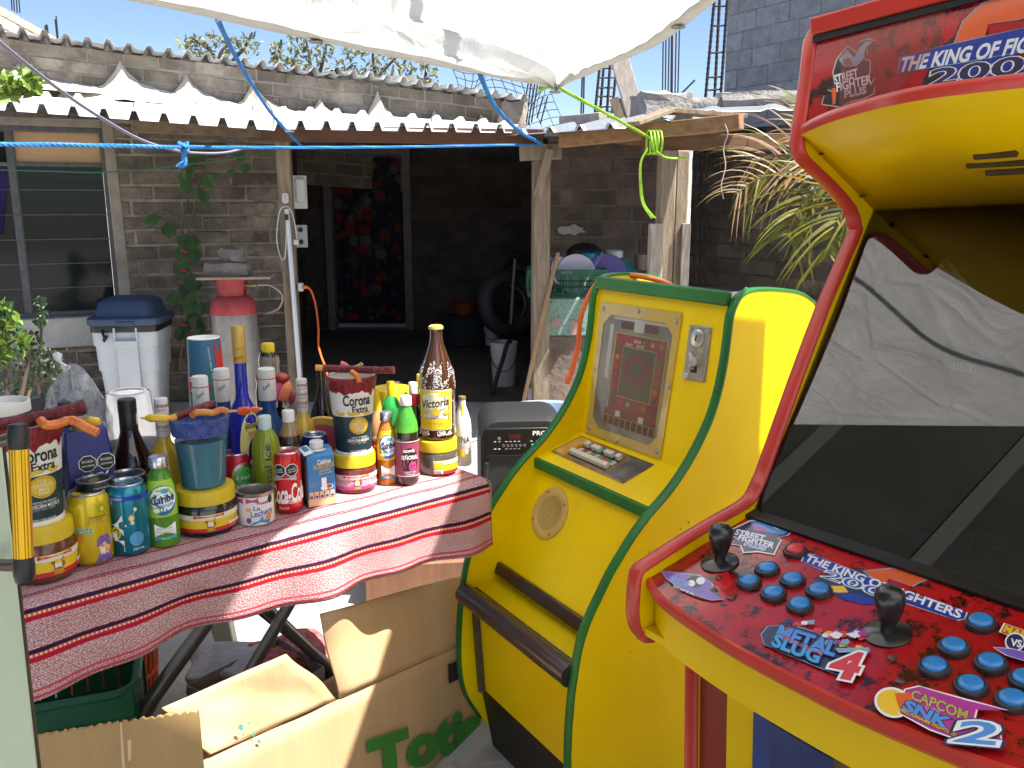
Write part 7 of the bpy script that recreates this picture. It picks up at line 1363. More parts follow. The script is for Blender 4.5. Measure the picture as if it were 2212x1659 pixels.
# window plate on the front panel
def onf(x, y, lift=.0): p = splane(cA(x, y), L2_.x, L2_.z, fn_.x, fn_.z); return p + fn_ * lift
def quad_plate(mb, pts, h, mi=0):
 n = (pts[1] - pts[0]).cross(pts[-1] - pts[0]).normalized()
 if n.x > 0: n = -n
 k = len(pts); top_ = [p + n * h for p in pts]; mb.add(list(pts) + top_, [tuple(range(k)), tuple(range(k, 2 * k))] + [(i, (i + 1) % k, k + (i + 1) % k, k + i) for i in range(k)], mi)
W4 = [onf(*p) for p in ((868, 175), (1318, 238), (1195, 1048), (782, 900))]
def wq(s, t, l=0): return (W4[0].lerp(W4[1], s)).lerp(W4[3].lerp(W4[2], s), t) + fn_ * l
acr = M('yellowed_acrylic', (.52, .36, .06), .25, coat=.6, c2=(.40, .28, .10), sc=7)
mb = MB(); op = [(.07, .16), (.16, .085), (.84, .085), (.93, .16), (.93, .86), (.84, .93), (.16, .93), (.07, .86)]
oo = [(0, .12), (.12, 0), (.88, 0), (1, .12), (1, .88), (.88, 1), (.12, 1), (0, .88)]
ring = [(0, 0), (1, 0), (1, 1), (0, 1)]
vs = [wq(*p, .003) for p in oo] + [wq(*p, .003) for p in op] + [wq(*p, .0006) for p in oo] + [wq(*p, .0006) for p in op]; fs = []
for i in range(8): j = (i + 1) % 8; fs += [(i, j, 8 + j, 8 + i), (16 + i, 16 + j, j, i), (8 + i, 8 + j, 24 + j, 24 + i)]
mb.add(vs, fs)
for c_, a_, b_ in (((0, 0), (0, .12), (.12, 0)), ((1, 0), (.88, 0), (1, .12)), ((1, 1), (1, .88), (.88, 1)), ((0, 1), (.12, 1), (0, .88))): mb.add([wq(*c_, .003), wq(*a_, .003), wq(*b_, .003)], [(0, 1, 2)])
win = mb.build('window_plate', acr, slot, smooth=0)
mb = MB()
for s, t_ in ((.05, .05), (.5, .03), (.95, .06), (.03, .5), (.97, .5), (.05, .95), (.45, .975), (.95, .95)):
 p = wq(s, t_, .003); mb.lathe([(.006, 0), (.005, .002), (.0001, .003)], 12, mat=Matrix.Rotation(-math.asin(max(-1, min(1, -fn_.x))), 3, 'Y'), o=p)
mb.build('screw', M('screw_steel', (.45, .40, .32), .35, .7), win)
mb = MB(); mb.add([wq(*p, .0012) for p in op], [tuple(range(8))]); board = mb.build('game_board', M('grimy_board', (.22, .21, .19), .35, c2=(.10, .095, .085), sc=8, coat=.5), win, smooth=0)
mb = MB()
def tile(s0, t0, s1, t1, mi, l=.0016): mb.add([wq(s0, t0, l), wq(s1, t0, l), wq(s1, t1, l), wq(s0, t1, l)], [(0, 1, 2, 3)], mi)
tile(.16, .15, .21, .55, 1); tile(.30, .115, .46, .17, 0); tile(.60, .115, .76, .17, 0); tile(.20, .09, .88, .11, 1); tile(.47, .11, .59, .18, 1)
tile(.24, .20, .90, .82, 2, .0015); tile(.26, .21, .88, .81, 3, .0017); tile(.36, .29, .78, .66, 2, .0021); tile(.37, .297, .77, .653, 4, .0024)
rr = random.Random(6)
for i in range(6):
 for t0 in (.215, .665): tile(.265 + i * .103, t0, .265 + i * .103 + .095, t0 + .068, rr.choice((5, 6, 5, 7)), .0026)
for i in range(6):
 for s0 in (.265, .785): tile(s0, .285 + i * .063, s0 + .088, .285 + i * .063 + .056, rr.choice((5, 6, 5, 8)), .0026)
for i in range(9): tile(.22 + i * .075, .76, .22 + i * .075 + .065, .805, rr.choice((6, 1, 7, 8)), .0028); tile(.22 + i * .075, .815, .22 + i * .075 + .058, .875, 0, .0026)
for i in range(10): tile(.213 + i * .075, .81, .221 + i * .075, .885, 2, .003)
for k_ in range(26):
 cx_, cy_ = rr.choice([(.265 + rr.randrange(6) * .103 + .047, rr.choice((.25, .70))), (rr.choice((.309, .829)), .285 + rr.randrange(6) * .063 + .028)]); c_ = [wq(cx_ + .026 * math.cos(a), cy_ + .018 * math.sin(a), .0031) for a in [i * .785 for i in range(8)]]; mb.add(c_, [tuple(range(8))], rr.choice((9, 10, 11)))
for k_ in range(9):
 a0 = k_ / 9 * 6.28; c_ = [wq(.57 + .13 * math.cos(a0) + .05 * math.cos(a), .45 + .09 * math.sin(a0) + .035 * math.sin(a), .0027) for a in [i * .785 for i in range(8)]]; mb.add(c_, [tuple(range(8))], 12)
mb.build('tile_print', [M('dark_red_window', (.08, .015, .02), .3), M('dirty_white', (.42, .41, .38), .4), M('dull_gold', (.30, .24, .05), .4), M('dull_red', (.22, .03, .03), .4), M('smoky_black', (.035, .03, .025), .3, c2=(.08, .055, .04), sc=9), M('tile_red', (.26, .03, .035), .4), M('tile_brown', (.16, .06, .04), .4), M('tile_dark', (.10, .05, .05), .4), M('tile_wine', (.18, .02, .04), .4), M('fruit_red', (.34, .04, .05), .4), M('fruit_green', (.06, .12, .03), .4), M('fruit_gold', (.36, .22, .03), .4), M('smoky_red', (.13, .02, .02), .4)], board, smooth=0)
mb = MB(); xw, yw = wq(1, .5) - wq(0, .5), wq(.5, 0) - wq(.5, 1)
for tx, s, t_ in (('BAR', .50, .255), ('BAR', .40, .285), ('BAR', .54, .285)): mb.text(tx, wq(s, t_, .0032), xw * .09, yw * .022)
mb.text('PREMIO', wq(.33, .108, .002), xw * .1, yw * .012); mb.text('CREDITOS', wq(.62, .108, .002), xw * .13, yw * .012); mb.build('lettering', M('dim_white', (.5, .48, .45), .5), board, smooth=0)
mb = MB(); mb.add([wq(*p, .0036) for p in op], [tuple(range(8))])
def film_mat():
 m = bpy.data.materials.new('scuffed_acrylic'); m.use_nodes = True; nt = m.node_tree; N = nt.nodes; L = nt.links; b = N['Principled BSDF']; b.inputs['Base Color'].default_value = (.32, .28, .20, 1); b.inputs['Roughness'].default_value = .12; tr = N.new('ShaderNodeBsdfTransparent'); mx = N.new('ShaderNodeMixShader')
 tc = N.new('ShaderNodeTexCoord'); nz = N.new('ShaderNodeTexNoise'); nz.inputs['Scale'].default_value = 7; nz.inputs['Detail'].default_value = 8; L.new(tc.outputs['Object'], nz.inputs[0]); mr = N.new('ShaderNodeMapRange'); mr.inputs[1].default_value = .4; mr.inputs[2].default_value = .75; mr.inputs[3].default_value = .03; mr.inputs[4].default_value = .26; L.new(nz.outputs['Fac'], mr.inputs[0]); L.new(mr.outputs[0], mx.inputs[0]); L.new(tr.outputs[0], mx.inputs[1]); L.new(b.outputs[0], mx.inputs[2]); L.new(mx.outputs[0], N['Material Output'].inputs[0]); return m
mb.build('acrylic_window', film_mat(), win, smooth=0)
# coin plate
cm = [onf(*p) for p in ((1360, 306), (1478, 318), (1440, 620), (1322, 602))]
def cq(s, t, l=0): return (cm[0].lerp(cm[1], s)).lerp(cm[3].lerp(cm[2], s), t) + fn_ * l
stl = M('brushed_steel', (.44, .41, .36), .38, .85, c2=(.30, .27, .23), sc=10); stl2 = M('bright_steel', (.60, .58, .54), .3, .9)
mb = MB(); quad_plate(mb, [cq(0, 0, .0005), cq(1, 0, .0005), cq(1, 1, .0005), cq(0, 1, .0005)], .004); cp_ = mb.build('coin_plate', stl, slot, bevel=.0012)
mtf = Matrix((fd.cross(fn_), fd, fn_)).transposed()
cwd = (cm[1] - cm[0]).length
mb = MB(); mb.lathe([(cwd * .30, .004), (cwd * .30, .007), (cwd * .26, .0085), (.0001, .0085)], 28, mat=mtf, o=cq(.46, .22)); cr_ = mb.build('coin_slot_ring', stl2, cp_)
mb = MB(); p_, q_ = cq(.46, .165, .0088), cq(.43, .275, .0088); mb.beam(p_, q_, .004, .001, up=fn_); mb.build('coin_slot', blk, cr_)
mb = MB(); mb.beam(cq(.28, .50, .008), cq(.52, .66, .010), .008, .006, up=fn_); mb.beam(cq(.52, .66, .010), cq(.36, .76, .010), .007, .006, up=fn_); mb.lathe([(.010, .004), (.010, .013), (.0001, .013)], 16, mat=mtf, o=cq(.53, .65)); mb.build('return_lever', stl2, cp_)
mb = MB(); quad_plate(mb, [cq(.32, .80, .004), cq(.62, .80, .004), cq(.62, .86, .004), cq(.32, .86, .004)], .001); quad_plate(mb, [cq(.48, .70, .004), cq(.60, .70, .004), cq(.60, .80, .004), cq(.48, .80, .004)], .001); mb.build('coin_opening', blk, cp_)
mb = MB(); quad_plate(mb, [cq(.04, .88, .004), cq(.30, .88, .004), cq(.26, .98, .004), cq(.0, .98, .004)], .006); mb.build('coin_chute', stl2, cp_, bevel=.001)
mb = MB(); quad_plate(mb, [cq(.34, .40, .004), cq(.84, .40, .004), cq(.84, .48, .004), cq(.34, .48, .004)], .0008); mb.build('sticker', M('old_sticker', (.40, .36, .24), .6, var=.4, sc=60), cp_)
mb = MB()
for s, t_ in ((.10, .06), (.90, .08), (.90, .95), (.28, .62)): mb.lathe([(.005, .004), (.0045, .006), (.0001, .0068)], 12, mat=mtf, o=cq(s, t_))
mb.build('screw', MATS['screw_steel'], cp_)
# button strip on the ledge
led = (L2_ - L1_); led.y = 0; led.normalize(); ln_n = Vector((-led.z, 0, led.x)); ln_n = ln_n if ln_n.z > 0 else -ln_n
def onl(x, y, l=0): return splane(cA(x, y), L1_.x, L1_.z, ln_n.x, ln_n.z) + ln_n * l
mb = MB(); bp_ = [onl(*p) for p in ((580, 1005), (755, 918), (1160, 1078), (985, 1185))]
def bq(s, t, l=0): return (bp_[0].lerp(bp_[3], s)).lerp(bp_[1].lerp(bp_[2], s), t) + ln_n * l
mb.add([bq(0, 0, .0008), bq(1, 0, .0008), bq(1, 1, .0008), bq(0, 1, .0008)], [(0, 1, 2, 3)]); bst = mb.build('button_strip', M('strip_art', (.05, .045, .04), .35, c2=(.35, .20, .06), sc=9, lo=.42, hi=.58, coat=.3, c3=(.30, .07, .02), sc3=5), slot, smooth=0)
mb = MB()
def bt_(s0, t0, s1, t1, mi, l): mb.add([bq(s0, t0, l), bq(s1, t0, l), bq(s1, t1, l), bq(s0, t1, l)], [(0, 1, 2, 3)], mi)
bt_(.18, .12, .72, .92, 0, .0011); bt_(.19, .14, .71, .90, 1, .0014); bt_(.30, .64, .43, .88, 2, .0017); bt_(.48, .64, .60, .88, 2, .0017); bt_(.20, .64, .28, .88, 3, .0017); bt_(.63, .64, .70, .88, 3, .0017)
for i in range(9): bt_(.2 + i * .056, .40, .2 + i * .056 + .05, .58, (4, 3, 4, 5, 4, 5, 3, 5, 4)[i], .0017)
bt_(.02, .1, .16, .95, 6, .0011); bt_(.76, .08, .98, .92, 7, .0011)
mb.build('strip_print', [MATS['dull_gold'], M('strip_black', (.02, .02, .02), .4), M('strip_blue', (.03, .22, .34), .4), M('strip_red', (.35, .06, .02), .4), MATS['dirty_white'], M('strip_green', (.10, .22, .08), .4), M('strip_orange', (.40, .16, .03), .4, c2=(.65, .42, .12), sc=14), M('strip_grey', (.13, .13, .13), .4, c2=(.03, .03, .03), sc=12)], bst, smooth=0)
key_m = M('cream_key', (.62, .57, .48), .4)
mtl = Matrix((led, Vector((0, 1, 0)), ln_n)).transposed()
for s, t_ in [(.225 + i * .056, .28) for i in range(9)] + [(.24, .72), (.34, .71), (.395, .71), (.515, .71), (.57, .71), (.665, .72)]:
 mb = MB(); mb.box((0, 0, 0), (.0135, .0145, .014), mtl); o_ = MB(); o_.v = [Vector(v) + bq(s, t_, .006) for v in mb.v]; o_.f, o_.m, o_.uv = mb.f, mb.m, mb.uv; o_.build('key', key_m, bst, bevel=.002)
# loudspeaker grille
gc = splane(cA(582, 1345), S1.x, S1.z, spn_n.x, spn_n.z); mts = Matrix((spd.cross(spn_n), spd, spn_n)).transposed(); gk = (splane(cA(679, 1345), S1.x, S1.z, spn_n.x, spn_n.z) - splane(cA(486, 1345), S1.x, S1.z, spn_n.x, spn_n.z)).length / 2
mb = MB(); mb.lathe([(gk * 1.0, 0), (gk * .98, .004), (gk * .85, .006), (gk * .70, .004), (gk * .68, .003), (.0001, .003)], 40, mat=mts, o=gc); gl = mb.build('speaker_grille', M('tan_plastic', (.55, .36, .10), .45, var=.12), slot)
mb = MB()
for r_ in range(1, 9):
 for i in range(int(r_ * 5.6)):
  a = i / int(r_ * 5.6) * 6.283 + r_; c_ = Vector((gk * .078 * r_ * math.cos(a), gk * .078 * r_ * math.sin(a), .0033)); mb.add([mts @ (c_ + Vector((.0014 * math.cos(b), .0014 * math.sin(b), 0))) + gc for b in [j * 1.047 for j in range(6)]], [tuple(range(6))])
mb.build('grille_holes', blk, gl, smooth=0)
mb = MB()
for a in (.6, 2.2, 3.8, 5.3): mb.lathe([(.004, .004), (.0035, .0075), (.0001, .008)], 10, mat=mts, o=gc + mts @ Vector((gk * .86 * math.cos(a), gk * .86 * math.sin(a), 0)))
mb.build('screw', M('copper_screw', (.45, .25, .18), .4, .6), gl)
# orange cord draped over the slot machine
def sw(x, y, yy): p = sside(cA(x, y), yy); return Vector(SP0) + ax_d * p.x + ax_a * p.y + Vector((0, 0, p.z))
cd_ = thing('orange_cord', 'orange power cord draped over the top of the yellow slot machine', 'cord', sw(860, 50, .46))
mb = MB(); mb.tube(curve([sw(1275, 118, .30), sw(1262, 98, .32), sw(1225, 72, .36), sw(1140, 48, .42), sw(1040, 30, .45), sw(940, 27, .47), sw(870, 42, .478), sw(815, 110, .482), sw(775, 190, .485), sw(750, 270, .487), sw(742, 345, .49), sw(735, 420, .50), sw(700, 560, .50), sw(680, 600, .50), sw(675, 630, .50)], 6), .0065, 8); mb.build('cable', org, cd_, world=True)
# ------------------------------------------------------------------ red and yellow arcade cabinet
AP0, TILT = (.18, 1.04, 0), .05; aloc, aside, aplane, arot = frame(AP0, TILT); AW = .54
arc = thing('arcade_cabinet', 'big yellow and red arcade cabinet with two joysticks and a lit art marquee', 'arcade cabinet', AP0, TH)
arc.rotation_euler = arot.to_euler(); REC[arc] = Matrix.Translation(Vector(AP0)) @ arot.to_4x4()
arc['label'] = 'big yellow arcade cabinet with red trim, two joysticks and a dark screen'
ayl = M('arcade_yellow', (.82, .56, .0), .36, c2=(.74, .49, .0), sc=1.5, c3=(.45, .28, .02), sc3=34, lo3=.745, hi3=.775, spec=.25); ared = M('arcade_red_trim', (.50, .035, .025), .35, c2=(.40, .03, .02), sc=4, coat=.2)
xl = aside(cD(350, 1040), .02).x
ap_uv = [cD(*p) for p in ((110, 921), (70, 906), (36, 860), (23, 780), (30, 640), (43, 565), (75, 532), (140, 490), (300, 387), (500, 268), (615, 203), (662, 166), (690, 125), (718, 60), (744, 0))] + [(1705, 825), (1771.7, 648), (1831, 513), (1833.5, 488), (1822, 449), (1774, 394), (1722, 345), (1711, 318), (1714, 278), (1729, 184), (1738, 104), (1746, 78), (1758, 60), (1775, 49)]
apf = [(p.x, p.z) for p in (aside(q_, .02) for q_ in ap_uv)]; xt, zt_p = apf[-1]
ap = [(xl, 0), (xl, apf[0][1] - .012), (xl - .004, apf[0][1] - .004)] + apf + [(xt + .02, zt_p + .004), (xt + .35, zt_p + .004), (xt + .35, 0)]
for y0 in (0, -AW - .02):
 mb = MB(); mb.prism([(x, z) for x, z in reversed(ap)], (0, y0 + .02, 0), (1, 0, 0), (0, 0, 1), .02); sd = mb.build('side_panel', ayl, arc, smooth=30)
 mb = MB(); P = ap[:-2]; P = [P[0]] + curve2(P[1:], 2); vs = []
 for i, (x, z) in enumerate(P):
  a, b = P[max(i - 1, 0)], P[min(i + 1, len(P) - 1)]; t = Vector((b[0] - a[0], 0, b[1] - a[1])).normalized(); n = Vector((-t.z, 0, t.x)); c = Vector((x, 0, z))
  for yy, k in ((y0 - .002, -.002), (y0 - .002, .003), (y0 + .003, .006), (y0 + .017, .006), (y0 + .022, .003), (y0 + .022, -.002)): p_ = c + n * k; vs.append((p_.x, yy, p_.z))
 mb.add(vs, [(i * 6 + j, i * 6 + j + 1, (i + 1) * 6 + j + 1, (i + 1) * 6 + j) for i in range(len(P) - 1) for j in range(5)]); mb.build('edging', ared, sd, smooth=60)
# control panel
PF, PB = aside(cD(140, 610), 0), aside(cD(715, 250), 0); pux = (PB - PF).normalized(); pn_ = Vector((-pux.z, 0, pux.x))
def pan(x, y, l=0): return aplane(cD(x, y), PF.x, PF.z, pn_.x, pn_.z) + pn_ * l
fe = [pan(*p) for p in ((135, 605), (180, 680), (250, 745), (400, 848), (570, 955), (760, 1060), (1000, 1180), (1280, 1318), (1560, 1450), (1900, 1600))]
edge = [((p - PF).dot(pux), p.y) for p in fe]; edge = [e for e in edge if e[1] > -AW / 2]
edge = [(edge[0][0], -.0)] + edge[1:] + [(e[0], -AW - e[1]) for e in reversed(edge[1:])] + [(edge[0][0], -AW)]
plen = (PB - PF).length
poly = [(a, b) for a, b in edge] + [(plen, -AW), (plen, 0)]
def marble():
 m = M('red_marble_art', (.44, .010, .014), .2, c2=(.28, .006, .010), sc=6, spec=.45, coat=.35); nt = m.node_tree; N = nt.nodes; L = nt.links; b = N['Principled BSDF']; src = b.inputs['Base Color'].links[0].from_socket
 tc = N.new('ShaderNodeTexCoord'); nz = N.new('ShaderNodeTexNoise'); nz.inputs['Scale'].default_value = 34; nz.inputs['Detail'].default_value = 9; nz.inputs['Roughness'].default_value = .72; L.new(tc.outputs['Object'], nz.inputs[0])
 mr = N.new('ShaderNodeMapRange'); mr.inputs[1].default_value = .51; mr.inputs[2].default_value = .585; L.new(nz.outputs['Fac'], mr.inputs[0]); mx = N.new('ShaderNodeMix'); mx.data_type = 'RGBA'; L.new(mr.outputs[0], mx.inputs[0]); L.new(src, mx.inputs[6]); mx.inputs[7].default_value = (.03, .006, .006, 1); L.new(mx.outputs[2], b.inputs['Base Color']); return m
marb = marble()
mb = MB(); mb.prism(list(reversed(poly)), PF - pn_ * .016, pux, (0, 1, 0), .016); cpn = mb.build('control_panel', marb, arc, smooth=30)
def strip(mb, pts, z0, z1, off0, off1, mi=0):
 vs = []
 for (s, y), nn in pts:
  p = PF + pux * s + Vector((0, y, 0)); vs += [p + Vector((nn[0] * off0, nn[1] * off0, 0)) + pn_ * z0, p + Vector((nn[0] * off1, nn[1] * off1, 0)) + pn_ * z1]
 mb.add(vs, [(2 * i, 2 * i + 1, 2 * i + 3, 2 * i + 2) for i in range(len(pts) - 1)], mi)
ec = curve2(edge, 4); en = []
for i, (s, y) in enumerate(ec):
 a, b = ec[max(i - 1, 0)], ec[min(i + 1, len(ec) - 1)]; t = Vector((b[0] - a[0], b[1] - a[1], 0)).normalized(); en.append(((s, y), (t.y, -t.x) if t.y < 0 and False else (t.y, -t.x)))
en = [((s, y), (nn if nn[0] < 0 else (-nn[0], -nn[1]))) for (s, y), nn in en]
mb = MB()
for za, zb, oa, ob in ((.001, .0015, -.003, .004), (.0015, -.004, .004, .007), (-.004, -.013, .007, .007), (-.013, -.019, .007, .003), (-.019, -.019, .003, -.004)): strip(mb, en, za, zb, oa, ob)
mb.build('panel_edging', ared, cpn, smooth=60)
mb = MB(); vs = []
zap = aside(cD(160, 905), 0).z
for (s, y), nn in en:
 p = PF + pux * s + Vector((0, y, 0)) + Vector((-nn[0] * .004, -nn[1] * .004, 0)); vs += [p - pn_ * .018, Vector((p.x + .004, p.y, zap + (p.z - PF.z) * .4)), Vector((p.x + .02, p.y, zap + (p.z - PF.z) * .4))]
mb.add(vs, [(3 * i + j, 3 * i + j + 1, 3 * i + 4 + j, 3 * i + 3 + j) for i in range(len(en) - 1) for j in (0, 1)]); mb.build('apron', ayl, arc, smooth=50)
mb = MB(); mb.box((PF.x + .07, -AW / 2, zap + .005), (.16, AW - .002, .01)); mb.build('apron_bottom', ayl, arc)
# buttons and sticks
cap_b = M('blue_button', (.02, .19, .52), .3, coat=.3); cap_r = M('red_button', (.55, .015, .03), .3, coat=.3); rim_m = M('dark_button_rim', (.035, .028, .028), .4)
mtp = Matrix((pux, Vector((0, 1, 0)), pn_)).transposed()
for k_, (x, y) in enumerate([(950, 460), (793, 562), (692, 633), (933, 623), (828, 698), (1080, 683), (974, 763), (1975, 862), (1825, 998), (1718, 1107), (2030, 1088), (1920, 1213), (2150, 1293), (2225, 1180)]):
 p = pan(x, y + 8); t_ = MB(); t_.lathe([(.0165, .0003), (.0165, .003), (.0150, .0062), (.0128, .0066), (.0120, .005)], 28, mat=mtp, o=p); b_ = t_.build('button', rim_m, cpn, smooth=50); b_['label'] = ('red push button' if k_ == 0 else 'blue push button')
 t_ = MB(); t_.lathe([(.0119, .0045), (.0119, .0075), (.0106, .0092), (.006, .0098), (.0001, .0099)], 24, mat=mtp, o=p); t_.build('plunger', cap_r if k_ == 0 else cap_b, b_, smooth=50)
stk = M('joystick_black', (.012, .012, .013), .28, coat=.4)
for x, y in ((530, 525), (1457, 918)):
 p = pan(x, y); t_ = MB(); t_.lathe([(.026, .0005), (.026, .0022), (.025, .003), (.0001, .003)], 36, mat=mtp, o=p); j_ = t_.build('joystick', stk, cpn, smooth=50)
 t_ = MB(); t_.lathe([(.0075, .002), (.0078, .012), (.010, .016), (.0138, .026), (.0162, .036), (.0168, .043), (.0150, .050), (.0095, .0555), (.0001, .0565)], 24, mat=Matrix.Rotation(.03, 3, 'Y'), o=p); t_.build('grip', stk, j_, smooth=60)
mb = MB()
for x, y in ((525, 612), (497, 682), (595, 722), (1485, 1056), (1530, 1185), (1665, 1245)): mb.lathe([(.0052, .0003), (.0046, .0022), (.002, .003), (.0001, .003)], 14, mat=mtp, o=pan(x, y))
mb.build('bolt', M('brown_bolt', (.10, .06, .045), .4, .5), cpn)
mb = MB()
for x0, y0, x1, y1 in ((495, 580, 560, 580),): mb.add([pan(*p_, .0004) for p_ in ((490, 560), (575, 565), (600, 640), (560, 680), (500, 640))], [(0, 1, 2, 3, 4)])
mb.build('bare_patch', M('bright_red', (.5, .005, .01), .3), cpn, smooth=0)
# printed logos
lg_b = M('logo_blue', (.01, .03, .30), .3, coat=.5); lg_c = M('logo_cyan', (.03, .30, .62), .3, coat=.5); lg_w = M('logo_white', (.70, .72, .76), .3, coat=.5); lg_o = M('logo_orange', (.60, .10, .02), .3, coat=.5); lg_y = M('logo_yellow', (.70, .45, .02), .3, coat=.5); lg_k = M('logo_black', (.012, .010, .02), .3, coat=.5); lg_p = M('logo_purple', (.16, .09, .42), .3, coat=.5); lg_m = M('logo_magenta', (.38, .03, .28), .3, coat=.5); lg_r = M('logo_red', (.55, .03, .04), .3, coat=.5); lg_g = M('logo_gold', (.42, .33, .10), .3, coat=.5); lg_n = M('logo_navy', (.02, .025, .09), .3, coat=.5); lg_l = M('logo_light_blue', (.07, .24, .62), .3, coat=.5); lg_t = M('logo_teal_grey', (.20, .32, .42), .3, coat=.5)
class Art:
 def __init__(s, fn, n): s.fn, s.n, s.mb, s.mats, s.k = fn, n, MB(), [], 0
 def mi(s, m):
  if m not in s.mats: s.mats.append(m)
  return s.mats.index(m)
 def lift(s): s.k += 1; return .0004 + s.k * .00006
 def poly(s, pts, m): l = s.lift(); s.mb.add([s.fn(*p) + s.n * l for p in pts], [tuple(range(len(pts)))], s.mi(m))
 def outline(s, pts, m, mo, g):
  cx_, cy_ = sum(p[0] for p in pts) / len(pts), sum(p[1] for p in pts) / len(pts); out = []
  k = len(pts)
  for i in range(k):
   a, b, c = pts[i - 1], pts[i], pts[(i + 1) % k]; d = ((b[0] - cx_), (b[1] - cy_)); L_ = math.hypot(*d) or 1; out.append((b[0] + d[0] / L_ * g, b[1] + d[1] / L_ * g))
  s.poly(out, mo); s.poly(pts, m)
 def text(s, t, o, r, up, m, mo=None, off=.02, oo=.07, shear=0):
  O, X, Y = s.fn(*o), s.fn(*r), s.fn(*up)
  if mo is not None: s.mb.text(t, O, X - O, Y - O, lift=s.lift(), mi=s.mi(mo), off=oo, shear=shear)
  s.mb.text(t, O, X - O, Y - O, lift=s.lift(), mi=s.mi(m), off=off, shear=shear)
 def build(s, name, par): return s.mb.build(name, s.mats, par, smooth=0)
def el(cx_, cy_, rx, ry, rot=0, n=28): return ell(cx_, cy_, rx, ry, n, rot)
A_ = Art(pan, pn_)
A_.poly([(1060, 620), (1180, 560), (1330, 560), (1480, 640), (1500, 720), (1370, 760), (1180, 720)], lg_n)
A_.outline([(1330, 572), (1545, 556), (1690, 612), (1620, 638), (1590, 655), (1470, 610), (1445, 640), (1380, 612)], lg_o, lg_t, 12)
A_.outline([(1140, 655), (1215, 655), (1240, 690), (1185, 690), (1150, 690)], lg_y, lg_y, 2); A_.poly([(1160, 690), (1300, 700), (1420, 750), (1330, 760), (1230, 735)], lg_b)
A_.outline([(1005, 478), (1060, 483), (1480, 660), (1895, 800), (1880, 838), (1840, 845), (1380, 690), (985, 520)], lg_b, lg_w, 7)
A_.text('THE KING OF FIGHTERS', (1003, 518), (1862, 838), (1020, 482), lg_w, lg_b, .03, .05, .15)
A_.text('2001', (1092, 605), (1500, 752), (1126, 566), lg_c, lg_w, .0, .05); A_.text('2001', (1092, 605), (1500, 752), (1126, 566), lg_b, None, -.02)
A_.outline([(612, 340), (700, 300), (760, 296), (860, 350), (930, 352), (900, 378), (845, 392), (866, 402), (850, 430), (828, 480), (740, 462), (665, 470), (650, 432), (570, 420), (640, 405), (575, 352)], lg_n, lg_w, 8)
A_.poly([(700, 306), (740, 300), (800, 320), (850, 345), (915, 352), (880, 372), (800, 360), (720, 345)], lg_l); A_.poly([(700, 320), (760, 330), (800, 350), (740, 355)], lg_m)
A_.text('STREET', (612, 372), (776, 412), (622, 342), lg_w, lg_b, .03, .09, .15); A_.text('FIGHTER', (630, 402), (822, 450), (640, 372), lg_w, lg_b, .03, .09, .15); A_.text('PLUS', (668, 432), (780, 464), (676, 408), lg_l, lg_w, .03, .09, .15)
A_.outline(el(380, 660, 160, 46, .42), lg_k, lg_k, 3); A_.outline([(210, 578), (330, 592), (420, 604), (490, 650), (480, 690), (550, 730), (480, 736), (330, 680), (240, 620)], lg_p, lg_t, 8); A_.poly(el(395, 637, 46, 34), lg_k); A_.poly(el(375, 645, 20, 18), lg_w); A_.poly(el(425, 632, 24, 20), lg_w); A_.text('KOF', (260, 640), (360, 678), (270, 606), lg_l, None, .03); A_.text('SUPER', (272, 668), (392, 716), (276, 656), lg_w, None, .0)
A_.outline([(762, 930), (800, 885), (900, 880), (1000, 900), (1150, 950), (1330, 1050), (1300, 1110), (1250, 1180), (1100, 1120), (880, 1030), (780, 985)], lg_n, lg_t, 6)
rr = random.Random(19)
for k_ in range(34):
 cx_, cy_ = rr.uniform(860, 1330), 0; cy_ = 800 + (cx_ - 860) * .28 + rr.uniform(0, 110); a0 = rr.uniform(0, 6); A_.poly([(cx_ + rr.uniform(14, 44) * math.cos(a0 + i * 1.26), cy_ + rr.uniform(8, 26) * math.sin(a0 + i * 1.26)) for i in range(5)], rr.choice((lg_o, lg_m, lg_w, lg_l, lg_r, lg_r, lg_n, lg_y, lg_t)))
A_.outline([(1170, 1015), (1360, 1012), (1362, 1036), (1190, 1040)], lg_t, lg_n, 5)
A_.text('METAL', (838, 955), (1160, 1058), (872, 890), lg_l, lg_n, .04, .08); A_.text('SLUG', (820, 1000), (1072, 1100), (848, 938), lg_c, lg_n, .04, .08); A_.text('METAL SLUG', (880, 962), (1100, 1060), (884, 946), lg_r, None, .02); A_.text('4', (1130, 1162), (1268, 1190), (1200, 1030), lg_r, lg_w, .05, .10)
A_.outline(el(1490, 1320, 90, 70, .3), lg_y, lg_w, 14); A_.outline([(1560, 1250), (1640, 1232), (1760, 1270), (1900, 1310), (2120, 1365), (1950, 1362), (1940, 1400), (1930, 1450), (2080, 1470), (2085, 1530), (1960, 1565), (1700, 1470), (1530, 1380), (1540, 1320)], lg_m, lg_w, 10)
A_.poly([(1690, 1272), (1800, 1300), (2110, 1362), (1900, 1345)], lg_m); A_.poly([(1500, 1270), (1590, 1265), (1600, 1340), (1530, 1370)], lg_o)
A_.text('CAPCOM', (1588, 1300), (1895, 1425), (1602, 1250), lg_g, lg_n, .03, .07); A_.text('VS', (1668, 1372), (1740, 1396), (1676, 1345), lg_m, lg_w, .03, .06); A_.text('SNK', (1545, 1360), (1778, 1465), (1566, 1308), lg_l, lg_n, .05, .10, .1); A_.text('MILLIONAIRE FIGHTING 2001', (1530, 1372), (1905, 1545), (1538, 1356), lg_y, lg_n, .02, .08, .15)
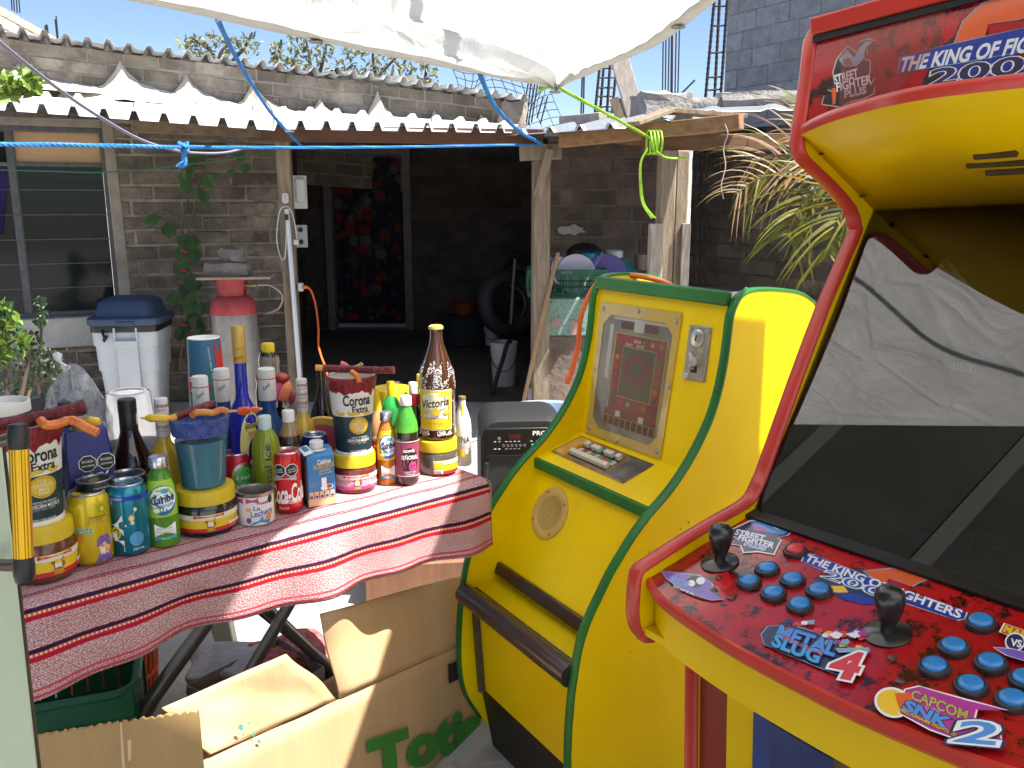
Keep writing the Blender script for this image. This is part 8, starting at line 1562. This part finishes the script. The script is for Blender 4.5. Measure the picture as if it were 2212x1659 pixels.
A_.text('2', (1830, 1540), (2045, 1560), (1880, 1425), lg_n, None, .12); A_.text('2', (1830, 1540), (2045, 1560), (1880, 1425), lg_w, None, .08); A_.text('2', (1830, 1540), (2045, 1560), (1880, 1425), lg_l, None, .02)
A_.outline([(2110, 888), (2330, 965), (2330, 1030), (2085, 935)], lg_o, lg_w, 9); A_.text('MARVEL', (2098, 932), (2330, 1012), (2116, 896), lg_y, lg_k, .04, .08); A_.outline(el(2165, 990, 48, 44), lg_n, lg_w, 8); A_.text('VS', (2140, 1010), (2198, 1022), (2146, 972), lg_w, None, .03); A_.outline([(2050, 1022), (2150, 1030), (2330, 1075), (2330, 1130), (2120, 1065)], lg_p, lg_w, 8)
A_.build('panel_art', cpn)
# screen bezel and glass
BZ0, BZ1 = PB + Vector((0, 0, .002)), aside(cC(1380, 1160), 0); bzd = (BZ1 - BZ0).normalized(); bzn = Vector((-bzd.z, 0, bzd.x))
def slab2(a, b, th, mat, name, n, off=0, y0=-AW, y1=0, par=arc):
 mb = MB(); vs = [a + n * (off - th), b + n * (off - th), b + n * off, a + n * off]; mb.hexa([(v.x, y0, v.z) for v in vs], [(v.x, y1, v.z) for v in vs]); return mb.build(name, mat, par, smooth=0)
bez = slab2(BZ0, BZ1, .01, M('bezel_black', (.010, .009, .008), .5), 'screen_bezel', bzn, -.004)
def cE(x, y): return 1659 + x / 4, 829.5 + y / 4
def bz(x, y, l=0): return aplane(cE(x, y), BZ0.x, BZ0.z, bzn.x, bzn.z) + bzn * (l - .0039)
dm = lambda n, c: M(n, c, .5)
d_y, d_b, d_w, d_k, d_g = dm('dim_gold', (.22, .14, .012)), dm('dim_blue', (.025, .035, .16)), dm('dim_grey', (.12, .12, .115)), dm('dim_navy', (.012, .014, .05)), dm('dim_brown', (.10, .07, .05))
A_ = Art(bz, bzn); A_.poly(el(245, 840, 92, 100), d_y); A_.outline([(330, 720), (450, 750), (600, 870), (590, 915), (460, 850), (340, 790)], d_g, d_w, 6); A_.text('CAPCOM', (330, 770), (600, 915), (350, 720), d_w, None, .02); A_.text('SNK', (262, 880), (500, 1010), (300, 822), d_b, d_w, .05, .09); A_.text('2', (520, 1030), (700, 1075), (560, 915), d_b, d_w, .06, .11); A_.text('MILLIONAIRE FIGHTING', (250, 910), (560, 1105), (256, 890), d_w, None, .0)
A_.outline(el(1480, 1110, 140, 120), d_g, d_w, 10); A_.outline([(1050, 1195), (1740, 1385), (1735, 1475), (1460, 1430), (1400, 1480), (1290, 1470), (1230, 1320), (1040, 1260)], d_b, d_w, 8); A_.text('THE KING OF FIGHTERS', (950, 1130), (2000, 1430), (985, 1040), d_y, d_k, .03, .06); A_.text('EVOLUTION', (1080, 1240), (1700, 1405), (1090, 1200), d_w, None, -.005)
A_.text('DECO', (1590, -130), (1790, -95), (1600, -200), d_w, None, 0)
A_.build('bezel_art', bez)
def glass_mat():
 m = bpy.data.materials.new('dark_screen_glass'); m.use_nodes = True; nt = m.node_tree; N = nt.nodes; L = nt.links; N.remove(N['Principled BSDF']); gl_ = N.new('ShaderNodeBsdfGlossy'); gl_.inputs['Roughness'].default_value = .006; gl_.inputs[0].default_value = (.95, .95, .97, 1)
 tr = N.new('ShaderNodeBsdfTransparent'); tr.inputs[0].default_value = (.55, .55, .52, 1); fr = N.new('ShaderNodeFresnel'); fr.inputs['IOR'].default_value = 2.0; mx = N.new('ShaderNodeMixShader'); L.new(fr.outputs[0], mx.inputs[0]); L.new(tr.outputs[0], mx.inputs[1]); L.new(gl_.outputs[0], mx.inputs[2]); L.new(mx.outputs[0], N['Material Output'].inputs[0]); return m
mb = MB(); mb.add([(BZ0.x, 0, BZ0.z), (BZ0.x, -AW, BZ0.z), (BZ1.x, -AW, BZ1.z), (BZ1.x, 0, BZ1.z)], [(0, 1, 2, 3)]); mb.build('screen_glass', glass_mat(), arc, smooth=0)
slab2(PB + Vector((-.017, 0, -.001)), PB + Vector((.013, 0, .007)), .004, M('black_rail', (.012, .012, .012), .35), 'glass_rail', Vector((-.26, 0, .96)), .002)
# hood underside with curved lip, marquee
lp0 = aside(cC(985, 735), 0); lipz = lp0.z
def onz(x, y, z): return aplane(cC(x, y), 0, z, 0, 1)
lip = [onz(*p, lipz) for p in ((985, 735), (1090, 684), (1250, 630), (1500, 566), (1800, 512), (2100, 468), (2212, 453))]
lp_ = [(p.x, p.y) for p in lip if p.y > -AW / 2 + .01]; lp_[0] = (lp0.x, 0); lp_ = lp_ + [(x, -AW - y) for x, y in reversed(lp_)]; lp_ = [(min(x, lp0.x), y) for x, y in curve2(lp_, 3)]
mb = MB(); n_ = len(lp_); vs = [(x, y, lipz) for x, y in lp_] + [(BZ1.x, y, BZ1.z + .004) for x, y in lp_]
mb.add(vs, [(i, i + 1, n_ + i + 1, n_ + i) for i in range(n_ - 1)]); hood = mb.build('hood_underside', ayl, arc, smooth=60, solid=.008)
mb = MB(); mb.add([v for x, y in lp_ for v in ((x - .002, y, lipz - .003), (x - .004, y, lipz + .004), (x - .004, y, lipz + .009), (x - .001, y, lipz + .012), (lp0.x + .04, y, lipz + .013))], [(5 * i + j, 5 * i + j + 1, 5 * i + 6 + j, 5 * i + 5 + j) for i in range(n_ - 1) for j in range(4)]); mb.build('hood_lip', ared, arc, smooth=60)
def hd(x, y):
 p0_ = hd0(x, y, lp0.x); return hd0(x, y, min(lp_, key=lambda q_: abs(q_[1] - p0_.y))[0])
def hd0(x, y, lx): d = Vector((BZ1.x - lx, 0, BZ1.z - lipz)).normalized(); n = Vector((-d.z, 0, d.x)); return aplane(cC(x, y), lx, lipz, n.x, n.z)
mb = MB()
for x0, y0, x1, y1 in ((1945, 845, 2175, 828), (1905, 895, 2330, 870), (2010, 936, 2330, 918)):
 a, b = hd(x0, y0), hd(x1, y1); o_ = Vector((-.001, 0, -.004)); mb.tube([a + o_, b + o_], .0045, 8)
for x, y in ((1095, 830), (1320, 1068)): p = hd(x, y); mb.lathe([(.0045, -.0065), (.0045, -.004), (.0001, -.004)], 10, o=p)
mb.build('vent_slot', M('slot_brown', (.06, .035, .01), .8), hood)
mqx = lp0.x + .006
MQ0, MQ1 = Vector((mqx, 0, lipz + .012)), Vector((mqx + .02, 0, zt_p - .014)); mqd = (MQ1 - MQ0).normalized(); mqn = Vector((-mqd.z, 0, mqd.x))
def mq(x, y): return aplane(cC(x, y), MQ0.x, MQ0.z, mqn.x, mqn.z)
mqp = slab2(MQ0, MQ1, .006, marb, 'marquee', mqn, 0, -AW, 0)
A_ = Art(mq, mqn)
A_.outline([(1180, 330), (1240, 258), (1290, 300), (1300, 240), (1345, 218), (1385, 228), (1340, 262), (1345, 300), (1330, 330), (1362, 342), (1358, 400), (1345, 425), (1382, 432), (1360, 470), (1385, 480), (1380, 516), (1320, 545), (1250, 560), (1200, 590), (1098, 575), (1112, 525), (1170, 510), (1130, 495), (1170, 468), (1160, 400)], lg_k, M('logo_tan', (.45, .40, .38), .4), 7)
A_.poly([(1190, 330), (1235, 275), (1275, 320), (1305, 260), (1345, 226), (1375, 234), (1335, 262), (1330, 320), (1290, 365), (1220, 370)], lg_t); A_.poly([(1210, 330), (1250, 320), (1270, 360), (1225, 365)], M('logo_dusk', (.20, .08, .09), .4)); A_.poly([(1150, 490), (1178, 486), (1172, 575), (1155, 580)], lg_o)
A_.text('STREET', (1168, 465), (1300, 425), (1160, 420), lg_w, lg_k, .03, .07, .1); A_.text('FIGHTER', (1180, 508), (1372, 462), (1172, 462), lg_w, lg_k, .03, .07, .1); A_.text('PLUS', (1225, 542), (1345, 516), (1218, 505), lg_t, lg_w, .0, .04, .1)
A_.poly([(1650, 470), (1690, 380), (1760, 260), (1860, 170), (1900, 260), (1900, 480), (1700, 500)], lg_k)
A_.outline([(1830, 240), (1880, 120), (1990, 20), (2130, -20), (2330, -60), (2330, 60), (2180, 110), (2020, 130), (2000, 200)], lg_o, lg_t, 8)
A_.poly(el(1980, 370, 250, 120), lg_b); A_.outline([(1535, 318), (1640, 286), (1900, 228), (2330, 130), (2330, 262), (1900, 340), (1520, 405)], lg_b, lg_t, 6)
A_.text('THE KING OF FIGHTERS', (1530, 398), (2560, 236), (1546, 322), lg_w, lg_c, .03, .05, .15)
A_.text('2001', (1690, 478), (2330, 386), (1708, 388), lg_w, None, .05); A_.text('2001', (1690, 478), (2330, 386), (1708, 388), lg_n, None, .02); A_.poly([(1780, 490), (1790, 468), (1830, 462), (1850, 470), (1838, 484)], lg_y)
A_.poly([(1190, 620), (1215, 215), (1790, 45), (1770, 220), (1480, 548)], M('faded_film', (.32, .08, .07), .3, alpha=.35, coat=.6)); A_.build('marquee_art', mqp)
mb = MB(); mb.box((MQ1.x - .006, -AW / 2, MQ1.z + .001), (.022, AW, .024), rotm(0, 0, -.2)); mb.build('marquee_rail', ared, arc, bevel=.003)
mb = MB(); mb.box((MQ1.x - .004, -AW / 2, MQ1.z - .017), (.012, AW, .009)); mb.build('marquee_gasket', blk, arc)
mb = MB(); mb.box((xt + .18, -AW / 2, zt_p - .006), (.33, AW, .012)); mb.build('top_board', ayl, arc); mb = MB(); mb.box((xt + .335, -AW / 2, .78), (.012, AW, 1.55)); mb.build('back_board', ayl, arc)
# lower front: dark red recess, yellow frame, blue coin door
def lowp(x, y): return aplane(cD(x, y), xl, 0, 1, 0)
yr0, yr1 = lowp(405, 1200).y, lowp(590, 1300).y; yb = lowp(745, 1400).y; zb_top = lowp(748, 1265).z
mb = MB(); mb.box((xl + .012, (yr0 + yr1) / 2, .395), (.012, abs(yr1 - yr0), .79)); mb.build('side_recess', M('dark_red_panel', (.22, .018, .008), .45), arc)
mb = MB(); mb.box((xl + .010, yr0 / 2, .395), (.016, abs(yr0), .79)); mb.build('front_stile', ayl, arc)
mb = MB(); mb.box((xl + .004, (yr1 - AW) / 2, .395), (.022, AW + yr1, .79)); mb.build('lower_front', ayl, arc)
nav = M('coin_door_blue', (.012, .04, .20), .4, c2=(.02, .06, .26), sc=8, c3=(.08, .12, .26), sc3=40, lo3=.70, hi3=.74)
mb = MB(); mb.box((xl - .009, (yb - AW + .08) / 2, zb_top / 2), (.006, AW - .08 + yb, zb_top)); cdn = mb.build('coin_door', nav, arc, bevel=.002)
p = lowp(850, 1385); mb = MB(); mb.box((xl - .0135, (p.y - AW + .10) / 2, p.z / 2), (.004, AW - .10 + p.y, p.z)); mb.build('inner_door', M('coin_door_dark', (.010, .03, .14), .35, c2=(.02, .05, .19), sc=14), cdn, bevel=.002)
mb = MB(); p = lowp(785, 1300); mb.lathe([(.010, 0), (.009, .003), (.0001, .005)], 16, mat=Matrix.Rotation(R(-90), 3, 'Y'), o=(xl - .012, p.y, p.z)); mb.build('bolt', M('silver_bolt', (.55, .58, .50), .25, .9), cdn)
mb = MB(); p = lowp(1290, 1620); mb.lathe([(.016, 0), (.014, .010), (.0001, .012)], 16, mat=Matrix.Rotation(R(-90), 3, 'Y'), o=(xl - .016, p.y, p.z)); mb.build('lock', M('brass_lock', (.10, .08, .03), .4, .6), cdn)
# ------------------------------------------------------------------ cardboard boxes, crates and the post in the foreground
zB = .36; K0 = on(734, 1511, zB); rdir = (on(975, 1404, .27) - K0); rdir.z = 0; rdir.normalize(); ldir = Vector((-rdir.y, rdir.x, 0))
bxt = thing('cardboard_box', 'big open cardboard box with green lettering, leaning by the slot machine', 'cardboard box', (K0.x, K0.y, 0))
def bp3(s, w, z): return Vector((K0.x, K0.y, 0)) + rdir * s + ldir * w + Vector((0, 0, z * (1 - .6 * s)))
def sheet(mb, pts, th=.004, n=10, wob=.003, seed=0):
 rr = random.Random(seed); a, b, c, d = [Vector(p) for p in pts]; nn = (b - a).cross(d - a).normalized(); ph = rr.uniform(0, 6)
 vs = [[(a.lerp(b, i / n)).lerp(d.lerp(c, i / n), j / n) + nn * (wob * math.sin(i * .9 + ph) * math.sin(j * .7 + ph)) for i in range(n + 1)] for j in range(n + 1)]
 fl_ = [p for r_ in vs for p in r_]; w = n + 1; mb.add(fl_, [(j * w + i, j * w + i + 1, (j + 1) * w + i + 1, (j + 1) * w + i) for j in range(n) for i in range(n)])
def fluted(name, pts, par, mat=None, seed=0, wob=.003): mb = MB(); sheet(mb, pts, seed=seed, wob=wob); return mb.build(name, mat or card2, par, world=True, solid=.005, smooth=60)
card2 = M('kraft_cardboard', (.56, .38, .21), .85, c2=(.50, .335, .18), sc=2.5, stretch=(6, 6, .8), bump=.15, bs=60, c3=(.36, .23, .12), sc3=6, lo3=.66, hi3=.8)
fr_ = fluted('front_wall', [bp3(-.36, 0, 0), bp3(.62, 0, 0), bp3(.62, 0, zB), bp3(-.36, 0, zB)], bxt, seed=1, wob=.0005)
fluted('back_wall', [bp3(-.36, .34, 0), bp3(.62, .34, 0), bp3(.62, .34, .16), bp3(-.36, .34, .16)], bxt, seed=2); fluted('end_wall', [bp3(.62, .004, 0), bp3(.62, .34, 0), bp3(.62, .34, .16), bp3(.62, .004, .3)], bxt, seed=3); fluted('end_wall', [bp3(-.36, .004, 0), bp3(-.36, .34, 0), bp3(-.36, .34, .16), bp3(-.36, .004, .3)], bxt, seed=4)
ft1 = pln(690, 1326, bp3(0, .02, 0), ldir); ft2 = pln(988, 1246, bp3(0, .02, 0), ldir); hr = bp3((ft2 - bp3(0, 0, 0)).dot(rdir) + .10, .001, zB); ft2 = ft2 + (ft2 - ft1) * .32
fluted('flap', [bp3(.0, .001, zB + .003), hr, ft2, ft1], bxt, seed=5, wob=.004)
fl3, fl4 = on(622, 1412, .53), on(345, 1531, .53); fl1 = bp3(-.006, .001, zB + .004); fl2 = bp3(-.33, .001, zB + .004)
fluted('flap', [fl2, fl1, fl3, fl4], bxt, seed=6, wob=.006)
def onbox(u, v): return pln(u, v, bp3(0, -.006, 0), ldir)
O_, X_, Y_ = onbox(806, 1692), onbox(1034, 1597), onbox(800, 1632)
grn_ink = M('green_ink', (.035, .26, .03), .8, c2=(.06, .20, .03), sc=30); inv = REC[bxt].inverted()
mb = MB(); O2, X2, Y2 = inv @ O_, inv @ X_ - inv @ O_, inv @ Y_ - inv @ O_
mb.text('Totis', O2, X2, Y2 * 1.45, lift=.004, off=.06); mb.build('lettering', grn_ink, bxt, smooth=0)
mb = MB(); a = [inv @ onbox(*p) for p in ((968, 1435), (990, 1428), (992, 1466), (970, 1478))]; mb.add(a, [(0, 1, 2, 3)]); mb.build('hand_hole', M('hole_dark', (.02, .012, .01), .9), bxt, smooth=0)
rr = random.Random(8); fln = (fl1 - fl2).cross(fl3 - fl2).normalized(); fln = fln if fln.y < 0 else -fln
mb = MB()
for u, v, rx, ry in ((520, 1572, 7, 10), (548, 1588, 4, 6), (560, 1602, 6, 5), (537, 1562, 3, 3)):
 pl_ = []
 for a in range(12):
  f_ = rr.uniform(.5, 1.1); P = pln(u + rx * f_ * math.cos(a / 12 * 6.28), v + ry * f_ * math.sin(a / 12 * 6.28), fl1 + fln * .009, fln); pl_.append(inv @ P)
 mb.add(pl_, [tuple(range(12))])
mb.build('paint_spot', M('teal_paint', (.08, .30, .28), .7), bxt, smooth=0)
# second box, nearer, at the left
P1, P2_ = on(86, 1590, .55), on(430, 1536, .55); b2d = (P2_ - P1); b2d.z = 0; b2l = b2d.length; b2d.normalize(); b2n = Vector((-b2d.y, b2d.x, 0)); b2o = Vector((P1.x, P1.y, 0))
bx2 = thing('cardboard_box', 'shaded cardboard box with a torn top edge at the bottom left', 'cardboard box', b2o)
def q3(s, w, z): return b2o + b2d * s + b2n * w + Vector((0, 0, z))
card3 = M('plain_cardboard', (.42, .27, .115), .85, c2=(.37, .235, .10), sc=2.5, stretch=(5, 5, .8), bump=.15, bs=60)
mb = MB(); n = 60; rr = random.Random(3); vs = []
for i in range(n + 1):
 s = -.02 + (b2l + .02) * i / n; zt_ = .55 + .002 * math.sin(i * 2.1) + rr.uniform(-.0012, .0012); zt_ += (P2_.z - P1.z) * i / n
 vs += [q3(s, 0, 0), q3(s, .0004 * math.sin(i * 3), zt_), q3(s, .006, 0), q3(s, .006, zt_ + rr.uniform(-.001, .001))]
mb.add(vs, [(4 * i, 4 * i + 4, 4 * i + 5, 4 * i + 1) for i in range(n)] + [(4 * i + 2, 4 * i + 3, 4 * i + 7, 4 * i + 6) for i in range(n)] + [(4 * i + 1, 4 * i + 5, 4 * i + 7, 4 * i + 3) for i in range(n)] + [(4 * n, 4 * n + 2, 4 * n + 3, 4 * n + 1)])
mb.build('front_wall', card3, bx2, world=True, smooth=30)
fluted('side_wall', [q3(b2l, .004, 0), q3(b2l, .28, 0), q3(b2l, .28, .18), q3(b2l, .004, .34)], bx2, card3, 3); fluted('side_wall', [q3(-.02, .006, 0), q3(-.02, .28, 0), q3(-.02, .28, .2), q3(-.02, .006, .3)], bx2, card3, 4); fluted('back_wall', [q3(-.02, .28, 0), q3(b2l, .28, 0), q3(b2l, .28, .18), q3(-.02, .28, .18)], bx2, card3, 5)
mb = MB()
def tear(u, v): return pln(u, v, q3(0, -.0012, 0), b2n)
mb.add([tear(*p) for p in ((259, 1562), (263, 1558), (266, 1600), (270, 1659), (264, 1659), (261, 1610))], [tuple(range(6))]); mb.add([tear(*p) for p in ((275, 1600), (284, 1596), (283, 1640), (277, 1645))], [(0, 1, 2, 3)]); mb.build('torn_paper', M('torn_kraft', (.60, .45, .26), .9), bx2, world=True, smooth=0)
# box behind: dark brown carton piece and red net in an open carton under the table
p = at(880, 1245, 2.75); b4 = thing('cardboard_box', 'dark brown carton standing behind the lettered box', 'cardboard box', (p.x, p.y, 0)); zt4 = at(790, 1226, 2.7).z
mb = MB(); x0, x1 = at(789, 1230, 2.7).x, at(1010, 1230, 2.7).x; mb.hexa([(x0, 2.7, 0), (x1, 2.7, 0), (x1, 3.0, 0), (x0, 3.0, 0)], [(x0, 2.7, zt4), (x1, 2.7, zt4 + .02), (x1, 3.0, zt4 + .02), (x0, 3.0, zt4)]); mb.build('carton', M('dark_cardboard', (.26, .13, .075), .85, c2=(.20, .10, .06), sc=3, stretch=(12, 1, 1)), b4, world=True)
trb = thing('litter_carton', 'low open carton of crumpled paper and red netting under the table', 'carton', at(560, 1500, 2.1)); c4 = [on(405, 1480, .16), on(600, 1380, .16), on(700, 1440, .16), on(520, 1540, .16)]
for i, nm in enumerate(('rim_wall', 'rim_wall', 'rim_wall', 'rim_wall')):
 a, b = c4[i], c4[(i + 1) % 4]; mb = MB(); sheet(mb, [Vector((a.x, a.y, 0)), Vector((b.x, b.y, 0)), b, a], n=6, wob=.004, seed=i); mb.build('rim_wall', M('grey_carton', (.24, .19, .16), .9, var=.3), trb, world=True, solid=.004)
tag(rock(on(610, 1452, .08), (.26, .20, .14), .5, 41, rough=.5).build('red_netting', sub=1, smooth=180, mats= M('red_net', (.30, .02, .03), .8, c2=(.50, .22, .22), sc=40, bump=1, bs=120)), 'crumpled red netting spilling from the litter carton', 'netting')
tag(rock(on(490, 1462, .09), (.20, .16, .13), .2, 42, rough=.6).build('paper_bag', sub=1, smooth=180, mats= M('greyish_film', (.42, .42, .45), .4, var=.3, bump=.8, bs=30)), 'crumpled pale plastic bag in the litter carton', 'bag')
mb = MB(); rr = random.Random(4); c_ = on(644, 1530, .14); mb.add(rock((0, 0, 0), (.08, .06, .05), .3, 43, rough=.4).v, rock((0, 0, 0), (.08, .06, .05), .3, 43, rough=.4).f); mb.v = [Vector(v) + c_ for v in mb.v]; tag(mb.build('snack_bag', M('black_foil_bag', (.03, .025, .03), .3, .3, c2=(.35, .33, .36), sc=25, lo=.5, hi=.6)), 'small shiny black and silver snack bag by the box corner', 'snack bag')
# stool under the table
st_m = M('grey_green_plastic', (.40, .43, .36), .45, var=.12); so_ = on(492, 1412, 0); stl_ = thing('plastic_stool', 'pale green grey plastic stool standing under the table', 'stool', so_)
lp2 = on(308, 1452, 0)
for g, hz_ in ((so_, .40), (so_ + Vector((.02, .30, 0)), .40), (lp2, .40), (lp2 + Vector((.02, .30, 0)), .40)):
 s_ = 1 if g.x > -1.0 and (g - so_).length < .35 else -1; mb = MB(); t_ = g + Vector((-s_ * .06, 0, hz_))
 mb.hexa([g + Vector((-.028, -.01, 0)), g + Vector((.028, -.01, 0)), g + Vector((.028, .03, 0)), g + Vector((-.028, .03, 0))], [t_ + Vector((-.04, -.01, 0)), t_ + Vector((.04, -.01, 0)), t_ + Vector((.04, .03, 0)), t_ + Vector((-.04, .03, 0))]); mb.box(g + Vector((0, -.002, .012)), (.07, .05, .024)); mb.build('leg', st_m, stl_, world=True, bevel=.004)
mb = MB(); cc = (so_ + lp2) / 2 + Vector((.0, .15, .41)); mb.box(cc, ((so_ - lp2).length * .92, .36, .025), rotm(math.atan2((so_ - lp2).y, (so_ - lp2).x))); mb.build('seat', st_m, stl_, world=True, bevel=.012)
# green crate and orange basket
gp = on(160, 1530, .28); gcr = thing('plastic_crate', 'dark green plastic crate behind the near cardboard box', 'crate', (gp.x - .06, gp.y + .10, 0), .35); mb = MB(); crate_mesh(mb, .28, .24, .30, 8, 3); mb.build('frame', M('deep_green_crate', (.012, .12, .05), .45, var=.2), gcr)
mb = MB(); mb.tube([(x, y, .30) for x, y, z in rsq(.29, .25, .05, 0)] + [(.145, .075, .30)], .010, 6); mb.build('rim', MATS['deep_green_crate'], gcr)
op_ = on(140, 1500, .30); ob = thing('laundry_basket', 'orange slatted plastic basket behind the green crate', 'basket', (op_.x - .10, op_.y + .40, 0)); mb = MB(); orng = M('orange_basket', (.60, .09, .02), .5, var=.2); n = 40
for i in range(n): a = i / n * 6.283; mb.tube([(.10 * math.cos(a), .10 * math.sin(a), .0), (.13 * math.cos(a), .13 * math.sin(a), .36)], .008, 5)
for z in (.01, .12, .24, .35): r_ = .10 + .03 * z / .36; mb.tube([(r_ * math.cos(i / 32 * 6.283), r_ * math.sin(i / 32 * 6.283), z) for i in range(33)], .010, 6)
mb.build('slats', orng, ob)
# pale green post with a golden handle, right at the camera's left
pg = M('pale_green_paint', (.50, .56, .40), .6, c2=(.44, .50, .36), sc=4, c3=(.05, .045, .03), sc3=34, lo3=.70, hi3=.73, stretch=(3, 3, .7)); po = thing('door_post', 'pale green painted wooden post with a golden grip at the left edge', 'post', at(20, 1300, .92))
a, b, c, d = at(-60, 950, .98), at(4, 940, .98), at(88, 1700, .93), at(-60, 1700, .93); a2, b2, c2_, d2 = [p_ + Vector((-.045, .04, 0)) for p_ in (a, b, c, d)]
mb = MB(); mb.add([a, b, c, d, a2, b2, c2_, d2], [(3, 2, 1, 0), (4, 5, 6, 7), (0, 1, 5, 4), (1, 2, 6, 5), (2, 3, 7, 6), (3, 0, 4, 7)]); mb.build('post', pg, po, world=True, bevel=.004)
mb = MB(); e_ = [at(4, 945, .985), at(10, 945, .985), at(94, 1700, .935), at(86, 1700, .935)]; mb.add(e_ + [p_ + Vector((-.04, .035, 0)) for p_ in e_], [(3, 2, 1, 0), (0, 1, 5, 4), (1, 2, 6, 5), (2, 3, 7, 6), (3, 0, 4, 7)]); mb.build('edge_strip', M('brown_edge', (.12, .075, .04), .8, var=.4), po, world=True)
ha, hb_ = at(40, 945, .86), at(52, 1228, .84); gold = M('gold_anodised', (.62, .36, .02), .28, .75, c3=(.20, .24, .12), sc3=16, lo3=.66, hi3=.72)
mb = MB(); ax = (hb_ - ha).normalized(); s1 = ax.cross(Vector((0, 1, 0))).normalized(); s2 = ax.cross(s1); n = 48; rr_ = 20 * px(ha); vs = []
for i in range(9):
 p = ha.lerp(hb_, i / 8)
 for j in range(n): g_ = j / n * 6.283; r_ = rr_ * (1 if j % 3 else .94); vs.append(p + s1 * r_ * math.cos(g_) + s2 * r_ * math.sin(g_))
mb.add(vs, [(i * n + j, i * n + (j + 1) % n, (i + 1) * n + (j + 1) % n, (i + 1) * n + j) for i in range(8) for j in range(n)]); gp_ = mb.build('grip', gold, po, world=True, smooth=20)
for p, tgt in ((ha, at(-30, 960, .95)), (hb_, at(-30, 1215, .95))):
 mb = MB(); sg = -1 if p is ha else 1; mb.lathe([(rr_ * 1.02, -.012), (rr_ * 1.1, -.004), (rr_ * 1.1, .006), (rr_ * .9, .014), (.0001, .016)], 24, mat=Matrix((s1, s2, ax * sg)).transposed(), o=p); mb.tube(curve([p + Vector((-.005, .01, 0)), p.lerp(tgt, .5), tgt], 5), rr_ * .7, 10); mb.build('bracket', blk, gp_, world=True)
